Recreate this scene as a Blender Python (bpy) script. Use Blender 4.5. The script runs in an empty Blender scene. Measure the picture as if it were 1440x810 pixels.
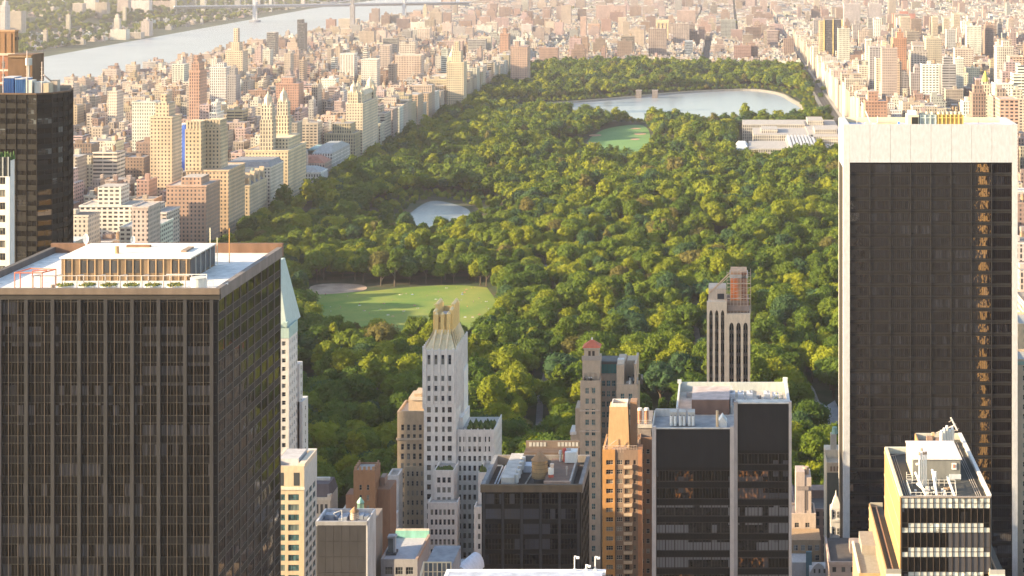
import bpy, math, random
import numpy as np
from mathutils import Vector, Matrix, noise
R = math.radians
random.seed(7)
C = bpy.context.scene.collection
S = bpy.context.scene

# ------------------------------------------------------------------ camera, sky, sun, exposure
F = 2400.0      # focal length in pixels of a 1440 px wide frame
VX, VY = 1024.0, -70.0   # where the avenues converge
EYE = 240.0
cam_d = bpy.data.cameras.new('camera'); cam = bpy.data.objects.new('camera', cam_d); C.objects.link(cam)
cam.location = (0, 0, EYE); cam.rotation_euler = (R(90), 0, 0)
cam_d.sensor_width = 36; cam_d.lens = 36 * F / 1440
cam_d.shift_x = -(VX - 720) / 1440; cam_d.shift_y = -(405 - VY) / 1440
cam_d.clip_start = 1; cam_d.clip_end = 60000
S.camera = cam
SUN_EL, SUN_AZ = R(16), R(16)      # azimuth measured from west towards south
sd = Vector((-math.cos(SUN_EL) * math.cos(SUN_AZ), -math.cos(SUN_EL) * math.sin(SUN_AZ), math.sin(SUN_EL)))
w = bpy.data.worlds.new("World"); S.world = w; w.use_nodes = True
nt = w.node_tree; sky = nt.nodes.new('ShaderNodeTexSky'); sky.sky_type = 'NISHITA'; sky.sun_disc = False
sky.sun_elevation = SUN_EL; sky.sun_rotation = math.atan2(sd.x, sd.y); sky.air_density = 1.2; sky.dust_density = 1.2
bg = nt.nodes['Background']; nt.links.new(sky.outputs[0], bg.inputs[0]); bg.inputs[1].default_value = 0.12
sl = bpy.data.lights.new('sun', 'SUN'); sl.energy = 5.0; sl.angle = R(0.6); sl.color = (1.0, 0.77, 0.46)
so = bpy.data.objects.new('sun', sl); C.objects.link(so); so.location = (-300, 0, 500)
so.rotation_euler = sd.to_track_quat('Z', 'Y').to_euler()
vs = S.view_settings; vs.view_transform = 'Standard'; vs.look = 'None'; vs.gamma = 1; vs.exposure = 1.62
try: vs.use_curve_mapping = False
except Exception: pass
S.render.engine = 'CYCLES'
cy = S.cycles; cy.use_denoising = True; cy.max_bounces = 5; cy.diffuse_bounces = 2; cy.glossy_bounces = 3
cy.transmission_bounces = 2; cy.transparent_max_bounces = 4; cy.volume_bounces = 0
cy.sample_clamp_indirect = 4; cy.sample_clamp_direct = 0; cy.blur_glossy = 0.5
cy.caustics_reflective = False; cy.caustics_refractive = False
HAZE = 0.54e-4

def gx(px, Y): return (px - VX) * Y / F
def gz(row, Y): return EYE - (row - VY) * Y / F
def gd(row, z=0.0): return F * (EYE - z) / (row - VY)
def gp(px, row, z=0.0):
    Y = gd(row, z); return (gx(px, Y), Y)
def topix(x, y, z): return (VX + F * x / y, VY + F * (EYE - z) / y)

# ------------------------------------------------------------------ materials
MATS = {}
def _n(nt, t, **k):
    n = nt.nodes.new(t)
    for a, v in k.items(): setattr(n, a, v)
    return n
def mat(name, col=(.5, .5, .5), rough=.7, metal=0., var=.15, scale=.3, attr=False, ior=1.45, bump=0., bscale=2., rnd=0.):
    """plain surface with soft blotches and streaks; attr: colour from the mesh"""
    if name in MATS: return MATS[name]
    m = bpy.data.materials.new(name); m.use_nodes = True; nt = m.node_tree; L = nt.links.new
    b = nt.nodes['Principled BSDF']; b.inputs['Roughness'].default_value = rough; b.inputs['Metallic'].default_value = metal
    b.inputs['IOR'].default_value = ior
    g = _n(nt, 'ShaderNodeNewGeometry')
    mp = _n(nt, 'ShaderNodeMapping'); L(g.outputs['Position'], mp.inputs[0]); mp.inputs['Scale'].default_value = (scale, scale, scale * .35)
    no = _n(nt, 'ShaderNodeTexNoise'); L(mp.outputs[0], no.inputs['Vector']); no.inputs['Scale'].default_value = 1; no.inputs['Detail'].default_value = 5
    mr = _n(nt, 'ShaderNodeMapRange'); L(no.outputs[0], mr.inputs[0]); mr.inputs[1].default_value = .3; mr.inputs[2].default_value = .7
    mr.inputs[3].default_value = 1 - var; mr.inputs[4].default_value = 1 + var
    hs = _n(nt, 'ShaderNodeHueSaturation')
    if attr:
        at = _n(nt, 'ShaderNodeAttribute', attribute_name='Col'); L(at.outputs['Color'], hs.inputs['Color'])
    else: hs.inputs['Color'].default_value = (*col, 1)
    v = mr.outputs[0]
    if rnd:
        oi = _n(nt, 'ShaderNodeObjectInfo'); r2 = _n(nt, 'ShaderNodeMapRange'); L(oi.outputs['Random'], r2.inputs[0])
        r2.inputs[3].default_value = 1 - rnd; r2.inputs[4].default_value = 1 + rnd
        mu = _n(nt, 'ShaderNodeMath', operation='MULTIPLY'); L(v, mu.inputs[0]); L(r2.outputs[0], mu.inputs[1]); v = mu.outputs[0]
    L(v, hs.inputs['Value']); L(hs.outputs[0], b.inputs['Base Color'])
    if bump:
        n2 = _n(nt, 'ShaderNodeTexNoise'); L(g.outputs['Position'], n2.inputs['Vector']); n2.inputs['Scale'].default_value = bscale
        bp = _n(nt, 'ShaderNodeBump'); bp.inputs['Strength'].default_value = bump; bp.inputs['Distance'].default_value = .3; L(n2.outputs[0], bp.inputs['Height']); L(bp.outputs[0], b.inputs['Normal'])
    MATS[name] = m; return m

def window_wall(name, bay=3.2, floor=3.3, ww=.42, wh=.52, rib=0., band=0.):
    """masonry with rows of windows laid out in metres on the wall's own UV"""
    if name in MATS: return MATS[name]
    m = bpy.data.materials.new(name); m.use_nodes = True; nt = m.node_tree; L = nt.links.new
    b = nt.nodes['Principled BSDF']
    uv = _n(nt, 'ShaderNodeUVMap', uv_map='UVMap'); sp = _n(nt, 'ShaderNodeSeparateXYZ'); L(uv.outputs[0], sp.inputs[0])
    def M(op, a, c=None):
        n = _n(nt, 'ShaderNodeMath', operation=op)
        for i, x in enumerate((a, c)):
            if x is None: continue
            if isinstance(x, (int, float)): n.inputs[i].default_value = x
            else: L(x, n.inputs[i])
        return n.outputs[0]
    at = _n(nt, 'ShaderNodeAttribute', attribute_name='Col')
    u = M('DIVIDE', sp.outputs[0], bay); v = M('DIVIDE', sp.outputs[1], floor)
    fu = M('FRACT', u); fv = M('FRACT', v)
    mu = M('LESS_THAN', M('ABSOLUTE', M('SUBTRACT', fu, .5)), ww / 2); mv = M('LESS_THAN', M('ABSOLUTE', M('SUBTRACT', fv, .5)), wh / 2)
    mask = M('MULTIPLY', mu, mv)
    if rib: mask = M('MULTIPLY', mu, M('GREATER_THAN', 2.0, 1.0))
    cb = _n(nt, 'ShaderNodeCombineXYZ'); L(M('FLOOR', u), cb.inputs[0]); L(M('FLOOR', v), cb.inputs[1])
    g = _n(nt, 'ShaderNodeNewGeometry')
    wn = _n(nt, 'ShaderNodeTexWhiteNoise', noise_dimensions='2D'); L(cb.outputs[0], wn.inputs['Vector'])
    rp = _n(nt, 'ShaderNodeValToRGB'); L(wn.outputs['Value'], rp.inputs[0])
    e = rp.color_ramp.elements; e[0].position = 0; e[0].color = (.015, .017, .022, 1); e[1].position = 1; e[1].color = (.2, .19, .17, 1)
    k = rp.color_ramp.elements.new(.6); k.color = (.04, .045, .055, 1); k = rp.color_ramp.elements.new(.85); k.color = (.09, .09, .09, 1)
    no = _n(nt, 'ShaderNodeTexNoise'); mp = _n(nt, 'ShaderNodeMapping'); L(g.outputs['Position'], mp.inputs[0]); mp.inputs['Scale'].default_value = (.09, .09, .03)
    L(mp.outputs[0], no.inputs['Vector']); no.inputs['Scale'].default_value = 1; no.inputs['Detail'].default_value = 6
    mr = _n(nt, 'ShaderNodeMapRange'); L(no.outputs[0], mr.inputs[0]); mr.inputs[1].default_value = .3; mr.inputs[2].default_value = .7; mr.inputs[3].default_value = .82; mr.inputs[4].default_value = 1.16
    # sill and belt lines: a paler course under every window row
    sill = M('MULTIPLY', M('LESS_THAN', fv, .1), .12)
    val = M('ADD', mr.outputs[0], sill)
    hs = _n(nt, 'ShaderNodeHueSaturation'); L(at.outputs['Color'], hs.inputs['Color']); L(val, hs.inputs['Value'])
    mx = _n(nt, 'ShaderNodeMixRGB'); L(mask, mx.inputs[0]); L(hs.outputs[0], mx.inputs[1]); L(rp.outputs[0], mx.inputs[2])
    L(mx.outputs[0], b.inputs['Base Color'])
    ro = _n(nt, 'ShaderNodeMapRange'); L(mask, ro.inputs[0]); ro.inputs[3].default_value = .85; ro.inputs[4].default_value = .28; L(ro.outputs[0], b.inputs['Roughness'])
    MATS[name] = m; return m

def glass(name, base=(.012, .011, .012), blind=(.075, .075, .085), pb=.16, ior=1.7, rough=.03, wav=.12, cell=(1.4, 1.4, 4.6), lit=0., litcol=(1., .36, .08)):
    """reflective curtain-wall glass; some bays show drawn blinds, a few glow in orange patches"""
    if name in MATS: return MATS[name]
    m = bpy.data.materials.new(name); m.use_nodes = True; nt = m.node_tree; L = nt.links.new
    b = nt.nodes['Principled BSDF']; b.inputs['IOR'].default_value = ior; b.inputs['Roughness'].default_value = rough
    g = _n(nt, 'ShaderNodeNewGeometry')
    dv = _n(nt, 'ShaderNodeVectorMath', operation='DIVIDE'); L(g.outputs['Position'], dv.inputs[0]); dv.inputs[1].default_value = cell
    fl = _n(nt, 'ShaderNodeVectorMath', operation='FLOOR'); L(dv.outputs[0], fl.inputs[0])
    wn = _n(nt, 'ShaderNodeTexWhiteNoise'); L(fl.outputs[0], wn.inputs['Vector'])
    # whole stretches of a storey share their blinds
    s2 = _n(nt, 'ShaderNodeVectorMath', operation='DIVIDE'); L(g.outputs['Position'], s2.inputs[0]); s2.inputs[1].default_value = (cell[0] * 7, cell[1] * 7, cell[2])
    f2 = _n(nt, 'ShaderNodeVectorMath', operation='FLOOR'); L(s2.outputs[0], f2.inputs[0])
    w2 = _n(nt, 'ShaderNodeTexWhiteNoise'); L(f2.outputs[0], w2.inputs['Vector'])
    av = _n(nt, 'ShaderNodeMath', operation='MULTIPLY_ADD'); L(w2.outputs['Value'], av.inputs[0]); av.inputs[1].default_value = .75
    ml = _n(nt, 'ShaderNodeMath', operation='MULTIPLY'); L(wn.outputs['Value'], ml.inputs[0]); ml.inputs[1].default_value = .25; L(ml.outputs[0], av.inputs[2])
    gt = _n(nt, 'ShaderNodeMapRange'); L(av.outputs[0], gt.inputs[0]); gt.inputs[1].default_value = .93 - pb; gt.inputs[2].default_value = .97 - pb
    no = _n(nt, 'ShaderNodeTexNoise'); L(g.outputs['Position'], no.inputs['Vector']); no.inputs['Scale'].default_value = .8; no.inputs['Detail'].default_value = 4
    mr = _n(nt, 'ShaderNodeMapRange'); L(no.outputs[0], mr.inputs[0]); mr.inputs[1].default_value = .35; mr.inputs[2].default_value = .7; mr.inputs[3].default_value = .5; mr.inputs[4].default_value = 2.2
    hs = _n(nt, 'ShaderNodeHueSaturation'); hs.inputs['Color'].default_value = (*base, 1); L(mr.outputs[0], hs.inputs['Value'])
    mx = _n(nt, 'ShaderNodeMixRGB'); L(gt.outputs[0], mx.inputs[0]); L(hs.outputs[0], mx.inputs[1]); mx.inputs[2].default_value = (*blind, 1); L(mx.outputs[0], b.inputs['Base Color'])
    if lit:
        n3 = _n(nt, 'ShaderNodeTexNoise'); m3 = _n(nt, 'ShaderNodeMapping'); m3.inputs['Scale'].default_value = (2.2, 2.2, 1.2); L(g.outputs['Position'], m3.inputs[0]); L(m3.outputs[0], n3.inputs['Vector']); n3.inputs['Scale'].default_value = .55; n3.inputs['Detail'].default_value = 5
        r3 = _n(nt, 'ShaderNodeMapRange'); L(n3.outputs[0], r3.inputs[0]); r3.inputs[1].default_value = .52; r3.inputs[2].default_value = .68; r3.inputs[4].default_value = lit
        b.inputs['Emission Color'].default_value = (*litcol, 1); L(r3.outputs[0], b.inputs['Emission Strength'])  # patchy orange emission on the glass
    if wav:
        n2 = _n(nt, 'ShaderNodeTexNoise'); L(g.outputs['Position'], n2.inputs['Vector']); n2.inputs['Scale'].default_value = .35; n2.inputs['Detail'].default_value = 2
        bp = _n(nt, 'ShaderNodeBump'); bp.inputs['Strength'].default_value = wav; bp.inputs['Distance'].default_value = .12; L(n2.outputs[0], bp.inputs['Height']); L(bp.outputs[0], b.inputs['Normal'])
    MATS[name] = m; return m

# ------------------------------------------------------------------ mesh collecting
class MB:
    def __init__(s): s.v = []; s.f = []; s.mi = []; s.c = []; s.uv = []; s.col = (.5, .5, .5); s.m = 0
    def face(s, pts, m=None, c=None, uv=None):
        i = len(s.v); s.v += [tuple(p) for p in pts]; s.f.append(tuple(range(i, i + len(pts))))
        s.mi.append(s.m if m is None else m); s.c.append(s.col if c is None else c)
        s.uv.append(uv if uv else [(p[0] + p[1], p[2]) for p in pts])
    def solid(s, vs, fs, m=None, c=None, uvs=None):
        i = len(s.v); s.v += [tuple(p) for p in vs]
        for k, f in enumerate(fs):
            s.f.append(tuple(i + j for j in f)); s.mi.append(s.m if m is None else m); s.c.append(s.col if c is None else c)
            s.uv.append(uvs[k] if uvs else [(vs[j][0] + vs[j][1], vs[j][2]) for j in f])
    def obox(s, O, U, u0, u1, d0, d1, z0, z1, m=None, c=None, mt=None, ct=None):
        """box along wall direction U (outward normal = U turned -90 degrees)"""
        N = (U[1], -U[0]); P = []
        for z in (z0, z1):
            for (u, d) in ((u0, d1), (u1, d1), (u1, d0), (u0, d0)):
                P.append((O[0] + U[0] * u + N[0] * d, O[1] + U[1] * u + N[1] * d, z))
        A = abs(d1 - d0); W = u1 - u0
        def q(a, b): return [(a, z0), (b, z0), (b, z1), (a, z1)]
        uv = [q(u0, u1), q(d0, d0 + A), q(u0, u1), q(d0, d0 + A), [(0, 0)] * 4, [(0, 0)] * 4]
        i = len(s.v); s.v += P
        for k, f in enumerate(((0, 1, 5, 4), (1, 2, 6, 5), (2, 3, 7, 6), (3, 0, 4, 7), (4, 5, 6, 7), (3, 2, 1, 0))):
            top = k == 4
            s.f.append(tuple(i + j for j in f)); s.mi.append((s.m if m is None else m) if not (top and mt is not None) else mt)
            s.c.append((s.col if c is None else c) if not (top and ct is not None) else ct); s.uv.append(uv[k])
    def box(s, x0, x1, y0, y1, z0, z1, m=None, c=None, mt=None, ct=None):
        # outward UVs per side in metres
        P = [(x0, y0, z0), (x1, y0, z0), (x1, y1, z0), (x0, y1, z0), (x0, y0, z1), (x1, y0, z1), (x1, y1, z1), (x0, y1, z1)]
        def q(a, b): return [(a, 0), (b, 0), (b, z1 - z0), (a, z1 - z0)]
        W = x1 - x0; D = y1 - y0
        uv = [q(0, W), q(0, D), q(0, W), q(0, D), [(0, 0)] * 4, [(0, 0)] * 4]
        i = len(s.v); s.v += P
        for k, f in enumerate(((0, 1, 5, 4), (1, 2, 6, 5), (2, 3, 7, 6), (3, 0, 4, 7), (4, 5, 6, 7), (3, 2, 1, 0))):
            top = k == 4
            s.f.append(tuple(i + j for j in f)); s.mi.append((s.m if m is None else m) if not (top and mt is not None) else mt)
            s.c.append((s.col if c is None else c) if not (top and ct is not None) else ct); s.uv.append(uv[k])
    def cone(s, x, y, z0, z1, r0, r1, n=12, m=None, c=None, cap=True, rot=0.):
        P = []; Fc = []
        for (z, r) in ((z0, r0), (z1, r1)):
            for k in range(n):
                a = rot + 2 * math.pi * k / n; P.append((x + r * math.cos(a), y + r * math.sin(a), z))
        for k in range(n): Fc.append((k, (k + 1) % n, n + (k + 1) % n, n + k))
        if cap: Fc.append(tuple(range(n, 2 * n))); Fc.append(tuple(reversed(range(n))))
        s.solid(P, Fc, m, c)
    def rod(s, a, b, r, n=5, m=None, c=None):
        a = Vector(a); b = Vector(b); d = (b - a).normalized()
        p = d.orthogonal().normalized(); q = d.cross(p)
        P = []
        for e in (a, b):
            for k in range(n):
                t = 2 * math.pi * k / n; P.append(tuple(e + (p * math.cos(t) + q * math.sin(t)) * r))
        s.solid(P, [(k, (k + 1) % n, n + (k + 1) % n, n + k) for k in range(n)] + [tuple(reversed(range(n))), tuple(range(n, 2 * n))], m, c)
    def pyr(s, x0, x1, y0, y1, z0, z1, fx=0., fy=0., m=None, c=None):
        """hipped roof: top rectangle is fx, fy of the base"""
        cx = (x0 + x1) / 2; cyy = (y0 + y1) / 2; a = (x1 - x0) / 2 * fx; b = (y1 - y0) / 2 * fy
        P = [(x0, y0, z0), (x1, y0, z0), (x1, y1, z0), (x0, y1, z0), (cx - a, cyy - b, z1), (cx + a, cyy - b, z1), (cx + a, cyy + b, z1), (cx - a, cyy + b, z1)]
        s.solid(P, [(0, 1, 5, 4), (1, 2, 6, 5), (2, 3, 7, 6), (3, 0, 4, 7), (4, 5, 6, 7), (3, 2, 1, 0)], m, c)
    def prism(s, poly, z0, z1, m=None, c=None, mt=None):
        n = len(poly); i = len(s.v)
        s.v += [(p[0], p[1], z0) for p in poly] + [(p[0], p[1], z1) for p in poly]
        for k in range(n):
            j = (k + 1) % n; W = math.dist(poly[k], poly[j])
            s.f.append((i + k, i + j, i + n + j, i + n + k)); s.mi.append(s.m if m is None else m); s.c.append(s.col if c is None else c); s.uv.append([(0, 0), (W, 0), (W, z1 - z0), (0, z1 - z0)])
        s.f.append(tuple(i + n + k for k in range(n))); s.mi.append((s.m if m is None else m) if mt is None else mt); s.c.append(s.col if c is None else c); s.uv.append([(0, 0)] * n)
    def mesh(s, name, mats, off=(0, 0, 0)):
        me = bpy.data.meshes.new(name)
        if off != (0, 0, 0): vv = [(a - off[0], b - off[1], c - off[2]) for a, b, c in s.v]
        else: vv = s.v
        me.from_pydata(vv, [], s.f)
        for m in mats: me.materials.append(m)
        if len(mats) > 1: me.polygons.foreach_set('material_index', s.mi)
        at = me.attributes.new('Col', 'FLOAT_COLOR', 'FACE')
        at.data.foreach_set('color', [x for c in s.c for x in (c[0], c[1], c[2], 1.)])
        ul = me.uv_layers.new(name='UVMap'); ul.data.foreach_set('uv', [x for f in s.uv for p in f for x in p])
        me.update(); return me
    def build(s, name, mats, parent=None, off=None, label=None, smooth=False):
        if not s.f: return None
        if not isinstance(mats, (list, tuple)): mats = [mats]
        off = off if off is not None else ((tuple(parent['_o']) if parent is not None and '_o' in parent else (0, 0, 0)))
        me = s.mesh(name, mats, tuple(off)); o = bpy.data.objects.new(name, me); C.objects.link(o)
        if parent is not None: o.parent = parent
        else: o.location = off
        if label: o['label'] = label
        if smooth: me.shade_smooth()
        return o

def tag(o, label=None, cat=None, group=None, kind=None):
    if label: o['label'] = label
    if cat: o['category'] = cat
    if group: o['group'] = group
    if kind: o['kind'] = kind
    return o
def empty(name, loc, label, cat, group=None):
    o = bpy.data.objects.new(name, None); C.objects.link(o); o.location = loc; o.empty_display_size = 1
    o['_o'] = tuple(float(a) for a in loc)
    return tag(o, label, cat, group)
def structure(name, mb, m):
    o = mb.build(name, m, None, (0, 0, 0)); o['kind'] = 'structure'; return o
def dup(root, loc, label=None):
    r = root.copy(); C.objects.link(r); r.location = loc
    if label: r['label'] = label
    for ch in list(root.children):
        c = ch.copy(); C.objects.link(c); c.parent = r
        for g in list(ch.children):
            d = g.copy(); C.objects.link(d); d.parent = c
    return r

# shared materials
def setup_mats():
    mat('tint', attr=True, rough=.8, var=.2, scale=.45); mat('tint_fine', attr=True, rough=.75, scale=1.2, var=.1)
    mat('tint_metal', attr=True, rough=.38, metal=.7, var=.08)
    window_wall('wall_punched', 3.0, 3.2, .40, .50)
    window_wall('wall_wide', 4.2, 3.1, .62, .48)
    window_wall('wall_ribbon', 9.0, 3.4, .93, .44)
    window_wall('wall_tall', 2.6, 3.6, .45, .72)
    window_wall('wall_glass', 1.8, 3.5, .84, .80)
    window_wall('wall_row', 2.4, 3.4, .36, .56)
    glass('office_glass', ior=1.5, base=(.004, .0035, .0035), blind=(.075, .072, .082), pb=.26); glass('office_glass_glow', ior=1.5, lit=.1, pb=.45)
    glass('wide_wavy_glass', ior=2.0, wav=.22, base=(.004, .003, .005), blind=(.022, .022, .03), cell=(1.45, 1.45, 4.33))
    glass('grey_blind_glass', base=(.02, .018, .018), blind=(.2, .19, .2), pb=.6, cell=(1.6, 1.6, 4.9), wav=.04, ior=1.5)
    glass('house_glass', base=(.03, .035, .045), blind=(.26, .25, .22), pb=.35, cell=(1.2, 1.2, 3.1), wav=.03, ior=1.5, rough=.08)
    glass('teal_glass', base=(.06, .13, .15), blind=(.2, .25, .24), pb=.35, cell=(1.2, 1.2, 3.1), wav=.03, ior=1.6, rough=.08)
setup_mats()
WALLS = ['wall_punched', 'wall_wide', 'wall_ribbon', 'wall_tall', 'wall_glass', 'wall_row']
PAL = {'cream': (.57, .49, .41), 'tan': (.45, .36, .30), 'sand-coloured': (.53, .44, .36), 'pinkish brick': (.48, .37, .34),
       'brown brick': (.30, .21, .17), 'red brick': (.38, .26, .22), 'grey': (.40, .38, .37), 'white': (.72, .68, .62), 'pale stone': (.62, .56, .47), 'buff brick': (.48, .38, .27)}

# ------------------------------------------------------------------ windows as parts, facades
PANE = {}
def pane_mesh(w, h, kind):
    """a window: glass sheet and its thin frame, facing -Y"""
    key = (round(w, 2), round(h, 2), kind)
    if key in PANE: return PANE[key]
    mb = MB(); gm, fr, nx, nz = kind
    mb.face([(-w / 2, 0, 0), (w / 2, 0, 0), (w / 2, 0, h), (-w / 2, 0, h)], 0)
    if fr is not None:
        t = .09 if w < 3 else .07; mb.m = 1; mb.col = fr
        xs = [-w / 2 + w * i / nx for i in range(1, nx)]; zs = [h * i / nz for i in range(1, nz)]
        for x in xs: mb.box(x - t / 2, x + t / 2, -.07, -.005, 0, h)
        for z in zs: mb.box(-w / 2, w / 2, -.06, -.005, z - t / 2, z + t / 2)
        for (a, b_, c, d) in ((-w / 2, w / 2, 0, t), (-w / 2, w / 2, h - t, h), (-w / 2, -w / 2 + t, t, h - t), (w / 2 - t, w / 2, t, h - t)): mb.box(a, b_, -.075, -.004, c, d)
    PANE[key] = (mb, mb.mesh('window', [MATS[gm], MATS['tint_fine']])); return PANE[key]

class Bld:
    def __init__(s, name, label, x, y, cat='building', group=None):
        s.o = (x, y, 0); s.root = empty(name, s.o, label, cat, group); s.panes = []
    def part(s, name, mb, mats, parent=None, label=None, smooth=False):
        if isinstance(mats, str): mats = [mats]
        p = mb.build(name, [MATS[m] if isinstance(m, str) else m for m in mats], s.root, s.o, label, smooth)
        if p is not None and parent is not None: p.parent = parent
        return p
    def facade(s, wall, O, U, W, z0, z1, cols, rows, d=.4, m=None, c=None, kind=('house_glass', (.3, .3, .3), 1, 2), rec=.06, ext=(0, 0), zmin=None, pick=None):
        """skin with real window openings in front of a core; cols (u0,u1), rows (a,b)"""
        zs = z0; yaw = math.atan2(U[1], U[0]); N = (U[1], -U[0])
        for (a, b_) in sorted(rows):
            if zs < a: wall.obox(O, U, -ext[0], W + ext[1], 0, d, zs, a, m, c)
            us = -ext[0]
            for (u0, u1) in cols:
                if u0 > us + 1e-4: wall.obox(O, U, us, u0, 0, d, a, b_, m, c)
                uc = (u0 + u1) / 2; k = kind if pick is None else pick(uc, a, kind)
                if k is not None: s.panes.append((u1 - u0, b_ - a, k, (O[0] + U[0] * uc + N[0] * rec, O[1] + U[1] * uc + N[1] * rec, a), yaw))
                us = u1
            if us < W + ext[1] - 1e-4: wall.obox(O, U, us, W + ext[1], 0, d, a, b_, m, c)
            zs = b_
        if zs < z1: wall.obox(O, U, -ext[0], W + ext[1], 0, d, zs, z1, m, c)
    def finish(s, cap=100):
        """link up to CAP windows, those seen largest, as parts; the rest as one"""
        def score(p):
            w, h, k, l, yaw = p
            px, py = topix(l[0], l[1], l[2] + h / 2)
            f = abs(math.cos(yaw)) if abs(math.cos(yaw)) > .5 else max(0, -math.sin(yaw) * l[0]) / max(l[1], 1)
            ins = 1 if (-10 < px < 1450 and -10 < py < 815) else 0
            return (ins * f * w * h / l[1] ** 2, l[2])
        ps = sorted(s.panes, key=score, reverse=True); ox, oy, _ = s.o
        for (w, h, k, l, yaw) in ps[:cap]:
            o = bpy.data.objects.new('window', pane_mesh(w, h, k)[1]); C.objects.link(o); o.parent = s.root
            o.location = (l[0] - ox, l[1] - oy, l[2]); o.rotation_euler = (0, 0, yaw)
        rest = ps[cap:]
        bygl = {}
        for p in rest: bygl.setdefault(p[2][0], []).append(p)
        if rest:
            mb = MB(); mats = []
            for g, lst in bygl.items():
                gi = len(mats); mats.append(MATS[g])
                for (w, h, k, l, yaw) in lst:
                    src = pane_mesh(w, h, k)[0]; ca, sa = math.cos(yaw), math.sin(yaw); i = len(mb.v)
                    mb.v += [(l[0] + x * ca - y * sa, l[1] + x * sa + y * ca, l[2] + z) for x, y, z in src.v]
                    mb.f += [tuple(i + j for j in f) for f in src.f]; mb.c += src.c; mb.uv += src.uv
                    mb.mi += [gi if q == 0 else -1 for q in src.mi]
            fi = len(mats); mats.append(MATS['tint_fine']); mb.mi = [fi if q == -1 else q for q in mb.mi]
            o = mb.build('windows', mats, s.root, s.o); o['kind'] = 'stuff'
        return s.root

def spread(W, n, w, m0=0., m1=None):
    """n openings of width w evenly over a wall of width W"""
    m1 = m0 if m1 is None else m1
    st = (W - m0 - m1) / n
    return [(m0 + st * (i + .5) - w / 2, m0 + st * (i + .5) + w / 2) for i in range(n)]
def floors(z1, pitch, h, n, off):
    """rows of height h counted down from z1, first row OFF below it"""
    return [(z1 - off - h - pitch * i, z1 - off - pitch * i) for i in range(n) if z1 - off - h - pitch * i > .5]
SO, EA, WE = (1, 0), (0, 1), (0, -1)

def water_tank(x, y, z, r=2.0, h=4.0, label='wooden rooftop water tank with a conical lid on steel legs', group='rooftop water tanks', parent=None, wood=(.42, .27, .14)):
    root = empty('water_tank', (x, y, z), label, 'water tank', group)
    a = MB(); a.col = wood; a.cone(x, y, z + 1.2, z + 1.2 + h, r, r * .94, 16)
    for k in range(4): a.cone(x, y, z + 1.5 + k * h / 4, z + 1.58 + k * h / 4, r * 1.02, r * 1.02, 16, c=(.2, .13, .08))
    a.build('tank', MATS['tint_fine'], root)
    b_ = MB(); b_.col = (.33, .2, .11); b_.cone(x, y, z + 1.2 + h, z + 1.2 + h + r * 1.05, r * 1.08, .1, 16); b_.build('lid', MATS['tint_fine'], root)
    for k in range(4):
        l = MB(); l.col = (.12, .1, .09); t = math.pi / 4 + k * math.pi / 2
        l.rod((x + math.cos(t) * r * .75, y + math.sin(t) * r * .75, z), (x + math.cos(t) * r * .75, y + math.sin(t) * r * .75, z + 1.2), .14, 4); l.build('leg', MATS['tint_fine'], root)
    return root
# ------------------------------------------------------------------ ground, river, park, water
PW, PE, PS, PN = -398.0, 140.0, 716.0, 3372.0     # park edges
def poly_px(pts, z=0.): return [gp(px, row, z) for px, row in pts]
def inside(x, y, poly):
    c = False; n = len(poly); j = n - 1
    for i in range(n):
        xi, yi = poly[i]; xj, yj = poly[j]
        if (yi > y) != (yj > y) and x < (xj - xi) * (y - yi) / (yj - yi) + xi: c = not c
        j = i
    return c
def smooth_poly(poly, k=2):
    for _ in range(k):
        q = []
        for i in range(len(poly)):
            a = poly[i]; b = poly[(i + 1) % len(poly)]
            q += [(a[0] * .75 + b[0] * .25, a[1] * .75 + b[1] * .25), (a[0] * .25 + b[0] * .75, a[1] * .25 + b[1] * .75)]
        poly = q
    return poly
RESV = smooth_poly([gp(722, 149.5), gp(800, 146), gp(887, 139), gp(942, 133), gp(1014, 128.6), gp(1062, 127.5), gp(1098, 134), gp(1108, 142), (112, 2600), (104, 2450), (40, 2375), (-60, 2350), (-180, 2440), (-310, 2520)])
LAWN = smooth_poly([gp(826, 196), gp(850, 180), gp(900, 174), gp(914, 182), gp(915, 208), gp(880, 228), gp(840, 226), gp(824, 212)])
LAKE = smooth_poly([gp(560, 322), gp(568, 308), gp(584, 294), gp(600, 284), gp(615, 282), gp(640, 287), gp(664, 296), gp(666, 326), gp(625, 333), gp(566, 330)])
MEAD = smooth_poly([gp(425, 416), gp(470, 412), (gp(520, 410)), gp(560, 405), gp(640, 400), gp(700, 406), gp(697, 490), gp(560, 492), gp(435, 486)], 1)
DIRT = smooth_poly([gp(432, 410), gp(440, 399), gp(510, 399), gp(520, 408), gp(480, 413), gp(440, 415)])
DIRT2 = smooth_poly([gp(412, 575), gp(412, 531), gp(440, 530), gp(448, 540), gp(440, 560)])
PLAZA = smooth_poly([gp(1134, 543), gp(1142, 540), gp(1156, 575), gp(1180, 560), gp(1184, 640), gp(1160, 640), gp(1138, 585)], 1)
MUSE = [(8, 1905), (134, 1905), (134, 2225), (8, 2225)]
CLEAR = [RESV, LAWN, LAKE, MEAD, DIRT, DIRT2, PLAZA, MUSE]
PATHS = [[gp(742, 640), gp(758, 600), gp(760, 560), gp(770, 520), gp(790, 470), gp(765, 410), gp(768, 380)],
         [gp(975, 540), gp(985, 500), gp(975, 450), gp(990, 420)],
         [gp(820, 320), gp(838, 300), gp(832, 285)], [gp(700, 560), gp(745, 540), gp(790, 560)], [gp(640, 470), gp(720, 470), gp(745, 480)]]
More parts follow.
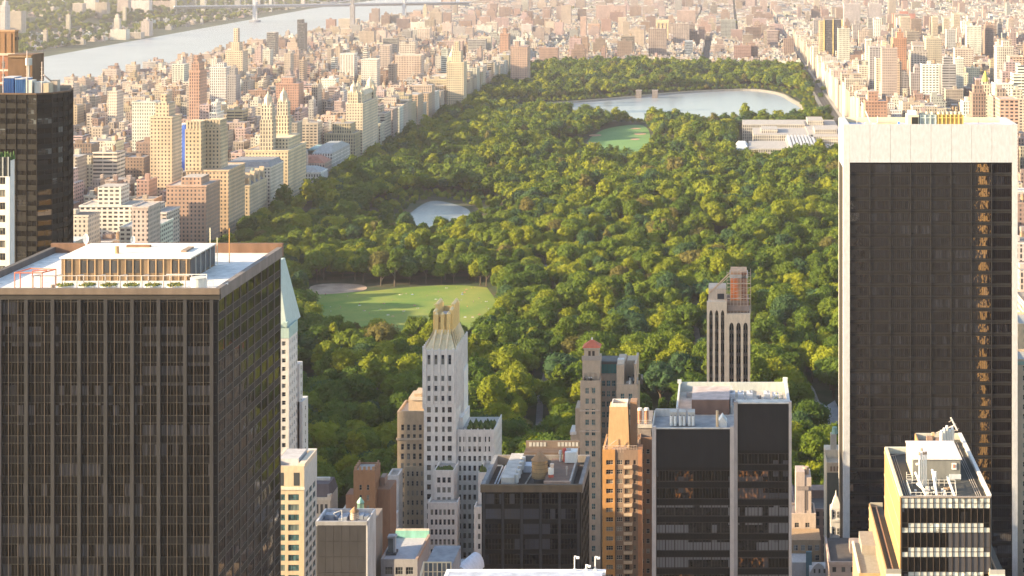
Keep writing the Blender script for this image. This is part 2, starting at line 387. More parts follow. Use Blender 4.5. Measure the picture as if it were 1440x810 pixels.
def seg_d(x, y, a, b):
    dx, dy = b[0] - a[0], b[1] - a[1]; t = max(0, min(1, ((x - a[0]) * dx + (y - a[1]) * dy) / (dx * dx + dy * dy)))
    return math.hypot(x - a[0] - t * dx, y - a[1] - t * dy)
def bbox(p): return (min(q[0] for q in p), max(q[0] for q in p), min(q[1] for q in p), max(q[1] for q in p))
CB = [bbox(p) for p in CLEAR]
def pdist(x, y, poly): return min(seg_d(x, y, poly[i], poly[(i + 1) % len(poly)]) for i in range(len(poly)))
def land(x, y):
    """rise of the park: rocky knolls, level at lawns, water and edges"""
    h = 5.5 * max(0, noise.noise(Vector((x * .006, y * .006, 3.1))) + .15) + 2.2 * max(0, noise.noise(Vector((x * .017, y * .017, 9.))) + .1)
    h += 13 * math.exp(-((x + 200) ** 2 / 150 ** 2 + (y - 3190) ** 2 / 130 ** 2)) + 6 * math.exp(-((x + 20) ** 2 + (y - 1480) ** 2) / 160 ** 2)
    f = min(1, max(0, (x - PW) / 40), max(0, (PE - x) / 30), max(0, (y - PS) / 60), max(0, (PN - y) / 60))
    for p, b in zip(CLEAR, CB):
        if b[0] - 45 < x < b[1] + 45 and b[2] - 45 < y < b[3] + 45:
            if inside(x, y, p): return 0.
            f = min(f, max(0, (pdist(x, y, p) - 4) / 40))
    return h * max(0, f)

RIV_E = lambda y: -1105 - (y - 2500) * .021      # near bank of the river
RIV_W = lambda y: -1530 - max(0, y - 3700) * .055 + max(0, y - 7000) * .07
def flat(name, pts, z, m, c=(.5, .5, .5)):
    mb = MB(); mb.col = c; mb.face([(x, y, z) for x, y in pts]); return structure(name, mb, m)

def build_setting():
    # ground: one sheet, finer inside the view
    mb = MB(); xs = [-30000, -6000, -3000, -1500, -400, 165, 1500, 4000, 30000]; ys = [-30000, -2000, 0, 700, 3400, 6000, 9000, 14000, 40000]
    for i in range(len(xs) - 1):
        for j in range(len(ys) - 1): mb.face([(xs[i], ys[j], -.2), (xs[i + 1], ys[j], -.2), (xs[i + 1], ys[j + 1], -.2), (xs[i], ys[j + 1], -.2)], c=(.075, .073, .07))
    structure('ground', mb, mat('ground', (.085, .08, .072), .9, var=.4, scale=.02))
    # river
    mb = MB(); Y = [400 + 200 * i for i in range(43)]
    for a, b in zip(Y, Y[1:]): mb.face([(RIV_W(a), a, .3), (RIV_E(a), a, .3), (RIV_E(b), b, .3), (RIV_W(b), b, .3)])
    structure('river', mb, mat('river_water', (.34, .35, .37), .3, var=.1, scale=.01, bump=.15, bscale=.12, ior=1.33))
    # park ground
    gm = bpy.data.materials.new('park_floor'); gm.use_nodes = True; nt = gm.node_tree; L = nt.links.new; b = nt.nodes['Principled BSDF']; b.inputs['Roughness'].default_value = .95
    g = _n(nt, 'ShaderNodeNewGeometry'); no = _n(nt, 'ShaderNodeTexNoise'); L(g.outputs['Position'], no.inputs['Vector']); no.inputs['Scale'].default_value = .05; no.inputs['Detail'].default_value = 8
    rp = _n(nt, 'ShaderNodeValToRGB'); L(no.outputs[0], rp.inputs[0]); e = rp.color_ramp.elements
    e[0].position = .42; e[0].color = (.03, .055, .015, 1); e[1].position = .62; e[1].color = (.09, .075, .04, 1); L(rp.outputs[0], b.inputs['Base Color'])
    mb = MB(); nx, ny = 54, 266; X = [PW + (PE - PW) * i / nx for i in range(nx + 1)]; Yv = [PS + (PN - PS) * j / ny for j in range(ny + 1)]
    P = [(x, y, land(x, y)) for y in Yv for x in X]
    Fc = [(j * (nx + 1) + i, j * (nx + 1) + i + 1, (j + 1) * (nx + 1) + i + 1, (j + 1) * (nx + 1) + i) for j in range(ny) for i in range(nx)]
    mb.solid(P, Fc); structure('park_ground', mb, gm)
    grass = bpy.data.materials.new('lawn_grass'); grass.use_nodes = True; nt = grass.node_tree; L = nt.links.new; b = nt.nodes['Principled BSDF']; b.inputs['Roughness'].default_value = .9
    g = _n(nt, 'ShaderNodeNewGeometry'); no = _n(nt, 'ShaderNodeTexNoise'); L(g.outputs['Position'], no.inputs['Vector']); no.inputs['Scale'].default_value = .03; no.inputs['Detail'].default_value = 9; no.inputs['Roughness'].default_value = .65
    rp = _n(nt, 'ShaderNodeValToRGB'); L(no.outputs[0], rp.inputs[0]); e = rp.color_ramp.elements
    e[0].position = .36; e[0].color = (.12, .22, .025, 1); e[1].position = .7; e[1].color = (.27, .28, .05, 1); L(rp.outputs[0], b.inputs['Base Color'])
    flat('meadow', MEAD, .12, grass)
    g2 = grass.copy(); g2.name = 'ball_lawn'; e = g2.node_tree.nodes['Color Ramp'].color_ramp.elements; e[0].color = (.12, .26, .07, 1); e[1].color = (.17, .31, .09, 1)
    flat('great_lawn', LAWN, .12, g2)
    dirt = mat('dirt', (.42, .30, .22), .95, var=.25, scale=.1)
    flat('dirt_ground', DIRT, .2, dirt); flat('dirt_ground', DIRT2, .2, dirt)
    for (px, row, rx, ry) in ((837, 190.5, 8, 14), (832, 201.5, 6, 11), (894, 181, 7, 8), (900, 188.5, 8, 12), (893, 196, 6, 10)):
        x, y = gp(px, row); flat('dirt_infield', [(x + rx * math.cos(t * .2618), y + ry * math.sin(t * .2618)) for t in range(24)], .3, mat('infield', (.5, .32, .19), .95, var=.15))
    wat = mat('lake_water', (.3, .32, .33), .25, var=.1, bump=.08, bscale=.5, ior=1.33)
    rw = mat('reservoir_water', (.3, .33, .37), .22, var=.08, bump=.12, bscale=.3, ior=1.33)
    flat('lake', LAKE, .25, wat); flat('reservoir', RESV, .25, rw)
    # stone embankment around the reservoir
    mb = MB(); mb.col = (.24, .22, .19); cx = sum(p[0] for p in RESV) / len(RESV); cyy = sum(p[1] for p in RESV) / len(RESV)
    def off(p, d): v = Vector((p[0] - cx, p[1] - cyy)); v = v * (1 + d / v.length); return (cx + v.x, cyy + v.y)
    for i in range(len(RESV)):
        a, b = RESV[i], RESV[(i + 1) % len(RESV)]
        mb.face([(*a, .2), (*b, .2), (*off(b, 5), 3.2), (*off(a, 5), 3.2)]); mb.face([(*off(a, 5), 3.2), (*off(b, 5), 3.2), (*off(b, 9), 3.2), (*off(a, 9), 3.2)], c=(.27, .25, .17)); mb.face([(*off(a, 9), 3.2), (*off(b, 9), 3.2), (*off(b, 11), 0), (*off(a, 11), 0)], c=(.08, .11, .04))
    structure('reservoir_embankment', mb, MATS['tint'])
    flat('plaza', PLAZA, .3, mat('plaza_stone', (.33, .32, .33), .8, var=.2, scale=.2))
    for p in PATHS:
        mb = MB()
        for a, b in zip(p, p[1:]):
            v = Vector((b[0] - a[0], b[1] - a[1])).normalized(); nx_, ny_ = -v.y * 1.7, v.x * 1.7; n = max(1, int(math.dist(a, b) / 6))
            for k in range(n):
                q0 = (a[0] + (b[0] - a[0]) * k / n, a[1] + (b[1] - a[1]) * k / n); q1 = (a[0] + (b[0] - a[0]) * (k + 1) / n, a[1] + (b[1] - a[1]) * (k + 1) / n)
                mb.face([(q0[0] + nx_, q0[1] + ny_, land(*q0) + .6), (q0[0] - nx_, q0[1] - ny_, land(*q0) + .6), (q1[0] - nx_, q1[1] - ny_, land(*q1) + .6), (q1[0] + nx_, q1[1] + ny_, land(*q1) + .6)])
        structure('path', mb, mat('path', (.22, .2, .19), .9, var=.15))
    # avenues along the park and the wide avenue far north, with lane lines
    road = mat('road', (.06, .06, .062), .85, var=.2, scale=.1); line = mat('lane_paint', (.75, .75, .7), .7)
    def avenue(x0, x1, y0, y1, k=0.):
        mb = MB(); mb.face([(x0, y0, .05), (x1, y0, .05), (x1 + k * (y1 - y0), y1, .05), (x0 + k * (y1 - y0), y1, .05)]); structure('road', mb, road)
        lm = MB()
        for t in (.33, .66):
            xx = x0 + (x1 - x0) * t; y = y0
            while y < min(y1, y0 + 2600): lm.face([(xx - .12 + k * (y - y0), y, .12), (xx + .12 + k * (y - y0), y, .12), (xx + .12 + k * (y + 6 - y0), y + 6, .12), (xx - .12 + k * (y + 6 - y0), y + 6, .12)]); y += 18
        structure('lane_markings', lm, line)
    avenue(146, 160, 300, 8300); avenue(-PW * -1 - 0, PW - 0, 0, 1) if False else None
    avenue(-402.5, -398.5, 300, 3380); avenue(-57, -43, 3390, 4500, .0)
    mb = MB(); mb.face([(-398, 694, .05), (146, 694, .05), (146, 708, .05), (-398, 708, .05)]); structure('road', mb, road)
    mb = MB(); mb.box(PE, 145.8, PS, PN, -.1, .13); mb.box(-398, 140, 708.2, 715.8, -.1, .13); mb.box(160.2, 165, 300, 8300, -.1, .13); structure('pavement', mb, mat('pavement', (.34, .33, .31), .9))
    # hills across the river and on the far horizon
    hm = bpy.data.materials.new('hillside'); hm.use_nodes = True; nt = hm.node_tree; L = nt.links.new; b = nt.nodes['Principled BSDF']; b.inputs['Roughness'].default_value = 1
    g = _n(nt, 'ShaderNodeNewGeometry'); no = _n(nt, 'ShaderNodeTexNoise'); L(g.outputs['Position'], no.inputs['Vector']); no.inputs['Scale'].default_value = .012; no.inputs['Detail'].default_value = 9; no.inputs['Roughness'].default_value = .7
    rp = _n(nt, 'ShaderNodeValToRGB'); L(no.outputs[0], rp.inputs[0]); e = rp.color_ramp.elements
    e[0].position = .4; e[0].color = (.025, .05, .018, 1); e[1].position = .68; e[1].color = (.10, .11, .06, 1); L(rp.outputs[0], b.inputs['Base Color'])
    mb = MB(); P = []; nx, ny = 60, 70
    for j in range(ny + 1):
        y = 3300 + 8200 * j / ny
        for i in range(nx + 1):
            x = RIV_W(y) + 10 - 5200 * (i / nx) ** 1.5; P.append((x, y, nj(x, y)))
    mb.solid(P, [(j * (nx + 1) + i, (j + 1) * (nx + 1) + i, (j + 1) * (nx + 1) + i + 1, j * (nx + 1) + i + 1) for j in range(ny) for i in range(nx)])
    structure('hills', mb, hm)
    mb = MB(); P = []
    for j in range(26):
        y = 7600 + 220 * j
        for i in range(80):
            x = -1200 + 75 * i; P.append((x, y, fh(x, y)))
    mb.solid(P, [(j * 80 + i, j * 80 + i + 1, (j + 1) * 80 + i + 1, (j + 1) * 80 + i) for j in range(25) for i in range(79)])
    structure('hills', mb, hm)
    # haze
    me = bpy.data.meshes.new('haze'); x0, x1, y0, y1, z0, z1 = -9000, 7000, -900, 13600, -1.3, 320
    me.from_pydata([(x0, y0, z0), (x1, y0, z0), (x1, y1, z0), (x0, y1, z0), (x0, y0, z1), (x1, y0, z1), (x1, y1, z1), (x0, y1, z1)], [], [(3, 2, 1, 0), (4, 5, 6, 7), (0, 1, 5, 4), (1, 2, 6, 5), (2, 3, 7, 6), (3, 0, 4, 7)])
    o = bpy.data.objects.new('haze', me); C.objects.link(o); o['kind'] = 'stuff'; o['label'] = 'warm pale evening haze over the city'
    m = bpy.data.materials.new('haze'); m.use_nodes = True; m.node_tree.nodes.remove(m.node_tree.nodes['Principled BSDF'])
    v = m.node_tree.nodes.new('ShaderNodeVolumePrincipled'); v.inputs['Color'].default_value = (.94, .86, .93, 1); v.inputs['Density'].default_value = HAZE; v.inputs['Anisotropy'].default_value = .45
    m.node_tree.links.new(v.outputs[0], m.node_tree.nodes['Material Output'].inputs['Volume']); me.materials.append(m)
def nj(x, y):
    d = RIV_W(y) - x
    if d < 0: return -1.
    s = min(1, max(0, (d - 90 - 60 * noise.noise(Vector((y * .0015, 0, 0)))) / 420)); s = s * s * (3 - 2 * s)
    return .5 + s * (52 + 26 * noise.noise(Vector((x * .0011, y * .0011, 1.)))) + min(1, d / 1500) * 8 + 3 * noise.noise(Vector((x * .01, y * .01, 5.))) * s
def fh(x, y):
    t = min(1, max(0, (y - 7900) / 1500)); t = t * t * (3 - 2 * t)
    return -1 + t * (34 + 40 * max(-.4, noise.noise(Vector((x * .0009 + 3, y * .0006, 2.)))) + 5 * noise.noise(Vector((x * .006, y * .006, 2.))))
build_setting()
# ------------------------------------------------------------------ the towers nearest the viewpoint
OCC = []    # (x0,x1,y0,y1,z1) of hand-built things, for placing the rest of the city round them
def reserve(x0, x1, y0, y1, z1): OCC.append((x0, x1, y0, y1, z1))

def office_black():
    x0, x1, y0, y1, zt = -180., -119.8, 400., 456., 160.8
    reserve(x0, x1, y0, y1, zt)
    B = Bld('office_tower', 'wide black glass office tower with a white roof, penthouse and planters, nearest on the left', (x0 + x1) / 2, y0)
    wall = MB(); wall.col = (.05, .043, .04); wall.box(x0, x1, y0, y1, 0, zt - 1.6, c=(.02, .02, .02), ct=(.74, .72, .7))
    mull = MB(); mull.col = (.12, .095, .075)
    # storeys: spandrel band then glass
    pitch = 4.73; rows = floors(zt - 2.0, pitch, 2.9, 33, 1.2)
    gk = ('office_glass', (.007, .006, .006), 5, 1)
    def bays(W, first, n): return [(first + 6.2 * i + .45, first + 6.2 * (i + 1) - .45) for i in range(n) if first + 6.2 * (i + 1) - .4 < W]
    W = x1 - x0; fs = W % 6.2 - 1.0
    cols = bays(W, fs - .1, 10)
    B.facade(wall, (x0, y0), SO, W, 0, zt - 2.6, cols, rows, d=.25, c=(.007, .006, .006), kind=gk, rec=.12, ext=(.25, .25))
    D = y1 - y0; cols2 = bays(D, .15, 9)
    B.facade(wall, (x1, y0), EA, D, 0, zt - 2.6, cols2, rows, d=.12, c=(.015, .013, .012), kind=('wide_wavy_glass', None, 5, 1), rec=.06)
    # deep vertical piers, each its own part
    for i in range(11):
        u = fs - .1 + 6.2 * i
        if 0 <= u <= W + .2:
            p = MB(); p.col = (.026, .026, .031); p.obox((x0, y0), SO, u - .42, u + .42, .26, .75, 0, zt - 2.6); B.part('pier', p, 'tint')
    for i in range(10):
        u = .15 + 6.2 * i
        if u <= D: p = MB(); p.col = (.10, .085, .08); p.obox((x1, y0), EA, u - .2, u + .2, .125, .25, 0, zt - 2.6); B.part('pier', p, 'tint')
    for (a, b_) in cols:
        for t in (.29, .71): u = a + (b_ - a) * t; mull.obox((x0, y0), SO, u - .045, u + .045, .28, .45, 0, zt - 2.62)
        for t in (.14, .43, .57, .86): u = a + (b_ - a) * t; mull.obox((x0, y0), SO, u - .045, u + .045, .28, .4, 0, zt - 2.62, c=(.012, .010, .009))
    for (a, b_) in cols2:
        for t in (0.03, .25, .5, .75, .97): u = a + (b_ - a) * t; mull.obox((x1, y0), EA, u - .05, u + .05, .125, .16, 0, zt - 2.62, c=(.10, .07, .05))
    for (a, b_) in rows:
        for z in (a - .1, b_ + .02):
            mull.obox((x0, y0), SO, 0, W, .27, .36, z, z + .13, c=(.04, .036, .033)); mull.obox((x1, y0), EA, 0, D, .125, .15, z, z + .1, c=(.2, .18, .17))
    B.part('wall', wall, 'tint'); B.part('mullion_grid', mull, 'tint_fine')
    pr = MB(); pr.col = (.16, .12, .095)
    pr.box(x0 - .8, x1 + .8, y0 - .8, y0 + .5, zt - 1.35, zt); pr.box(x0 - .8, x1 + .8, y0 - .5, y0 + .4, zt - 2.6, zt - 1.36, c=(.03, .026, .024)); pr.box(x0 - .8, x1 + .8, y1 - .5, y1 + .8, zt - 2.6, zt + .9, c=(.2, .11, .07))
    pr.box(x1 - .5, x1 + .8, y0 + .5, y1 - .5, zt - 2.6, zt, c=(.2, .17, .16)); pr.box(x0 - .8, x0 + .5, y0 + .5, y1 - .5, zt - 2.6, zt, c=(.10, .09, .09))
    B.part('parapet', pr, 'tint')
    # penthouse
    pz0, pz1, px0, px1, py0, py1 = zt - 1.55, 164.6, -163., -131.6, 417.2, 437.
    ph = MB(); ph.box(px0, px1, py0, py1, pz0, pz1, c=(.19, .13, .08))
    for i in range(17): xx = px0 + .8 + i * (px1 - px0 - 1.6) / 16; ph.box(xx - .14, xx + .14, py0 - .18, py0 - .002, pz0, pz1, c=(.42, .28, .16))
    for i in range(16):
        if i % 3 != 1: xx = px0 + .8 + i * (px1 - px0 - 1.6) / 16; ph.box(xx + .25, xx + 1.55, py0 - .08, py0 - .001, pz0 + 1.9, pz1 - .5, c=(.05, .05, .055))
    for i in range(5): yy = py0 + .3 + i * 3.9; ph.box(px1 + .002, px1 + .12, yy, yy + 3.5, pz0 + .6, pz1 - .5, c=(.09, .085, .09)); ph.box(px1 + .002, px1 + .28, yy + 3.5, yy + 3.9, pz0, pz1 - .2, c=(.4, .38, .36))
    pp = B.part('penthouse', ph, 'tint')
    rf = MB(); rf.box(px0 - .35, px1 + .35, py0 - .35, py1 + .35, pz1, pz1 + .35, c=(.82, .76, .7)); rf.box(-152, -146, 431, 432, pz1 + .36, pz1 + .9, c=(.25, .14, .08)); rf.box(-136, -134.6, 424, 430, pz1 + .36, pz1 + .8, c=(.3, .22, .17))
    rf.cone(-151.3, 422.5, pz1 + .35, pz1 + 2.1, .55, .5, 10, c=(.5, .3, .15)); B.part('penthouse_roof', rf, 'tint', pp)
    # window-washing rail over the planters
    rl = MB(); rl.col = (.55, .47, .42)
    for i in range(8): xx = -165.5 + i * 5.17; rl.rod((xx, 406.5, pz0), (xx, 406.5, pz0 + 3.2), .13); rl.rod((xx + 1.1, 408, pz0), (xx + 1.1, 408, pz0 + 3.2), .13); rl.rod((xx, 406.5, pz0 + 3.2), (xx + 1.1, 408, pz0 + 3.2), .12)
    rl.rod((-166, 406.5, pz0 + 3.2), (-128.5, 406.5, pz0 + 3.2), .12); B.part('rail', rl, 'tint_fine')
    ln = MB(); ln.col = (.6, .56, .54)
    for i in range(9): xx = -131 + i * .95; ln.rod((xx, 409, pz0), (xx, 409, pz0 + 1.6), .04, 4)
    for z in (.8, 1.6): ln.rod((-131, 409, pz0 + z), (-123.2, 409, pz0 + z), .04, 4)
    B.part('railing', ln, 'tint_fine')
    B.finish()
    # things standing on the roof
    names = ['beside the orange gantry', 'second from the gantry', 'third from the gantry', 'third from the white tank', 'second from the white tank', 'nearest the white tank']
    for i in range(6):
        x, y = -156.8 + i * 5.2, 403.6; r = empty('planter', (x, y, pz0), 'round white planter of greenery on the black tower roof, ' + names[i], 'planter', 'white planters along the roof edge')
        b = MB(); b.col = (.8, .78, .75); b.cone(x, y, pz0, pz0 + 1.5, 1.25, 2.1, 20); b.build('bowl', MATS['tint_fine'], r)
        g = MB(); rr = random.Random(i)
        for k in range(90):
            a = rr.random() * 6.283; q = rr.random() ** .5 * 1.9; xx, yy, zz = x + math.cos(a) * q, y + math.sin(a) * q, pz0 + 1.5 + rr.random() * .35; c = rr.choice([(.13, .16, .03), (.2, .17, .04), (.07, .1, .02)])
            g.cone(xx, yy, zz - .25, zz + .2, .22, .05, 4, c=c, rot=rr.random())
        g.build('foliage', MATS['tint'], r)
    r = empty('storage_tank', (-125.6, 404.6, pz0), 'squat white cylindrical tank with a flat lid at the roof corner of the black tower', 'tank')
    t = MB(); t.col = (.78, .73, .66); t.cone(-125.6, 404.8, pz0, pz0 + 3., 1.85, 1.85, 24); t.build('drum', MATS['tint_fine'], r)
    t = MB(); t.col = (.62, .6, .55); t.cone(-125.6, 404.8, pz0 + 3., pz0 + 3.2, 1.95, 1.95, 24); t.build('lid', MATS['tint_fine'], r)
    t = MB(); t.col = (.75, .72, .7); t.rod((-123.4, 404, pz0), (-123.4, 404, pz0 + 4), .12); t.rod((-123.4, 404, pz0 + 4), (-133, 404, pz0 + 4), .11); t.rod((-122.5, 404, pz0), (-118.8, 405.5, pz0 + 1.6), .25); t.build('pipe', MATS['tint_fine'], r)
    r = empty('roof_gantry', (-164.5, 409, pz0), 'orange red steel frame gantry on the left of the black tower roof', 'gantry')
    g = MB(); g.col = (.62, .17, .09)
    for (x, y) in ((-169.5, 405.5), (-168.2, 405.5), (-166.3, 408), (-163., 405.5), (-161.5, 410)): g.rod((x, y, pz0), (x, y, pz0 + 4.1), .13)
    for a, b in (((-169.5, 405.5), (-163, 405.5)), ((-168, 411), (-161.5, 410)), ((-169.5, 405.5), (-168, 411)), ((-163, 405.5), (-161.5, 410)), ((-166.3, 408), (-163, 408.5))): g.rod((*a, pz0 + 4.1), (*b, pz0 + 4.1), .16)
    g.rod((-169.5, 405.5, pz0 + .3), (-172.5, 405.5, pz0 + .3), .12); g.build('frame', MATS['tint_fine'], r)
    g = MB(); g.col = (.25, .2, .18); g.rod((-160, 404.3, pz0), (-160, 404.3, pz0 + 1.5), .5, 8); g.rod((-161, 404.5, pz0), (-164.5, 404.5, pz0 + .6), .3, 6); g.build('winch', MATS['tint_fine'], r)
    for (x, y, rad, lab) in ((-168.2, 447, 1.25, 'tall white satellite dish behind the left end of the roof penthouse'), (-153.8, 441, 1.0, 'small white satellite dish behind the middle of the roof penthouse')):
        z = 163.2 if y > 445 else 164.2
        r = empty('satellite_dish', (x, y, pz0), lab, 'satellite dish'); d = MB(); d.col = (.85, .83, .8); n = 16; P = [(x, y + .25, z + rad)]
        for k in range(n): a = 6.2832 * k / n; P.append((x + rad * .62 * math.cos(a) + .0, y - .25, z + rad + rad * 1.1 * math.sin(a)))
        d.solid(P, [(0, 1 + k, 1 + (k + 1) % n) for k in range(n)]); P2 = [(a, b + .07, c) for a, b, c in P]; d.solid(P2, [(0, 1 + (k + 1) % n, 1 + k) for k in range(n)]); d.build('dish', MATS['tint_fine'], r)
        d = MB(); d.col = (.8, .8, .78); d.rod((x, y + .4, pz0), (x, y + .3, z + rad), .2); d.build('mast', MATS['tint_fine'], r)
    for (x, y, h, c, lab) in ((-133, 438.2, 9.5, (.75, .7, .5), 'tall pale whip antenna behind the right end of the penthouse'), (-131.2, 438.2, 7.0, (.7, .66, .5), 'shorter pale whip antenna between the two taller ones'), (-128.9, 441, 9.0, (.7, .34, .1), 'orange whip antenna rightmost behind the penthouse')):
        a = MB(); a.col = c; a.rod((x, y, pz0), (x, y, pz0 + h), .12, 6); tag(a.build('antenna', MATS['tint_fine']), lab, 'antenna')

def dark_residential():
    Y = 560.; zt = 192.6
    poly = [(-250, 575), (gx(-6, 561), 561), (gx(52, 560), 560), (gx(73, 563), 563), (gx(96, 571), 571), (gx(101.5, 584), 584), (gx(100.5, 612), 612), (-275, 612)]
    reserve(-275, -215, 560, 615, zt)
    B = Bld('apartment_tower', 'dark bronze glass apartment tower with antennas and blue boxes on its roof', -240, 560)
    core = MB(); core.prism(poly, 0, zt - 1, c=(.02, .018, .017)); wall = MB(); grid = MB()
    rr = random.Random(4)
    for a, b in zip(poly[:6], poly[1:6]):
        U = Vector((b[0] - a[0], b[1] - a[1])); W = U.length; U.normalize(); n = max(1, round(W / 3.2)); cols = spread(W, n, W / n - .16)
        def pick(u, z, k): return ('dark_flat_glass', (.012, .01, .009), 2, 1) if rr.random() > .13 else ('dark_flat_open', (.05, .045, .04), 2, 2)
        B.facade(wall, a, (U.x, U.y), W, 0, zt, cols, floors(zt - .8, 3.35, 1.9, 50, .3), d=.22, c=(.006, .005, .004), pick=pick, rec=.08)
        N = (U.y, -U.x)
        for (u0, u1) in cols: grid.obox(a, (U.x, U.y), u1 + .02, u1 + .14, .225, .4, 0, zt, c=(.02, .015, .012))
    B.part('core', core, 'tint'); B.part('wall', wall, 'tint'); B.part('mullion_grid', grid, 'tint')
    cp = MB(); cp.col = (.12, .075, .05)
    for a, b in zip(poly[:6], poly[1:6]): U = Vector((b[0] - a[0], b[1] - a[1])); W = U.length; U.normalize(); cp.obox(a, (U.x, U.y), 0, W, -.4, .5, zt, zt + .5)
    B.part('coping', cp, 'tint'); B.finish(70)
    z = zt - .9
    for (px0, px1, h, c, lab) in ((7, 23, 3.6, (.08, .2, .5), 'bright blue roof tank box at the left on the dark tower'), (25, 38.5, 3.2, (.09, .22, .48), 'bright blue roof tank box beside the brown roof housing')):
        b = MB(); b.col = c; X0, X1 = gx(px0, 572), gx(px1, 572); b.box(X0, X1, 570, 576, z, z + h + 2)
        for k in range(5): xx = X0 + (X1 - X0) * (k + .5) / 5; b.box(xx - .08, xx + .08, 569.85, 569.998, z, z + h + 2, c=(c[0] * .6, c[1] * .6, c[2] * .6))
        b.box(X0 - .1, X1 + .1, 569.8, 576.2, z + h + 2, z + h + 2.3, c=(.5, .5, .55)); tag(b.build('roof_tank', MATS['tint']), lab, 'roof box')
    r = empty('roof_housing', (gx(35, 590), 590, z), 'brown boxy machine housing rising behind the blue roof boxes', 'roof housing'); b = MB(); b.col = (.17, .1, .06)
    b.box(gx(18, 590), gx(52, 590), 586, 596, z, z + 12.5); b.box(gx(19, 590), gx(51, 590), 585.6, 585.99, z + 11.5, z + 12, c=(.3, .2, .12)); b.build('wall', MATS['tint'], r)
    b = MB(); b.col = (.6, .57, .52); b.cone(gx(43, 585), 583.5, z + 9, z + 11.4, 1.1, 1.1, 12); b.rod((gx(43, 585), 583.5, z), (gx(43, 585), 583.5, z + 9), .3); b.build('vent', MATS['tint'], r)
    r = empty('roof_plant', (gx(52, 572), 574, z), 'pale roof ducts and boxes at the right corner of the dark tower', 'roof plant')
    b = MB(); b.col = (.6, .56, .5); b.box(gx(40, 570), gx(48, 570), 568, 572, z, z + 5); b.build('duct', MATS['tint'], r); b = MB(); b.col = (.68, .66, .63); b.box(gx(50, 570), gx(61, 570), 569, 573, z, z + 4.4); b.box(gx(62, 570), gx(70, 570), 569, 573, z, z + 4., c=(.55, .45, .33)); b.build('cabinet', MATS['tint'], r)
    for (px, rt, lab) in ((4.5, 78, 'leftmost of the roof antenna masts on the dark tower'), (38, 71, 'tallest middle antenna mast on the dark tower'), (59, 87, 'thin antenna mast nearest the roof davit crane')):
        a = MB(); a.col = (.62, .5, .45); X = gx(px, 568); a.rod((X, 568, z), (X, 568, gz(rt, 568)), .16, 6)
        for k in range(5): zz = z + (gz(rt, 568) - z) * (.35 + .12 * k); a.rod((X - .45, 568, zz), (X + .45, 568, zz), .09, 4)
        tag(a.build('antenna_mast', MATS['tint']), lab, 'antenna')
    r = empty('roof_crane', (gx(80, 575), 576, z), 'slanting davit crane on the right corner of the dark tower roof', 'crane'); a = MB(); a.col = (.5, .42, .36)
    a.rod((gx(79, 576), 576, z), (gx(79, 576), 576, gz(118, 576)), .35, 6); a.box(gx(75, 576), gx(83, 576), 574.5, 577, z, z + 4.6); a.build('base', MATS['tint'], r); a = MB(); a.col = (.55, .45, .4); a.rod((gx(79, 576), 576, gz(120, 576)), (gx(66.5, 576), 573, gz(104.5, 576)), .3, 6); a.build('boom', MATS['tint'], r)

def simple_tower(name, label, px0, px1, row, Y, depth, col, pitch, wh, ww, step, kind=('house_glass', (.3, .3, .3), 1, 2), side=None, roofc=(.4, .38, .36), m0=1., par=.9, z0=0., d=.3, sidewin=True, cap=80, off=1.6, cat='building', nrow=60):
    """box tower with real window openings on its south face and the side that shows"""
    x0, x1, y1, zt = gx(px0, Y), gx(px1, Y), Y + depth, gz(row, Y); reserve(x0, x1, Y, y1, zt)
    B = Bld(name, label, (x0 + x1) / 2, Y, cat)
    wall = MB(); wall.col = col; wall.box(x0, x1, Y, y1, z0, zt - par, ct=roofc)
    W = x1 - x0; n = max(1, round((W - 2 * m0) / step)); rows = [r_ for r_ in floors(zt - par, pitch, wh, nrow, off) if r_[0] > z0]
    B.facade(wall, (x0, Y), SO, W, z0, zt, spread(W, n, ww, m0), rows, d=d, kind=kind, ext=(d, d))
    n2 = max(1, round((depth - 2) / step)); sides = []
    if x1 < 0: sides.append(((x1, Y), EA))
    if x0 > 0: sides.append(((x0, y1), WE))
    for O, U in (((x1, Y), EA), ((x0, y1), WE)):
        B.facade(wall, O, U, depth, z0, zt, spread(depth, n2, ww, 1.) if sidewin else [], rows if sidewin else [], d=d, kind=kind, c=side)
    wall.box(x0, x1, y1, y1 + d, z0, zt); wall.box(x0 + .01, x1 - .01, Y, Y + .3, zt - par, zt - .01); wall.box(x0, x0 + .3, Y + .3, y1, zt - par, zt - .01); wall.box(x1 - .3, x1, Y + .3, y1, zt - par, zt - .01)
    B.wall = wall; B.dim = (x0, x1, Y, y1, zt); B.cap = cap
    return B
def close(B, mats='tint_fine', cap=None):
    B.part('wall', B.wall, mats); return B.finish(cap or B.cap)

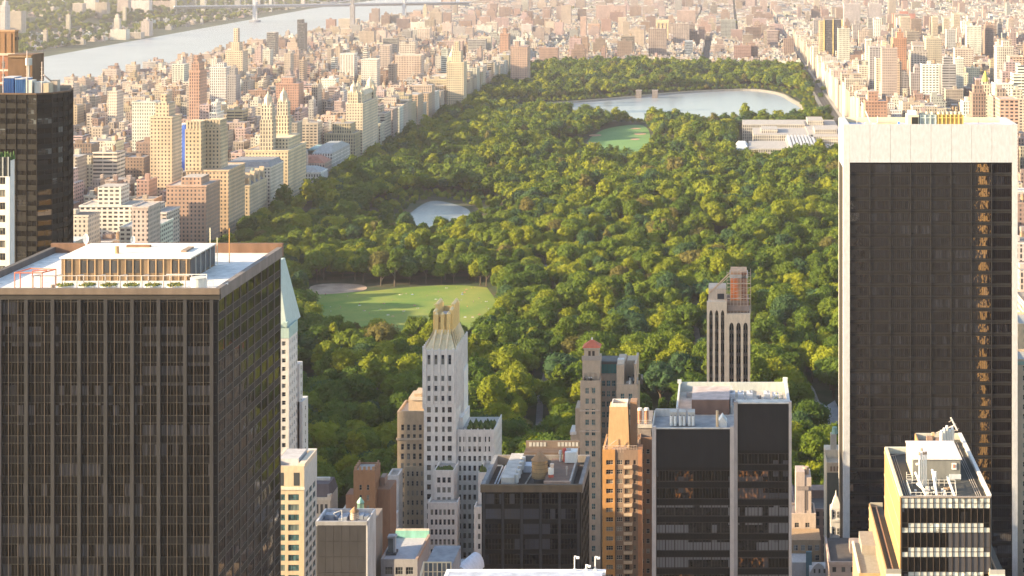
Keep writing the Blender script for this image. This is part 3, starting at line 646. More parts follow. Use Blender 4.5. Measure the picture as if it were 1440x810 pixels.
def left_others():
    # brick tower above the dark one
    B = Bld('brick_tower', 'brick apartment tower with cream bands and brown crown rising behind the dark tower', -262, 640)
    x0, x1, y0, y1 = -292, gx(20, 642), 642, 645; zt = gz(44.5, 642); reserve(x0, x1, y0, y1, zt)
    w = MB(); w.box(x0, x1, y0, y1, 0, zt - 1, c=(.3, .16, .10)); W = x1 - x0
    zb = gz(78, 642); rows = [(gz(96, 642), gz(86, 642)), (gz(114, 642), gz(104, 642)), (gz(132, 642), gz(122, 642)), (gz(150, 642), gz(140, 642))]
    B.facade(w, (x0, y0), SO, W, 0, zb, spread(W, 9, 1.3), rows, c=(.34, .15, .09), kind=('house_glass', (.5, .4, .3), 1, 2), ext=(.4, .4))
    w.box(x0 - .6, x1 + .6, y0 - .7, y1, zb, zb + .9, c=(.62, .5, .4)); w.box(x0 - .3, x1 + .3, y0 - .35, y1, zb + .9, zt, c=(.30, .17, .09)); w.box(x0 - .5, x1 + .5, y0 - .55, y1, zt, zt + .6, c=(.5, .3, .18))
    for z in (gz(100, 642), gz(118, 642)): w.box(x0 - .5, x1 + .5, y0 - .55, y0 - .41, z, z + .7, c=(.66, .56, .47))
    for i in range(10): xx = x0 + 1 + i * (W - 2) / 9; w.box(xx - .15, xx + .15, y0 - .5, y0 - .36, zb + 1, zt - .6, c=(.22, .12, .07))
    B.part('wall', w, 'tint_fine'); B.finish(); 
    b = MB(); b.col = (.2, .15, .12); x = x1 + .6; b.box(x, x + .8, y0, y0 + 1.2, gz(56, 642), gz(52, 642)); b.build('floodlight', MATS['tint'], B.root)
    # white banded block
    Y = 480.; x0, x1 = -245, gx(20.5, 484); zt = gz(221, Y); reserve(x0, x1, Y, Y + 6, zt)
    B = Bld('banded_office_block', 'white banded office block with a roof garden in front of the dark bronze tower', (x0 + x1) / 2, Y)
    w = MB(); w.col = (.74, .71, .68); w.box(x0, x1, Y, Y + 4, 0, zt - 1); W = x1 - x0
    rows = floors(zt, 3.56, 2.0, 48, 5.6); B.facade(w, (x0, Y), SO, W, 0, zt - 5.4, [(.4 + i * 3.2, .4 + i * 3.2 + 3.0) for i in range(int((W - .8) / 3.2))], rows, kind=('house_glass', (.35, .26, .15), 4, 1), ext=(.4, .4), d=.3)
    B.part('wall', w, 'tint_fine'); f = MB(); f.box(x0, x1 + .3, Y - .1, Y + .5, zt - 5.39, zt, c=(.06, .06, .06))
    for i in range(26): xx = x1 - i * 1.5; f.box(xx - .12, xx + .12, Y - .35, Y - .102, zt - 5.3, zt + .1, c=(.5, .5, .48))
    B.part('fin_screen', f, 'tint_fine'); g = MB(); rr = random.Random(3)
    for k in range(160): xx = x1 - rr.random() * 14; yy = Y + .8 + rr.random() * 3; g.cone(xx, yy, zt - 1, zt + .3 + rr.random() * 1.2, .5, .1, 5, c=(.07, .11 + rr.random() * .05, .035))
    B.part('roof_garden', g, 'tint'); B.finish(60)
    # slender white tower under a green copper roof
    Y = 665.; x0, x1 = gx(360, Y), gx(405, Y); y1 = Y + 13; zt = gz(474, Y); reserve(x0, x1 + 6, Y, Y + 26, zt)
    B = Bld('copper_roofed_tower', 'slender white tower with a steep pale green copper roof half hidden by the black tower', (x0 + x1) / 2, Y)
    w = MB(); w.col = (.66, .63, .62); w.box(x0, x1, Y, y1, 0, zt)
    rows = floors(zt, 3.3, 1.7, 44, 1.6); kd = ('house_glass', (.55, .53, .5), 1, 2)
    B.facade(w, (x0, Y), SO, x1 - x0, 0, zt, spread(x1 - x0, 4, 1.5), rows, kind=kd, ext=(.4, .4)); B.facade(w, (x1, Y), EA, 13, 0, zt, spread(13, 4, 1.2), rows, kind=kd)
    for (dx, dy, row) in ((1.2, 5, 512), (2.4, 9, 565), (4.8, 14, 645)): 
        za = gz(row, Y + 13); w.box(x1 - 2, x1 + dx, Y + 13.02, Y + 13 + dy, 0, za, c=(.62, .6, .6))
        for rw in rows[::1]:
            if rw[1] < za - 1: B.panes.append((1.1, 1.7, kd, (x1 + dx + .03, Y + 13 + dy / 2, rw[0]), math.pi / 2))
    B.part('wall', w, 'tint_fine'); g = MB(); g.col = (.46, .55, .54)
    g.pyr(x0 + .6, x1 - .6, Y + .6, y1 + 9, zt + 3.2, gz(368, Y + 8), .12, .5); rf = B.part('roof', g, 'tint_fine')
    c = MB(); c.col = (.38, .5, .48); c.box(x0 - .5, x1 + .5, Y - .5, Y + .5, zt, zt + 3.6); c.box(x1 - .5, x1 + .5, Y + .5, y1, zt, zt + 4); c.box(x0 - .5, x1 + .6, Y - .6, y1, zt - .4, zt)
    for i in range(4): c.box(x1 - 1 - i * 3, x1 - .4 - i * 3, Y - .6, Y + .6, zt + 3.6, zt + 5)
    c.box(x1 - 2, x1 - .2, Y - .55, Y + 3, zt + 4, zt + 5.8); B.part('copper_parapet', c, 'tint_fine'); d = MB(); d.col = (.05, .06, .06); d.box(x1 - 9.2, x1 - 8.2, Y + .4, Y + 1.4, zt + 3.6, zt + 7.); B.part('dormer', d, 'tint_fine')
    B.finish(90)
    # cream block
    B = simple_tower('cream_block', 'cream masonry office block with teal windows and a roof pavilion right of the black tower', 380, 426.7, 655, 520, 15.5, (.66, .53, .38), 3.07, 1.9, 3.3, 4.8, ('teal_glass', (.2, .2, .18), 3, 1), side=(.62, .58, .54), roofc=(.45, .43, .42), m0=.8, par=1.2, off=7.4, cap=60)
    x0, x1, Y, y1, zt = B.dim; B.wall.box(x0, x1 + .45, Y - .55, Y - .31, zt - 7.2, zt - 6.4, c=(.78, .7, .6))
    for i in range(4): xx = x1 - 2 - i * 4.8; B.wall.box(xx - .9, xx + .9, Y - .33, Y - .305, zt - 6, zt - 2, c=(.05, .06, .07))
    p = MB(); p.col = (.5, .48, .5); p.pyr(x1 - 8.5, x1 - 2.2, Y + 3, Y + 14, zt - 1, zt + 1.2, .95, .95); B.part('skylight', p, 'tint'); p = MB(); p.col = (.74, .62, .48)
    p.box(x1 - 1.6, x1 + .32, Y + .3, y1, zt - 1, zt + .5); p.box(x1 - 9.6, x1 - 8.8, Y + 2, y1, zt - 1, zt + .9, c=(.7, .6, .5)); B.part('parapet', p, 'tint_fine')
    p = MB(); p.col = (.5, .5, .5)
    for (a, b, h) in ((3, 4, 1.4), (11.5, 6, 2.2), (13.5, 9, 1.2), (12.5, 11, 1.8)): p.box(x1 - a - 1, x1 - a + .6, Y + b, Y + b + 1.8, zt - 1.2, zt + h - 1); 
    B.part('roof_plant', p, 'tint'); close(B)
    # grey panel block
    Y = 500.; x0, x1, y1, zt = gx(445, Y), gx(516.5, Y), 511., gz(733, Y); reserve(x0, x1, Y, y1, zt)
    B = Bld('grey_panel_block', 'low block with a smooth dark grey panelled front, white marble side and sunken roof', (x0 + x1) / 2, Y)
    w = MB(); w.box(x0, x1 - .3, Y, y1, 0, zt - 1.5, c=(.1, .1, .1), ct=(.2, .21, .25)); W = x1 - x0
    for j in range(5):
        for i in range(6):
            a = x0 + .3 + i * (W - .6) / 6; z1_ = zt - 1.2 - j * 4.6; w.box(a + .03, a + (W - .6) / 6 - .03, Y - .2, Y - .01, z1_ - 4.52, z1_, c=(.045, .045, .055))
    w.box(x0 - .2, x1, Y - .35, Y + .4, zt - 1.1, zt, c=(.36, .36, .39)); w.box(x0 - .2, x0 + .25, Y + .4, y1, zt - 1.5, zt, c=(.7, .7, .74)); w.box(x0 - .2, x1, y1, y1 + .4, zt - 1.5, zt, c=(.6, .6, .65))
    w.box(x0, x1 - .3, Y - .25, Y - .02, zt - 26.5, zt - 24.4, c=(.3, .42, .45)); B.part('wall', w, 'tint'); s = MB(); s.box(x1 - .3, x1 + .15, Y + .401, y1 + .4, 0, zt, c=(.68, .66, .66)); s.box(x1 - .3, x1 + .16, Y - .3, Y + .4, 0, zt - 1.1, c=(.6, .58, .6)); B.part('marble_side', s, 'tint')
    for k in range(9):
        p = MB(); rr = random.Random(k + 5); xx = x0 + 1 + k * 1.45; h = .6 + rr.random() * 1.1; p.box(xx, xx + .9 + rr.random() * .5, Y + 4 + rr.random() * 3, Y + 9, zt - 1.5, zt - 1.5 + h, c=(.32, .36, .44)); B.part('roof_unit', p, 'tint')
    B.finish()
    water_tank(gx(498, 503), 503.4, zt - 1.6, 1.3, 2.2, 'small cylindrical roof tank with a dark cone lid on the grey panelled block', None, wood=(.62, .5, .42))
    r = empty('roof_mast', (gx(483, 501), 502, zt), 'white hooked lighting mast on the roof of the grey panelled block', 'mast'); a = MB(); a.col = (.65, .65, .66); X = gx(481, 502)
    a.rod((X, 502, zt - 1.5), (X, 502, zt + 2.6), .12); a.rod((X, 502, zt + 2.6), (X - 2.6, 502, zt + 1.6), .1); a.rod((X - 2.6, 502, zt + 1.6), (X - 1.6, 502, zt + .8), .08); a.build('pole', MATS['tint'], r)
    # brown brick tower with notched crown
    B = simple_tower('brown_brick_tower', 'squat brown brick tower with an open notched crown at the park edge', 498.5, 526.5, 661, 600, 9, (.30, .17, .10), 3.6, 1.9, .9, 2.4, m0=.9, par=.6, off=4.5, cap=30)
    x0, x1, Y, y1, zt = B.dim; c = MB(); c.col = (.4, .25, .16)
    for k in range(5): xx = x0 + k * (x1 - x0 - .8) / 4; c.box(xx, xx + .8, Y - .35, Y + .4, zt, zt + 1.2)
    for k in range(1, 4): yy = Y + k * 2.3; c.box(x0 - .1, x0 + .4, yy, yy + .8, zt, zt + 1.2); c.box(x1 - .4, x1 + .1, yy, yy + .8, zt, zt + 1.2)
    B.part('crown', c, 'tint_fine'); w = MB(); w.box(x1 + .4, x1 + 5, Y + 3, Y + 14, 0, gz(692, Y), c=(.3, .17, .11)); w.box(x1 + .6, x1 + 2.2, Y + 7, Y + 12, gz(692, Y), gz(680, Y), c=(.33, .24, .2)); w.box(x0 - 3.5, x0 - .4, Y + 2, Y + 9, 0, gz(698, Y), c=(.34, .19, .13)); B.part('wing', w, 'tint_fine'); close(B)
    r = empty('copper_lantern', (gx(507, 560), 560, gz(718, 560)), 'green copper lantern turret in front of the brown brick tower', 'turret'); X = gx(507, 560); z = gz(720, 560); l = MB(); l.col = (.25, .5, .42)
    l.cone(X, 560, z - 2, z + .3, 1.6, 1.3, 8); l.cone(X, 560, z + 3, z + 3.4, 1.2, 1.2, 8); l.build('base', MATS['tint'], r)
    for k in range(8): a = 6.2832 * k / 8; p = MB(); p.col = (.3, .52, .45); p.rod((X + .95 * math.cos(a), 560 + .95 * math.sin(a), z + .3), (X + .95 * math.cos(a), 560 + .95 * math.sin(a), z + 3), .12, 4); p.build('column', MATS['tint'], r)
    l = MB(); l.col = (.28, .52, .44); l.cone(X, 560, z + 3.4, z + 4.8, 1.2, .15, 8); l.build('dome', MATS['tint'], r)
    w = MB(); w.box(gx(488, 562), gx(531, 562), 558, 570, 0, z - 2, c=(.3, .25, .22)); w.box(gx(488, 562), gx(531, 562), 557.7, 557.99, z - 2.6, z - 1.6, c=(.45, .4, .36)); tag(w.build('low_building', MATS['tint_fine']), 'low dark brick building carrying the green copper lantern', 'building')
    # mansard club building
    B = Bld('mansard_building', 'cream stone building with arched windows under a dark slate mansard roof', gx(455, 600), 600); w = MB(); x0, x1 = gx(440, 600), gx(464, 600); w.col = (.66, .58, .5); w.box(x0, x1, 600, 612, 0, gz(700, 600)); reserve(x0, x1, 600, 612, 50)
    for k in range(4): xx = x1 - 1.3 - k * 1.6; w.box(xx - .45, xx + .45, 599.93, 599.995, gz(722, 600), gz(709, 600), c=(.07, .07, .07)); w.cone(xx, 599.99, 0, 0, .1, .1, 3)
    w.box(x0, x1 + .4, 599.5, 599.92, gz(703, 600), gz(699, 600), c=(.72, .64, .55)); w.box(x1 - .8, x1 + .5, 599.4, 601, gz(703, 600), gz(695, 600)); B.part('wall', w, 'tint_fine')
    m_ = MB(); m_.col = (.13, .11, .12); m_.pyr(x0 - 2, x1, 600, 612, gz(699, 600), gz(683, 600), .8, .7); m_.box(x0 - 2, x1 - 1.5, 606, 607, gz(683, 600), gz(679, 600), c=(.6, .58, .56)); B.part('roof', m_, 'tint'); B.finish()
    # little white stepped house
    B = simple_tower('white_town_house', 'narrow white stuccoed town house with stepped roof gables beside the tan block', 546.5, 559.5, 668, 640, 8, (.72, .70, .70), 4.4, 2.4, 1.0, 2.2, m0=.4, par=.8, off=3, cap=20, sidewin=False); close(B)
    B = Bld('white_gabled_house', 'small white house with pointed gables and grey stone lower floors, below the white town house', gx(547, 612), 612); x0, x1 = gx(537, 612), gx(557, 612); w = MB(); w.col = (.70, .69, .7); z1_ = gz(728, 612)
    w.box(x0 + .7, x1 - .7, 612, 620, 0, z1_); w.box(x0, x1, 611.5, 619, 0, gz(750, 612), c=(.42, .37, .34)); w.box(x0 - .2, x1 + .2, 611.2, 611.49, gz(752, 612), gz(748, 612), c=(.5, .42, .4))
    w.solid([(x0 + .8, 612.1, z1_), (x1 - .8, 612.1, z1_), ((x0 + x1) / 2, 612.1, gz(717, 612)), (x0 + .8, 612.6, z1_), (x1 - .8, 612.6, z1_), ((x0 + x1) / 2, 612.6, gz(717, 612))], [(0, 1, 2), (5, 4, 3), (0, 2, 5, 3), (1, 4, 5, 2)])
    for (px, ra, rb) in ((544, 747, 738), (549.5, 747, 738), (541.5, 768, 755), (548.5, 768, 755)): 
        xx = gx(px, 612); yy = 611.97 if rb < 750 else 611.47; B.panes.append((.9, gz(rb, 612) - gz(ra, 612), ('house_glass', (.6, .6, .6), 1, 2), (xx, yy, gz(ra, 612)), 0))
    B.part('wall', w, 'tint_fine'); B.finish()
    # roof with copper trim in the foreground between
    B = Bld('low_grey_building', 'low grey building with a pale flat roof and turquoise copper rear parapet', gx(570, 560), 560); x0, x1 = gx(537, 560), gx(586, 560); zt = gz(786, 560); zr = zt - 1
    reserve(x0, x1, 560, 600, zt); w = MB(); w.col = (.36, .35, .38); w.box(x0, x1, 560, 583, 0, zr, ct=(.5, .5, .54)); W = x1 - x0
    B.facade(w, (x0, 560), SO, W, 0, zt, spread(W, 3, 2.4, .6), floors(zt, 4.4, 2.4, 3, 2.6), kind=('house_glass', (.3, .3, .3), 3, 2), ext=(.3, .3), d=.3)
    w.box(x1 - .4, x1 + .4, 560.01, 583, zr, zt + .2, c=(.42, .3, .24)); w.box(x0 - .4, x0, 560.01, 583, zr, zt, c=(.45, .42, .42)); B.part('wall', w, 'tint_fine')
    c = MB(); c.col = (.25, .55, .48); c.box(x0, x1, 583, 583.5, zr, zt + 1.3); c.box(x0, x1, 583.5, 583.9, zr, zt + 1.9, c=(.6, .52, .46)); B.part('copper_parapet', c, 'tint')
    p = MB(); p.col = (.12, .12, .13); X = gx(550, 566); p.box(X - 2.1, X + 1.6, 566, 570, zr, zr + .8); p.box(X - 1.2, X + .4, 567, 569.5, zr + .8, zr + 5.4, c=(.18, .2, .2)); p.box(X + .6, X + 1.3, 566.5, 568, zr + .4, zr + 6.2, c=(.5, .5, .52)); p.box(X - 1.4, X + 1.4, 566.6, 569.6, zr + 5.41, zr + 6, c=(.45, .45, .48)); B.part('cooling_unit', p, 'tint'); B.finish()

office_black(); dark_residential.__doc__
glass('dark_flat_glass', base=(.004, .0035, .003), blind=(.03, .026, .024), pb=.2, cell=(3.2, 3.2, 3.35), wav=.1, ior=1.5)
glass('dark_flat_open', base=(.02, .018, .016), blind=(.12, .13, .13), pb=.45, cell=(1.6, 1.6, 3.35), wav=.1, ior=1.8)
dark_residential(); left_others()
def middle_towers():
    HK = ('house_glass', (.34, .32, .3), 1, 2); DK = ('house_glass', (.18, .15, .13), 2, 2)
    # tan block left of the white tower
    B = simple_tower('tan_stone_block', 'tan stone apartment block with arched top windows, left of the white gold-crowned tower', 560, 597.5, 578, 655, 16, (.46, .35, .25), 3.7, 2.3, 1.15, 2.45, HK, m0=.6, off=4.2, cap=60)
    x0, x1, Y, y1, zt = B.dim; p = MB(); p.col = (.5, .38, .28); p.box(x0 + 3.2, x1 - .4, Y + 4, y1 - 1, zt - .9, zt + 4); p.box(x0 + 4, x1 - .2, Y + 3.4, Y + 3.99, zt + 3.2, zt + 4.4, c=(.6, .5, .42)); p.box(x0 + 5.2, x0 + 8, Y + 5, y1 - 2, zt + 4.01, zt + 5.4); B.part('roof_house', p, 'tint_fine')
    for z in (zt - 11, zt - 33.5, zt - 44): B.wall.box(x0 - .7, x1, Y - .75, Y - .32, z, z + .8, c=(.55, .44, .34))
    B.wall.box(x0 + 2.7, x1, Y - 1.6, Y - .31, 0, zt - 21, c=(.42, .34, .25)); 
    for j in range(11):
        for k in range(4):
            xx = x0 + 4.1 + k * 1.75; z = zt - 24.5 - j * 3.7
            if z > 2: B.panes.append((.8, 1.9, HK, (xx, Y - 1.63, z), 0))
    close(B)
    # white tower with the gold crown
    Y = 640.; x0, x1, y1, zt = gx(598, Y), gx(640, Y), 664., gz(492, Y); reserve(x0, gx(695, Y), Y - 14, y1, zt + 14)
    B = Bld('white_stepped_tower', 'tall white stepped stone tower with golden finned crown in front of the lawn', (x0 + x1) / 2, Y)
    w = MB(); w.col = (.80, .75, .71); w.box(x0, x1, Y, y1, 0, zt); W = x1 - x0
    cols = [(.9, 2.0), (3.5, 4.6), (6.1, 7.2), (8.7, 9.8)]; tall = [(zt - 5.4, zt - 1.8)]; up = [(zt - 11.6 - 3.75 * i, zt - 9.6 - 3.75 * i) for i in range(3)]
    low = [(zt - 23.4 - 3.62 * i, zt - 21.3 - 3.62 * i) for i in range(18) if zt - 23.4 - 3.62 * i > 2]
    B.facade(w, (x0, Y), SO, W, zt - 20, zt, cols, tall + up, kind=('house_glass', (.25, .25, .28), 1, 3), d=.5, ext=(.4, .4))
    B.facade(w, (x0, Y), SO, W, 0, zt - 20, [(.7, 2.2), (3.75, 4.75), (6.4, 7.4), (8.5, 10.0)], low, kind=DK, d=.6, ext=(.4, .4))
    for i in range(5): u = (.2, 2.75, 5.35, 7.95, 10.6)[i]; w.obox((x0, Y), SO, u - .38, u + .38, .51, 1.1, zt - 20, zt + .6)
    D = y1 - Y; B.facade(w, (x1, Y), EA, D, 0, zt, spread(D, 7, 1.1), tall + up + low, kind=HK, d=.4); B.facade(w, (x0, y1), WE, D, 0, zt, spread(D, 7, 1.1), up + low, kind=HK, d=.4)
    for i in range(9): v = .3 + i * (D - .8) / 8; w.obox((x1, Y), EA, v, v + .8, .41, 1., zt - 22, zt + 1.4); w.obox((x0, Y + D), WE, v, v + .8, .41, 1., zt - 22, zt + 1.4)
    w.box(x1 + .41, x1 + 1.3, Y + 13, y1 - .5, 0, zt - 11); w.box(x1 + .4, x1 + 2., Y + 6, y1 - 1, 0, zt - 27)
    # crown: sloping glazed roof, lantern and golden fins
    g = MB(); g.col = (.72, .62, .42); lx0, lx1, ly0, ly1, lz = x0 + 3.1, x1 - 2.6, Y + 4.5, y1 - 3.5, zt + 6.2
    P = [(x0, Y, zt + .02), (x1, Y, zt + .02), (x1, y1, zt + .02), (x0, y1, zt + .02), (lx0, ly0, lz), (lx1, ly0, lz), (lx1, ly1, lz), (lx0, ly1, lz)]
    g.solid(P, [(0, 1, 5, 4), (1, 2, 6, 5), (2, 3, 7, 6), (3, 0, 4, 7)]); B.part('glazed_roof', g, 'tint_fine'); g = MB(); g.col = (.78, .62, .34); g.box(x0 + 1.7, x1 - 1.5, Y + 2.4, y1 - 2, zt + .5, zt + 3.6); g.box(x0 + 2.5, x1 - 2.1, Y + 3.6, y1 - 2.8, zt + 3.6, zt + 6.8); B.part('crown_step', g, 'tint_fine')
    g = MB(); g.col = (.72, .53, .24); zt2 = zt + 12.4; g.box(lx0, lx1, ly0, ly0 + .5, lz - .3, zt2); g.box(lx0, lx0 + .5, ly0 + .5, ly1, lz - .3, zt2); g.box(lx1 - .5, lx1, ly0 + .5, ly1, lz - .3, zt2); g.box(lx0 + .5, lx1 - .5, ly1 - .5, ly1, lz - .3, zt2)
    g.box(lx0 + .5, lx1 - .5, ly0 + 5.5, ly1 - .5, zt2 - 2.4, zt2 - 2., c=(.75, .72, .78)); g.box(lx0 + 1.5, lx0 + 1.8, ly0 - .01, ly0 - .005, zt2 - 3, zt2 - 1, c=(.1, .05, .04)); lant = B.part('lantern', g, 'tint_fine')
    gold = (.85, .6, .24)
    def fin(p0, p1, q, top, n):   # sloping rib then upright blade
        f = MB(); f.col = gold; (ax, ay), (bx, by) = p0, p1; tx, ty = q
        f.solid([(ax - tx, ay - ty, zt), (ax + tx, ay + ty, zt), (bx + tx, by + ty, lz - .4), (bx - tx, by - ty, lz - .4), (ax - tx, ay - ty, zt + 1.6), (ax + tx, ay + ty, zt + 1.6), (bx + tx, by + ty, lz + 1.6), (bx - tx, by - ty, lz + 1.6)],
                [(0, 1, 5, 4), (4, 5, 6, 7), (3, 2, 1, 0), (1, 2, 6, 5), (0, 4, 7, 3), (2, 3, 7, 6)], c=(.8, .66, .45))
        h = .68; f.box(bx - h, bx + h, by - h, by + h, lz - .5, top - .7); f.cone(bx, by, top - .7, top + .1, h * 1.25, .16, 8, c=(.85, .66, .36)); B.part('fin', f, 'tint_fine')
    for i in range(3): t = i / 2; fin((x0 + 2.75 + t * 5.2, Y + .2), (lx0 + .45 + t * (lx1 - lx0 - .9), ly0 - .3), (.28, 0), zt2 + .8 + (0, 0, .2)[i], i)
    for i in range(7): t = i / 6; yy = Y + 1.6 + t * (D - 3.2); yb = ly0 + .9 + t * (ly1 - ly0 - 1.2); tp = zt2 + 1.2 + (2.2 if i in (2, 3, 4, 5) else 1.); fin((x1 - .1, yy), (lx1 + .3, yb), (0, .3), tp, i); fin((x0 + .1, yy), (lx0 - .3, yb), (0, .3), tp - (0 if i > 1 else .6), i)
    # right wing, low wings in front
    DKs = ('house_glass', (.2, .17, .15), 1, 2)
    def wing(a, b, ya, yb, row, cols_n, cw, step_off=2.6, c=(.80, .75, .71), roof=(.4, .38, .36)):
        X0, X1 = gx(a, ya), gx(b, ya); z = gz(row, ya); w.box(X0, X1, ya, yb, 0, z - 1, c=c, ct=roof); WW = X1 - X0
        rows = floors(z, 3.62, 2.0, 30, step_off); B.facade(w, (X0, ya), SO, WW, 0, z, spread(WW, cols_n, cw, .4), rows, kind=DKs, d=.35, c=c, ext=(.3, .3)); B.facade(w, (X1, ya), EA, yb - ya, 0, z, spread(yb - ya, max(1, int((yb - ya) / 3)), 1.1), rows, kind=DKs, d=.35, c=c); B.facade(w, (X0, yb), WE, yb - ya, 0, z, spread(yb - ya, max(1, int((yb - ya) / 3)), 1.1), rows, kind=DKs, d=.35, c=c)
        return X0, X1, z
    X0, X1, zw = wing(641.5, 694, 641, 662, 604, 7, 1.0)
    for i in range(6): xx = X0 + 1 + i * (X1 - X0 - 2) / 5; w.box(xx - .22, xx + .22, 640.3, 640.64, zw - 8, zw + .5)
    a1 = wing(612, 637, 628, 640, 661, 3, 1.2); a2 = wing(603, 642, 622, 628, 706, 6, .9); a3 = wing(674, 694, 626, 641, 664, 2, .9); wing(668, 698, 620, 626, 712, 3, .9)
    B.part('wall', w, 'tint_fine'); B.finish(100)
    rr = random.Random(5)
    def garden(n, xa, xb, ya, yb, z, h, lab):
        g = MB()
        for k in range(n):
            xx, yy = xa + rr.random() * (xb - xa), ya + rr.random() * (yb - ya); hh = h * (.4 + rr.random() * .6); g.cone(xx, yy, z, z + hh * .5, .3 + .35 * rr.random(), .75, 5, c=rr.choice([(.06, .1, .02), (.1, .13, .03), (.14, .13, .04)]), rot=rr.random()); g.cone(xx, yy, z + hh * .5, z + hh, .75, .1, 5, c=rr.choice([(.06, .1, .02), (.1, .13, .03)]), rot=rr.random())
        tag(g.build('roof_garden', MATS['tint']), lab, 'plants')
    garden(90, X0 + 4, X1 - .6, 643, 651, zw - 1, 2.8, 'bushy roof garden on the right wing of the white tower'); garden(50, a1[0] + .5, a1[1] - .5, 629, 631, a1[2] - 1, 2.2, 'green planting on the low front wing of the white tower')
    garden(14, a3[0] + .4, a3[0] + 1.8, 627, 629, a3[2] - 1, 3.4, 'small clipped evergreen on the right front wing of the white tower')
    # red roofed tower
    Y = 640.; r = (.50, .40, .31)
    B = Bld('red_roofed_tower', 'beige apartment tower with a small red tiled hip roof and belvedere, at the park edge', gx(832, Y), Y); w = MB(); w.col = r
    xa, xb = gx(817.5, Y), gx(843, Y); zs = gz(535, Y); w.box(xa, xb, Y, Y + 12, 0, zs - 1); reserve(gx(808, Y), gx(895, Y), Y - 2, Y + 22, gz(512, Y))
    HKr = ('teal_glass', (.45, .43, .38), 2, 2); rows = floors(zs, 3.95, 2.1, 30, 2.7); B.facade(w, (xa, Y), SO, xb - xa, 0, zs, spread(xb - xa, 2, 1.4, 1.), rows, kind=HKr, ext=(.4, .4)); B.facade(w, (xb, Y), EA, 12, 0, zs, spread(12, 2, 1.2), rows[:3], kind=HKr)
    ta, tb = gx(821.5, Y + 3), gx(842, Y + 3); z1_, z2 = gz(504, Y + 3), gz(489, Y + 3); w.box(ta - .6, tb + .6, Y + 2, Y + 11, zs - .99, z1_); w.box(ta, tb, Y + 3, Y + 8.5, z1_ - .01, z2)
    w.box(ta - .8, tb + .8, Y + 1.8, Y + 1.99, z1_ - .5, z1_ + 1.2, c=(.42, .36, .32)); w.box(ta - .3, tb + .3, Y + 2.7, Y + 8.8, z2 - .5, z2 + .01, c=(.58, .5, .42))
    for k in range(2): xx = (ta + tb) / 2 - .75 + k * 1.5; w.box(xx - .45, xx + .45, Y + 2.93, Y + 2.99, z1_ + .8, z1_ + 2.8, c=(.06, .04, .035))
    for k in range(4): xx = ta + k * (tb - ta) / 3; w.box(xx - .5, xx + .3, Y + 1.5, Y + 1.9, zs, zs + 2.4)
    x2, x3 = gx(843.5, Y + 8), gx(868, Y + 8); zm = gz(526, Y + 8); w.box(x2, x3, Y + 8, Y + 20, 0, zm); rows2 = floors(zm, 3.95, 2.2, 30, 2.4)
    B.facade(w, (x2, Y + 8), SO, x3 - x2, 0, zm, spread(x3 - x2, 3, 1.4, .3), rows2, kind=HKr, c=(.40, .33, .27))
    x4, x5 = gx(867, Y + 2), gx(895, Y + 2); zn = gz(513.5, Y + 2); w.box(x4, x5, Y + 2, Y + 20, 0, zn - 7.5); w.box(x4, x4 + 2.8, Y + 2, Y + 20, zn - 7.5, zn); w.box(x5 - .8, x5, Y + 2, Y + 20, zn - 7.5, zn + .5); w.box(x4 + 2.8, x5 - .8, Y + 12, Y + 20, zn - 7.5, zn - .6)
    B.facade(w, (x4, Y + 2), SO, x5 - x4, 0, zn - 7.2, spread(x5 - x4, 2, 1.4, .8), floors(zn - 7.5, 3.95, 2.2, 30, 3.1), kind=HKr, ext=(0, .4)); B.facade(w, (x5, Y + 2), EA, 18, 0, zn - 7.5, spread(18, 4, 1.2), floors(zn - 7.5, 3.95, 2.2, 30, 3.1), kind=HKr)
    x6 = gx(811, Y); w.box(x6 - .6, xa, Y + 1, Y + 12, 0, gz(575, Y)); w.box(x6 - 2.4, x6 - .6, Y + 1, Y + 10, 0, gz(612, Y)); w.box(x6 - 2.6, x6 - .2, Y + .6, Y + 10, gz(612, Y), gz(608, Y), c=(.7, .68, .66))
    for z in (gz(607, Y), gz(578, Y)): w.box(xa - .6, xb + .3, Y - .7, Y - .41, z, z + .5, c=(.58, .48, .4))
    for k in range(2):
        for (zz) in (gz(606, Y),): 
            for (xc, yf) in ((xa + 2.3 + k * 2.3, Y - .44), ): w.cone(xc, yf, zz + 3.2, zz + 3.21, .01, .01, 3)
    B.part('wall', w, 'tint_fine'); g = MB(); g.col = (.07, .2, .19); 
    for k in range(5): xx = x2 + .3 + k * (x3 - x2 - .6) / 5; g.box(xx + .08, xx + (x3 - x2 - .6) / 5 - .08, Y + 9, Y + 9.2, zm + .1, gz(513, Y + 8))
    B.part('conservatory_glass', g, 'tint'); g = MB(); g.col = (.12, .12, .12); g.box(x2, x3, Y + 8.8, Y + 18, gz(513, Y + 8), gz(509, Y + 8)); g.box(x2, x3, Y + 9.3, Y + 18, zm, gz(513, Y + 8), c=(.1, .2, .18)); B.part('conservatory_roof', g, 'tint')
    g = MB(); g.col = (.55, .14, .08); g.pyr(ta - .7, tb + .7, Y + 2.4, Y + 9.1, z2, gz(477.5, Y + 6), .12, .1); g.cone((ta + tb) / 2, Y + 5.75, gz(478.5, Y + 6), gz(474, Y + 6), .3, .2, 8, c=(.8, .78, .75)); B.part('tile_roof', g, 'tint_fine')
    rr2 = random.Random(8)
    for k in range(26): g = MB(); xx = x4 + 3 + rr2.random() * 6; yy = Y + 3 + rr2.random() * 7; h = .6 + rr2.random() * 1.8; g.box(xx, xx + .3 + rr2.random() * 1.2, yy, yy + .8, zn - 7.5, zn - 7.5 + h, c=rr2.choice([(.1, .09, .08), (.4, .38, .36), (.05, .07, .03), (.7, .68, .66)])); B.part('terrace_furnishing', g, 'tint')
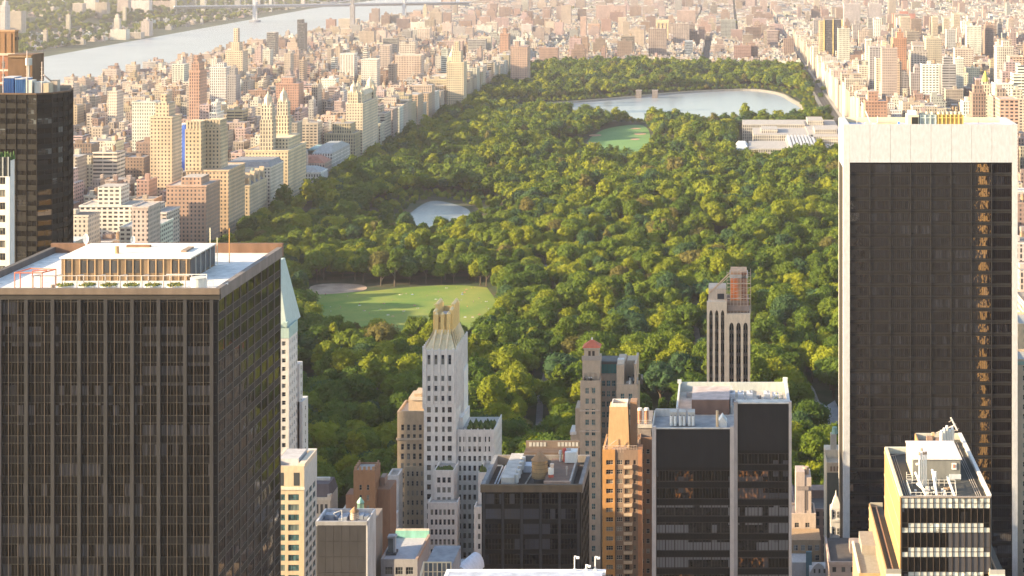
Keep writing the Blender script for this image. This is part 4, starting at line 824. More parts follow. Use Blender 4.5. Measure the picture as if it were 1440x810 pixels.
    for k in range(14): g = MB(); xx = xa + .5 + rr2.random() * 4; g.box(xx, xx + .5, Y - .2, Y + .6, zs - 1, zs + .4 + rr2.random() * .8, c=rr2.choice([(.3, .28, .25), (.7, .68, .66), (.12, .1, .1)])); B.part('terrace_furnishing', g, 'tint')
    g = MB(); g.box(x4 + .2, x4 + 2.6, Y + 4, Y + 7, zn, zn + 1.6, c=(.62, .6, .58)); B.part('roof_unit', g, 'tint'); g = MB(); g.rod((x4 + 3.2, Y + 5, zn), (x4 + 4.1, Y + 5, zn + 3), .12, 5, c=(.3, .2, .15)); B.part('antenna', g, 'tint'); B.finish(100)
    # brick building with balconies; sunlit orange and shaded brown put into its wall colours
    Y = 560.; B = Bld('sun_tinted_brick_tower', 'brick apartment tower painted sunlit orange with stacked balconies and roof scaffolding', gx(872, Y), Y); w = MB(); O_ = (.52, .27, .10)
    x0, x1 = gx(849, Y), gx(865, Y); x2, x3, x4 = gx(865, Y), gx(877, Y), gx(896, Y); zt = gz(632, Y); reserve(x0, x4, Y, Y + 18, zt)
    w.box(x0, x4, Y, Y + 18, 0, zt - 1, c=(.4, .3, .22)); rows = floors(zt, 3.12, 1.5, 26, 3.4)
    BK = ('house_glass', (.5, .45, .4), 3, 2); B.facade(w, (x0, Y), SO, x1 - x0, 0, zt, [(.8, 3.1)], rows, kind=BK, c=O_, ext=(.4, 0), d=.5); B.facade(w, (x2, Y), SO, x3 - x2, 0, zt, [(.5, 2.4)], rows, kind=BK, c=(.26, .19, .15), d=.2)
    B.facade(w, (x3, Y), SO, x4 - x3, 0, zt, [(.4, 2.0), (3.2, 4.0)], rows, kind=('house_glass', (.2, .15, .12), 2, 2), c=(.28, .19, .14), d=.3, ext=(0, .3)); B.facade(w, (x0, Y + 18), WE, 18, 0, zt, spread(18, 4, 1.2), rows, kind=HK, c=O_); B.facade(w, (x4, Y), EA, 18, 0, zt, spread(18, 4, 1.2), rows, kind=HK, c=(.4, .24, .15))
    w.box(x4 + .3, x4 + 1.6, Y - .3, Y + 6, 0, zt, c=(.45, .22, .12)); B.part('wall', w, 'tint_fine')
    for i, (a, b_) in enumerate(rows):
        bl = MB(); bl.col = (.66, .5, .36); bl.box(x3 + .1, x3 + 2.9, Y - 1.7, Y - .31, a - .9, a - .65); bl.box(x3 + .1, x3 + 2.9, Y - 1.75, Y - 1.65, a - .64, a + .15, c=(.6, .47, .35)); bl.box(x3 + .1, x3 + .2, Y - 1.64, Y - .31, a - .64, a + .15); bl.box(x3 + 2.8, x3 + 2.9, Y - 1.64, Y - .31, a - .64, a + .15)
        B.part('balcony', bl, 'tint_fine')
    # timber-clad bulkhead on the roof
    t = MB(); ya, yb = Y + 1.5, Y + 8.5; xa, xb = gx(859, Y), gx(883.5, Y); z1_ = gz(572, Y + 2); t.col = (.6, .38, .2); t.pyr(xa - 1.2, xb + .3, ya, yb, zt - 1, z1_, .83, .9)
    t.box(xa + .1, xb - .4, ya + .5, ya + .8, z1_ - .1, z1_ + 1.1, c=(.72, .66, .62)); t.box(xa + .1, xb - .4, yb - .9, yb - .6, z1_ - .1, z1_ + 1.1, c=(.72, .66, .62)); t.box(xa + .1, xa + .4, ya + .8, yb - .9, z1_ - .1, z1_ + 1.1, c=(.72, .66, .62)); t.box(xb - .7, xb - .4, ya + .8, yb - .9, z1_ - .1, z1_ + 1.1, c=(.72, .66, .62))
    for k in range(9): xx = xa + k * .62; t.rod((xx, ya + .1, zt + .4), (xx + .25 * (1 if k % 2 else -1), ya + .5, z1_), .06, 4, c=(.36, .2, .1))
    t.box(xb + .4, xb + 2.6, Y + 4, Y + 9, zt - 1, gz(563, Y + 6), c=(.34, .2, .12)); B.part('roof_bulkhead', t, 'tint_fine')
    s = MB(); s.col = (.66, .5, .42); rr3 = random.Random(3)
    for k in range(13): xx = x0 + .2 + k * (x4 - x0 - .4) / 12; s.rod((xx, Y - .2, zt - 1), (xx, Y - .2, zt + 1.3), .07, 4); s.rod((xx, Y - .2, zt + 1.3), (xx + (rr3.random() - .5) * 2, Y + 1, zt + .6), .07, 4)
    for z in (.5, 1.3): s.rod((x0, Y - .2, zt + z), (x4, Y - .2, zt + z), .07, 4)
    s.rod((x0, Y, zt), (x0 + 1.2, Y + .5, zt + 4), .12, 4); s.rod((x0 + .6, Y, zt + .4), (x0 + 4.2, Y + .5, zt + 3), .12, 4); s.box(x0 + 3, x0 + 7.6, Y - .15, Y + .9, zt - 1, zt + .5, c=(.55, .4, .32)); B.part('scaffold', s, 'tint'); B.finish(100)
    # brown brick building to its right
    B = simple_tower('brown_brick_block', 'dark brown brick apartment block with railings and flues, beside the glass tower with stone piers', 897, 917.5, 615, 575, 22, (.26, .16, .11), 3.35, 1.6, 1.15, 2.5, HK, m0=.5, off=3, cap=40)
    x0, x1, Y, y1, zt = B.dim; p = MB(); p.col = (.24, .21, .2); p.box(x0 - .5, x1 - .6, Y + 3, y1, zt - .9, zt + 3.2); p.box(x0 - .8, x1 + .2, Y + 2.6, Y + 3, zt + 2.4, zt + 3.6, c=(.5, .48, .45)); B.part('roof_house', p, 'tint')
    for k in range(2): p = MB(); xx = x1 - 4.6 + k * 2.3; p.cone(xx, Y + 6, zt + 3.2, zt + 7.6, .75, .7, 10, c=(.42, .22, .14)); p.cone(xx, Y + 6, zt + 7.6, zt + 8.3, 1., .8, 10, c=(.75, .72, .68)); B.part('flue', p, 'tint')
    p = MB(); p.col = (.6, .58, .56)
    for k in range(7): xx = x0 - .4 + k * .8; p.rod((xx, Y + 2.7, zt + 3.6), (xx, Y + 2.7, zt + 5), .06, 4)
    p.rod((x0 - .4, Y + 2.7, zt + 5), (x0 + 4.4, Y + 2.7, zt + 5), .07, 4); p.rod((x0 - .4, Y + 2.7, zt + 4.3), (x0 + 4.4, Y + 2.7, zt + 4.3), .06, 4); B.part('railing', p, 'tint'); close(B)

def tank_building():
    Y = 470.; x0, x1, y1, zt = gx(679, Y), gx(816, Y), 497., gz(681, Y); reserve(x0, x1, Y, y1, zt)
    B = Bld('brown_glass_block', 'dark brown glass office block with a sunken roof and wooden water tank', (x0 + x1) / 2, Y)
    w = MB(); w.col = (.014, .011, .010); zr = zt - 3.2; w.box(x0, x1, Y, y1, 0, zr, ct=(.10, .08, .07)); W = x1 - x0; D = y1 - Y; rows = floors(zt - 2., 4.15, 2.9, 26, .5)
    cols = [(.7 + 5.2 * i, .7 + 5.2 * i + 4.4) for i in range(5)]; litrows = {6, 8}
    def pick(u, z, k): 
        j = round((zt - 2.5 - z) / 4.15); return ('office_glass_glow' if (j in litrows and (u < 12 or j == 6) and u > 0) else 'office_glass', (.05, .04, .033), 5, 2)
    B.facade(w, (x0, Y), SO, W, 0, zt - 2, cols, rows, d=.3, pick=pick, rec=.08, ext=(.3, .3)); B.facade(w, (x1, Y), EA, D, 0, zt - 2, spread(D, 5, 4.4, .5), rows, d=.3, kind=('office_glass', (.04, .035, .03), 4, 2)); B.facade(w, (x0, y1), WE, D, 0, zt - 2, spread(D, 5, 4.4, .5), rows, d=.3, kind=('office_glass', (.04, .035, .03), 4, 2))
    B.part('wall', w, 'tint')
    for u in [.35 + 5.2 * i for i in range(6)]:
        if u < W + .2: p = MB(); p.col = (.045, .043, .048); p.obox((x0, Y), SO, u - .3, u + .3, .31, .6, 0, zt - 2); B.part('pier', p, 'tint')
    c = MB(); c.col = (.15, .105, .07); c.box(x0 - .6, x1 + .6, Y - .7, Y + .4, zt - 2, zt); c.box(x0 - .6, x0 + .5, Y + .4, y1 + .6, zt - 2.6, zt, c=(.25, .25, .27)); c.box(x1 - .5, x1 + .6, Y + .4, y1 + .6, zt - 2.6, zt, c=(.22, .2, .2)); c.box(x0 + .5, x1 - .5, y1 - .4, y1 + .6, zt - 2.6, zt, c=(.25, .22, .2))
    c.box(x0 + 8, x1 - 3, y1 + .61, y1 + 6, 0, zt + .6, c=(.13, .09, .07)); c.box(x0 + 8, x1 - 3, y1 + 5.5, y1 + 6.1, zt + .6, zt + 2.6, c=(.2, .15, .12))
    for k in range(14):
        if k not in (5, 6, 7): xx = x0 + 9 + k * 1.05; c.box(xx, xx + .75, y1 + 5.42, y1 + 5.49, zt + 1., zt + 2.2, c=(.5, .48, .45))
    B.part('parapet', c, 'tint')
    d = MB(); d.box(x0 + 4.6, x0 + 8.2, Y + 3, y1 - 1, zr, zt + .9, c=(.5, .47, .45)); 
    for k in range(5): d.cone(x0 + 8.6, Y + 5 + k * 4, zr + 2.2, zt + 1.3, .7, .7, 10, c=(.55, .55, .56))
    B.part('duct_housing', d, 'tint'); 
    for (xx) in (x0 + 2.2, x0 + 3.): r = MB(); r.col = (.7, .7, .74); r.rod((xx, Y + 1, zr + .8), (xx, y1 - 2, zr + .8), .22); B.part('pipe', r, 'tint')
    d = MB(); d.box(x1 - 10.4, x1 - 3.4, Y + 3.4, y1 - 2, zr, zt - .3, c=(.2, .13, .1)); d.box(x1 - 10.4, x1 - 3.2, Y + 2.8, Y + 3.4, zr, zt - .1, c=(.5, .33, .25)); d.box(x1 - 3.39, x1 - 2.9, Y + 3.4, y1 - 2, zr, zt - .1, c=(.45, .4, .37)); B.part('roof_deck', d, 'tint')
    d = MB(); d.rod((x0 + 10, Y + 1, zr + .3), (x0 + 11.6, y1 - 5, zr + .5), .25, 4, c=(.5, .42, .36)); d.box(x0 + 8.6, x0 + 12, y1 - 6, y1 - 2, zr, zr + 1.9, c=(.7, .7, .76)); B.part('skylight', d, 'tint'); B.finish(100)
    X = gx(758, 480); water_tank(X, 482, zr + .3, 2.35, 4.9, 'large golden brown wooden water tank with pointed lid on the dark brown glass block', None)
    r = empty('roof_vent', (gx(775, 476), 478, zt), 'white and red striped roof vent beside the large wooden water tank', 'vent'); X = gx(774, 476); v = MB(); v.cone(X, 477.5, zr + .5, zt + .5, .75, .7, 12, c=(.5, .12, .08)); v.cone(X, 477.5, zt + .5, zt + 2.2, .78, .8, 12, c=(.8, .78, .74)); v.build('pipe', MATS['tint'], r); v = MB(); v.cone(X + .3, 477.5, zt + 2.2, zt + 3.4, .4, .6, 10, c=(.7, .55, .45)); v.build('cowl', MATS['tint'], r)
    for (px, yy, h, rr_, c, lab) in ((788, 492, 3.2, .55, (.62, .6, .58), 'white mushroom roof vent left of the red fan on the brown glass block'), (794, 492, 3.8, .7, (.55, .1, .09), 'red round fan housing between white units on the brown glass block roof'), (797, 479, 2.6, .35, (.4, .35, .33), 'thin grey flue with a flange on the roof deck of the brown glass block')):
        X = gx(px, yy); v = MB(); v.cone(X, yy, zt - .3, zt - .3 + h * .7, rr_ * .6, rr_ * .6, 10, c=c); v.cone(X, yy, zt - .3 + h * .7, zt - .3 + h, rr_, rr_ * .7, 12, c=c); tag(v.build('roof_vent', MATS['tint']), lab, 'vent')
    X = gx(803, 492); r = empty('air_handler', (X, 492, zt - .3), 'white boxy air handling unit on the rear roof of the brown glass block', 'air handler'); v = MB(); v.box(X - 1.6, X + 1.8, 490, 494, zt - .1, zt + 2.9, c=(.75, .74, .73)); v.build('casing', MATS['tint'], r); v = MB(); v.cone(X - .6, 492, zt + 2.9, zt + 3.4, .6, .6, 12, c=(.4, .4, .42)); v.build('fan', MATS['tint'], r)

def pier_tower():
    """dark glass slab pair between pale stone piers"""
    Y = 480.; xl, xr, xm = gx(917, Y), gx(1113, Y), gx(1031.5, Y); zt = gz(601, Y); zh = gz(565.5, Y); y1 = 524.; reserve(xl, xr, Y, y1, zh)
    B = Bld('stone_pier_glass_tower', 'dark glass office tower framed by pale stone piers with a cluttered roof', (xl + xr) / 2, Y)
    w = MB(); st = (.50, .44, .42); w.box(xl + .3, xr - .3, Y, Y + 16, 0, zt - 1.1, c=(.03, .03, .03), ct=(.33, .33, .34)); w.box(gx(957, y1), xr - .3, Y + 16, y1, 0, zt - 1.1, c=(.4, .38, .36), ct=(.48, .44, .4)); w.box(xm + .6, xr - .4, Y, Y + 3.2, zt - 1.1, zh - .05, c=(.04, .04, .04), ct=(.55, .53, .5))
    def skin(xa, xb, top, nb, lit_f, pitch=4.86, blank=11.2):
        W = xb - xa; bay = W / nb; rows = []
        cols = [(i * bay + .05, (i + 1) * bay - .05) for i in range(nb)]; rows = floors(top - blank, pitch, 3.0, 26, .9)
        def pick(u, z, k):
            j = round((top - blank - .9 - 3.0 - z) / pitch); g = ('office_glass_glow' if (int(u * 7.3) + j * 5) % 5 < 3 and u < W * .8 else 'office_glass') if j in lit_f else ('grey_blind_glass' if j >= 2 and (j not in lit_f) else 'office_glass'); return (g, (.07, .055, .05), 3, 1)
        B.facade(w, (xa, Y), SO, W, 0, top - blank, cols, rows, d=.25, c=(.010, .008, .0075), pick=pick)
        w.box(xa, xb, Y - .3, Y - .02, top - blank, top - .3, c=(.017, .017, .02))
        for i in range(nb * 3 + 1): xx = xa + i * W / (nb * 3); w.box(xx - .035, xx + .035, Y - .36, Y - .302, 0, top - .4, c=(.025, .019, .017))
        for r_ in rows: w.box(xa, xb, Y - .34, Y - .303, r_[0] - .12, r_[0] - .02, c=(.07, .06, .055)); w.box(xa, xb, Y - .34, Y - .303, r_[1], r_[1] + .1, c=(.06, .05, .045))
        w.box(xa, xb, Y - .7, Y - .01, top - .3, top + .05, c=(.6, .56, .52))
    skin(xl + 1.2, xm - 1.0, zt, 8, {0, 1, 6}); skin(xm + 1.2, xr - .8, zh, 5, {1, 2, 6}, blank=13.5)
    B.part('wall', w, 'tint')
    for a, b_, t in ((xl, xl + 1.15, zt + .4), (xm - 1.0, xm + .1, zt + .4), (xm + .1, xm + 1.15, zh + .3), (xr - .78, xr, zh + .3)):
        p = MB(); p.col = st if a != xm + .1 else (.33, .3, .3); p.box(a, b_, Y - 1.0, Y + .5, 0, t); B.part('pier', p, 'tint_fine')
    # side wall
    p = MB(); p.col = (.4, .36, .34); p.box(xr - .3, xr, Y + .51, y1 + .3, 0, zt + 1.4); p.box(xl, xl + .29, Y + .51, Y + 16, 0, zt + .6, c=(.62, .55, .5)); xa = gx(957, y1)
    p.box(xl + .3, xa + 1, Y + 15.4, Y + 16, zt - 1.1, zt + 1.0, c=(.55, .52, .5)); p.box(xa - .5, xa, Y + 16.01, y1 + .3, zt - 1.1, zt + 1.4, c=(.68, .66, .63)); p.box(xa, xr - .3, y1 - .3, y1 + .3, zt - 1.1, zt + 1.6, c=(.5, .52, .5)); p.box(xa - .9, xa + .3, y1 - .8, y1 + .5, zt + 1.4, zt + 2.3, c=(.6, .6, .58)); p.box(xr - 1, xr + .4, y1 - .8, y1 + .5, zt + 1.6, zt + 3., c=(.65, .65, .63))
    p.box(xr - .6, xr + .3, Y + 4, y1, zt + 1.41, zt + 2.3, c=(.6, .6, .6)); B.part('parapet', p, 'tint_fine')
    z = zt - 1.1; p = MB(); p.box(xa + 4, xa + 15, Y + 18, Y + 34, z, z + .7, c=(.56, .44, .4)); p.box(xa + 4, xa + 15, Y + 17.2, Y + 17.99, z, z + 4.2, c=(.22, .13, .10)); p.box(xa + 4, xa + 15, Y + 18, Y + 33, z + .71, z + 4.2, c=(.52, .42, .40)); B.part('roof_deck', p, 'tint')
    p = MB(); p.box(xa + 2, xa + 15.5, y1 - 8, y1 - 7.5, z, z + 1.6, c=(.3, .3, .31)); B.part('screen_wall', p, 'tint'); p = MB(); p.rod((xm - 4.6, Y + 1.5, z), (xm - 4.6, Y + 1.5, z + 5.4), .38, 8, c=(.75, .55, .35)); B.part('flue', p, 'tint'); p = MB(); p.box(xa + 15.3, xa + 15.9, Y + 18, y1 - 2, z, z + 2.2, c=(.5, .47, .45)); B.part('screen_wall', p, 'tint'); B.finish(100)
    names = ('leftmost of the three', 'middle of the three', 'rightmost of the three')
    for k in range(3):
        X = xl + 5.8 + k * 2.55; r = empty('cooling_fan_unit', (X, Y + 5, z), names[k] + ' twin-drum cooling units on the roof of the stone-piered tower', 'cooling unit', 'cooling units on the stone-piered tower')
        f = MB(); f.box(X - 1.05, X + 1.05, Y + 2.4, Y + 3, z, z + .4, c=(.3, .3, .32)); f.box(X - 1.05, X + 1.05, Y + 4, Y + 8, z + .8, z + 1.1, c=(.4, .38, .36)); f.build('stand', MATS['tint'], r)
        for s_ in (-.52, .52): f = MB(); f.cone(X + s_, Y + 4, z + .5, z + 3.2, .42, .38, 12, c=(.78, .76, .74)); f.cone(X + s_, Y + 4, z + 3.2, z + 3.5, .2, .2, 8, c=(.2, .2, .2)); f.build('drum', MATS['tint_fine'], r)
        f = MB(); f.box(X - 1, X + 1, Y + 5, Y + 8.5, z + 1.1, z + 4, c=(.5, .46, .42)); f.build('housing', MATS['tint'], r)
    X = xm - 2.9; r = empty('roof_hut', (X, Y + 3, z), 'little white gabled roof hut beside the raised glass slab', 'hut'); f = MB(); f.box(X - 1.5, X + 1., Y + 2, Y + 6, z, z + 1.9, c=(.75, .74, .76)); f.build('wall', MATS['tint'], r); f = MB(); f.col = (.8, .78, .76); cx_ = X - .25
    f.solid([(X - 1.6, Y + 1.8, z + 1.9), (X + 1.1, Y + 1.8, z + 1.9), (cx_, Y + 1.8, z + 3.6), (X - 1.6, Y + 6.2, z + 1.9), (X + 1.1, Y + 6.2, z + 1.9), (cx_, Y + 6.2, z + 3.6)], [(0, 1, 2), (5, 4, 3), (0, 2, 5, 3), (1, 4, 5, 2), (0, 3, 4, 1)]); f.build('roof', MATS['tint'], r)
    X = gx(1003, 515); v = MB(); v.cone(X, 515, z, z + 2.6, 1., .9, 12, c=(.7, .69, .68)); v.cone(X, 515, z + 2.6, z + 3.9, .9, .1, 12, c=(.75, .73, .7)); tag(v.build('roof_vent', MATS['tint']), 'round white domed vent on the rear roof of the stone-piered tower', 'vent')
    for k in range(7):
        X = gx(1022 + 12.2 * k, 512); v = MB(); hh = (2.6, 3., 3., 3., 1.5, 3., 2.6)[k]; v.box(X - 1.9 + (.9 if k == 4 else 0), X - .1, 508.5, 513, z, z + hh, c=(.62, .62, .66) if k != 4 else (.1, .1, .11)); v.box(X - 1.8, X - .3, 508.3, 508.49, z + .6, z + 1.6, c=(.3, .3, .33)); v.cone(X - 1, 510.8, z + hh, z + hh + .5, .55, .5, 10, c=(.4, .4, .42)); v.box(X - .1, X + .5, 508.6, 510, z, z + 1.2, c=(.12, .11, .11))
        tag(v.build('air_handler', MATS['tint']), ('first', 'second', 'third', 'fourth', 'fifth', 'sixth', 'seventh')[k] + ' from the left of the pale roof air units behind the raised glass slab', 'air handler', 'air units on the stone-piered tower')
    v = MB(); v.col = (.7, .7, .7); rr = random.Random(6)
    for k in range(16): X = gx(1085 + rr.random() * 18, 508); yy = 503 + rr.random() * 8; v.rod((X, yy, z), (X + rr.random() - .5, yy, z + 2 + rr.random() * 2), .09, 4, c=rr.choice([(.75, .75, .75), (.4, .4, .4), (.65, .6, .1)]))
    for k in range(4): X = gx(1085 + 5 * k, 508); v.rod((X, 505, z + 2.4), (X + 2, 509, z + 2.8), .08, 4)
    tag(v.build('pipework', MATS['tint']), 'tangle of thin white roof pipes at the right rear of the stone-piered tower', 'pipes')

def arched_tower():
    Y = 652.; B = Bld('arched_window_tower', 'slim tower with tall arched window strips, its top under orange-netted scaffolding', gx(1024, Y), Y); w = MB(); c0 = (.74, .61, .48)
    xa, xb, xc = gx(994, Y), gx(1022, Y), gx(1055, Y); za, zb = gz(424, Y), gz(441, Y); y1 = Y + 14; reserve(xa, xc, Y, y1, za)
    w.box(xa, xc, Y + 1.5, y1, 0, zb - .5, c=(.05, .045, .04)); w.box(xa, xb, Y + 1.5, y1, zb - .5, za, c=c0)
    def strip(x0, x1, y, top, n):
        W = x1 - x0; pw = .95; sw = (W - pw * (n + 1)) / n
        for i in range(n + 1): xx = x0 + i * (sw + pw); w.box(xx, xx + pw, y - .5, y + 1.49, 0, top - 5.4, c=c0)
        w.box(x0, x1, y - .5, y + 1.49, top - 3.0, top, c=c0)
        for i in range(n):
            a = x0 + pw + i * (sw + pw); cx_ = a + sw / 2; zc = top - 5.4 ; r_ = sw / 2; pts = [(cx_ - r_ * math.cos(t * math.pi / 10), zc + 2.2 * math.sin(t * math.pi / 10)) for t in range(11)]
            for p, q in zip(pts, pts[1:]): w.face([(p[0], y - .5, p[1]), (q[0], y - .5, q[1]), (q[0], y - .5, top - 3.0), (p[0], y - .5, top - 3.0)], c=c0); w.face([(p[0], y - .5, p[1]), (p[0], y + 1.4, p[1]), (q[0], y + 1.4, q[1]), (q[0], y - .5, q[1])], c=c0)
            for j in range(24):
                z = top - 6.5 - j * 4.3
                if z > 1: B.panes.append((sw - .1, 3.0, ('office_glass' if j % 4 else 'house_glass', (.12, .1, .09), 2, 1), (cx_, y + 1.40, z), 0)); w.box(a, a + sw, y + .9, y + 1.38, z + 3.05, z + 4.25, c=(.14, .12, .11))
            w.box(a + sw / 2 - .09, a + sw / 2 + .09, y + 1.1, y + 1.3, 0, top - 3.2, c=(.3, .25, .2))
            if i < n: w.box(cx_ - r_, cx_ + r_, y + 1.38, y + 1.48, top - 5.5, top - 3.1, c=(.04, .04, .04))
        for i in range(n + 1): xx = x0 + i * (sw + pw); w.box(xx, xx + pw, y - .5, y + 1.49, top - 5.4, top - 3.0, c=c0)
    strip(xa, xb, Y, za, 3); strip(xb + .01, xc, Y - .6, zb, 3)
    w.box(xa, xa + .5, Y + 1.5, y1, 0, za, c=c0); w.box(xc - .5, xc, Y + 1.5, y1, 0, zb, c=(.52, .44, .36)); B.part('wall', w, 'tint_fine')
    t = MB(); zt = gz(412, Y); t.box(xa + .6, xb - .3, Y + 3, y1, za, gz(405, Y + 4), c=(.56, .46, .38)); t.box(xa + 4, xb - 1, Y + 2.9, Y + 2.99, za + .3, za + 2.4, c=(.04, .04, .05)); t.box(xb, xc - .4, Y + 2, y1, zb, gz(425, Y), c=(.3, .2, .16)); B.part('penthouse', t, 'tint_fine')
    n = MB(); x0, x1 = gx(1026, Y), gx(1052, Y); z0, z1 = gz(424, Y), gz(384, Y); n.box(x0 + .4, x1 - .4, Y + 2.5, y1 - 1, zb, z1, c=(.6, .36, .22)); n.box(x0 + .3, gx(1038, Y), Y + 2.3, Y + 2.49, z0, gz(393, Y), c=(.85, .24, .07)); n.box(gx(1043, Y), gx(1049, Y), Y + 2.3, Y + 2.49, z0, z1, c=(.3, .13, .09)); n.box(x0, x1, Y + 2.3, y1 - 2, gz(393, Y), gz(388, Y), c=(.62, .6, .6)); B.part('netting', n, 'tint')
    s = MB(); s.col = (.62, .5, .42)
    for k in range(8): xx = x0 - 1 + k * (x1 - x0 + 2) / 7; s.rod((xx, Y + 1, zb), (xx, Y + 1, z1 + (1.5 if k % 2 else .4)), .11, 4)
    for k in range(12): z = zb + k * (z1 - zb) / 11; s.rod((x0 - 1, Y + 1, z), (x1 + 1, Y + 1, z), .07 if k not in (4, 8) else .18, 4)
    for k in range(4): s.rod((x0 - 1, Y + 1.1, z0 + k * 2.6), (x1 + 1, Y + 1.1, z0 + (k + 1) * 2.6), .05, 4, c=(.7, .6, .5))
    s.box(x0 - .6, x1 + .4, Y + .9, Y + 1.2, gz(438, Y), gz(431, Y), c=(.28, .22, .2)); s.rod((xa + 1, Y + 3, gz(414, Y)), (x0, Y + 3, gz(386, Y)), .28, 5, c=(.6, .42, .3)); s.rod((xa + 2, Y + 3, gz(412, Y)), (x0, Y + 3, gz(390, Y)), .15, 5)
    s.rod((xa + 1, Y + 3, za), (xa + 1, Y + 3, gz(413, Y)), .15, 5); B.part('scaffold', s, 'tint'); B.finish(100)

def white_framed_tower():
    Y = 600.; x0, x1, y1, zt = gx(1186, Y), gx(1431, Y), 626., gz(175, Y); reserve(x0, x1, Y, y1, zt); zb = gz(228.5, Y); xa, xb = gx(1195, Y), gx(1423.5, Y)
    B = Bld('white_framed_office_tower', 'massive black glass office tower framed in white stone on the right', (x0 + x1) / 2, Y)
    core = MB(); core.box(x0 + .6, x1 - .6, Y + .8, y1 - .5, 0, zt - 1.8, c=(.02, .02, .02), ct=(.12, .12, .15)); core.box(x0 + 2, x1 - 2, Y + 2, y1 - 2, zt - 1.79, zt - 1.7, c=(.5, .5, .6)); B.part('core', core, 'tint')
    st = (.55, .55, .57)
    f = MB(); f.col = st; f.box(x0, xa, Y, y1, 0, zt); p1 = B.part('stone_edge', f, 'tint_fine'); f = MB(); f.col = st; f.box(xb, x1, Y, y1, 0, zt); B.part('stone_edge', f, 'tint_fine')
    side = MB(); side.box(x0 - .05, x0 - .005, Y + 3, y1 - 3, 0, zb - 2, c=(.03, .025, .02)); B.part('side_window_strip', side, 'tint')
    pw = (xb - xa) / 8
    for i in range(8): p = MB(); p.col = (.52, .53, .57); p.box(xa + i * pw + .04, xa + (i + 1) * pw - .04, Y - .01, Y + .79, zb, zt - .01); B.part('stone_panel', p, 'tint_fine')
    r = MB(); r.col = (.72, .62, .5); r.box(xa, xb, y1 - 1, y1 - .01, zt - 1.78, zt - .02, c=(.8, .66, .46)); r.box(xa, xb, Y + .8, Y + 1.2, zt - 1.78, zt - .02); B.part('parapet', r, 'tint_fine')
    pitch = 4.33; cw = pw - .34
    wall = MB(); wall.col = (.005, .0045, .005); rows = floors(zb, pitch, 3.1, 40, .5)
    B.facade(wall, (xa, Y + .8), SO, xb - xa, 0, zb, [(i * pw + .17, (i + 1) * pw - .17) for i in range(8)], rows, d=.12, kind=('wide_wavy_glass', (.007, .005, .005), 5, 1), rec=.03)
    B.part('wall', wall, 'tint'); m_ = MB(); m_.col = (.016, .015, .017)
    for i in range(9): u = xa + i * pw; m_.box(u - .13, u + .13, Y + .35, Y + .679, 0, zb)
    for a, b_ in rows: m_.box(xa, xb, Y + .6, Y + .677, a - .5, a - .2); m_.box(xa, xb, Y + .62, Y + .677, b_ + .02, b_ + .14, c=(.03, .023, .02))
    for i in range(40): u = xa + (i + .5) * pw / 5; m_.box(u - .035, u + .035, Y + .62, Y + .678, 0, zb, c=(.025, .018, .015))
    B.part('mullion_grid', m_, 'tint_fine'); B.finish(100)
    # roof machinery
    z = zt - 1.7
    def fr(px, y): return gx(px, y)
    r = empty('cooling_tower', (fr(1290, 610), 610, z), 'pale cooling tower with a black louvre on the white framed roof', 'cooling tower'); v = MB(); v.box(fr(1275, 610), fr(1291, 610), 607, 614, z, z + 4.4, c=(.72, .62, .45)); v.box(fr(1277, 610), fr(1288, 610), 608, 613, z + 4.4, z + 5.6, c=(.8, .78, .74)); v.build('casing', MATS['tint'], r); v = MB(); v.box(fr(1282, 607), fr(1291, 607), 606.8, 606.99, z + .6, z + 3.6, c=(.02, .02, .02)); v.build('louvre', MATS['tint'], r)
    for (a, b_, c, lab, n) in ((1293, 1315, (.3, .34, .33), 'grey bank of roof chillers in the middle of the white framed roof', 3), (1318, 1353, (.42, .29, .1), 'brass brown bank of roof chillers right of the grey one', 6)):
        r = empty('chiller_bank', (fr((a + b_) / 2, 610), 610, z), lab, 'chiller'); v = MB(); X0, X1 = fr(a, 610), fr(b_, 610); v.box(X0, X1, 607.5, 614, z, z + 4.3, c=c)
        for k in range(n + 1): xx = X0 + (X1 - X0) * k / n; v.box(xx - .14, xx + .14, 607.2, 607.49, z, z + 4.4, c=tuple(q * 1.7 for q in c))
        v.box(X0, X1, 607.25, 607.48, z + 3.2, z + 3.5, c=tuple(q * 1.6 for q in c)); v.build('casing', MATS['tint'], r)
        for k in range(n): xx = X0 + (X1 - X0) * (k + .5) / n; v = MB(); v.cone(xx, 610.5, z + 4.3, z + 5.2, .75, .65, 12, c=(.6, .52, .4)); v.build('fan', MATS['tint'], r)
    r = empty('roof_rig', (fr(1225, 612), 612, z), 'white slanting window-cleaning rig at the left of the white framed roof', 'cleaning rig'); v = MB(); v.col = (.78, .76, .72); X = fr(1224, 612); v.box(X - 2, X + .5, 611, 613, z, z + 1.4, c=(.6, .55, .5)); v.build('base', MATS['tint'], r); v = MB(); v.col = (.8, .78, .74); v.rod((X, 612, z + 1), (X - 1.8, 611, z + 5.4), .22, 5); v.rod((X + 2.6, 612, z), (X + 2.6, 612, z + 3.6), .1, 5); v.rod((X - 4.8, 612, z), (X - 4.8, 612, z + 3), .1, 5); v.build('boom', MATS['tint'], r)
    r = empty('roof_deck_unit', (fr(1250, 613), 613, z), 'long low tan and blue roof unit between the cleaning rig and cooling tower', 'roof unit'); v = MB(); v.box(fr(1233, 613), fr(1262, 613), 611, 616, z, z + 1.1, c=(.6, .45, .3)); v.build('casing', MATS['tint'], r); v = MB(); v.box(fr(1262, 612), fr(1264.5, 612), 610, 611, z, z + 1.6, c=(.1, .25, .7)); v.build('cover', MATS['tint'], r)
    X = fr(1376, 613); v = MB(); v.rod((X, 613, z), (X, 613, z + 3.2), .09, 5, c=(.6, .55, .5)); tag(v.build('antenna', MATS['tint']), 'thin antenna at the right of the white framed roof', 'antenna')

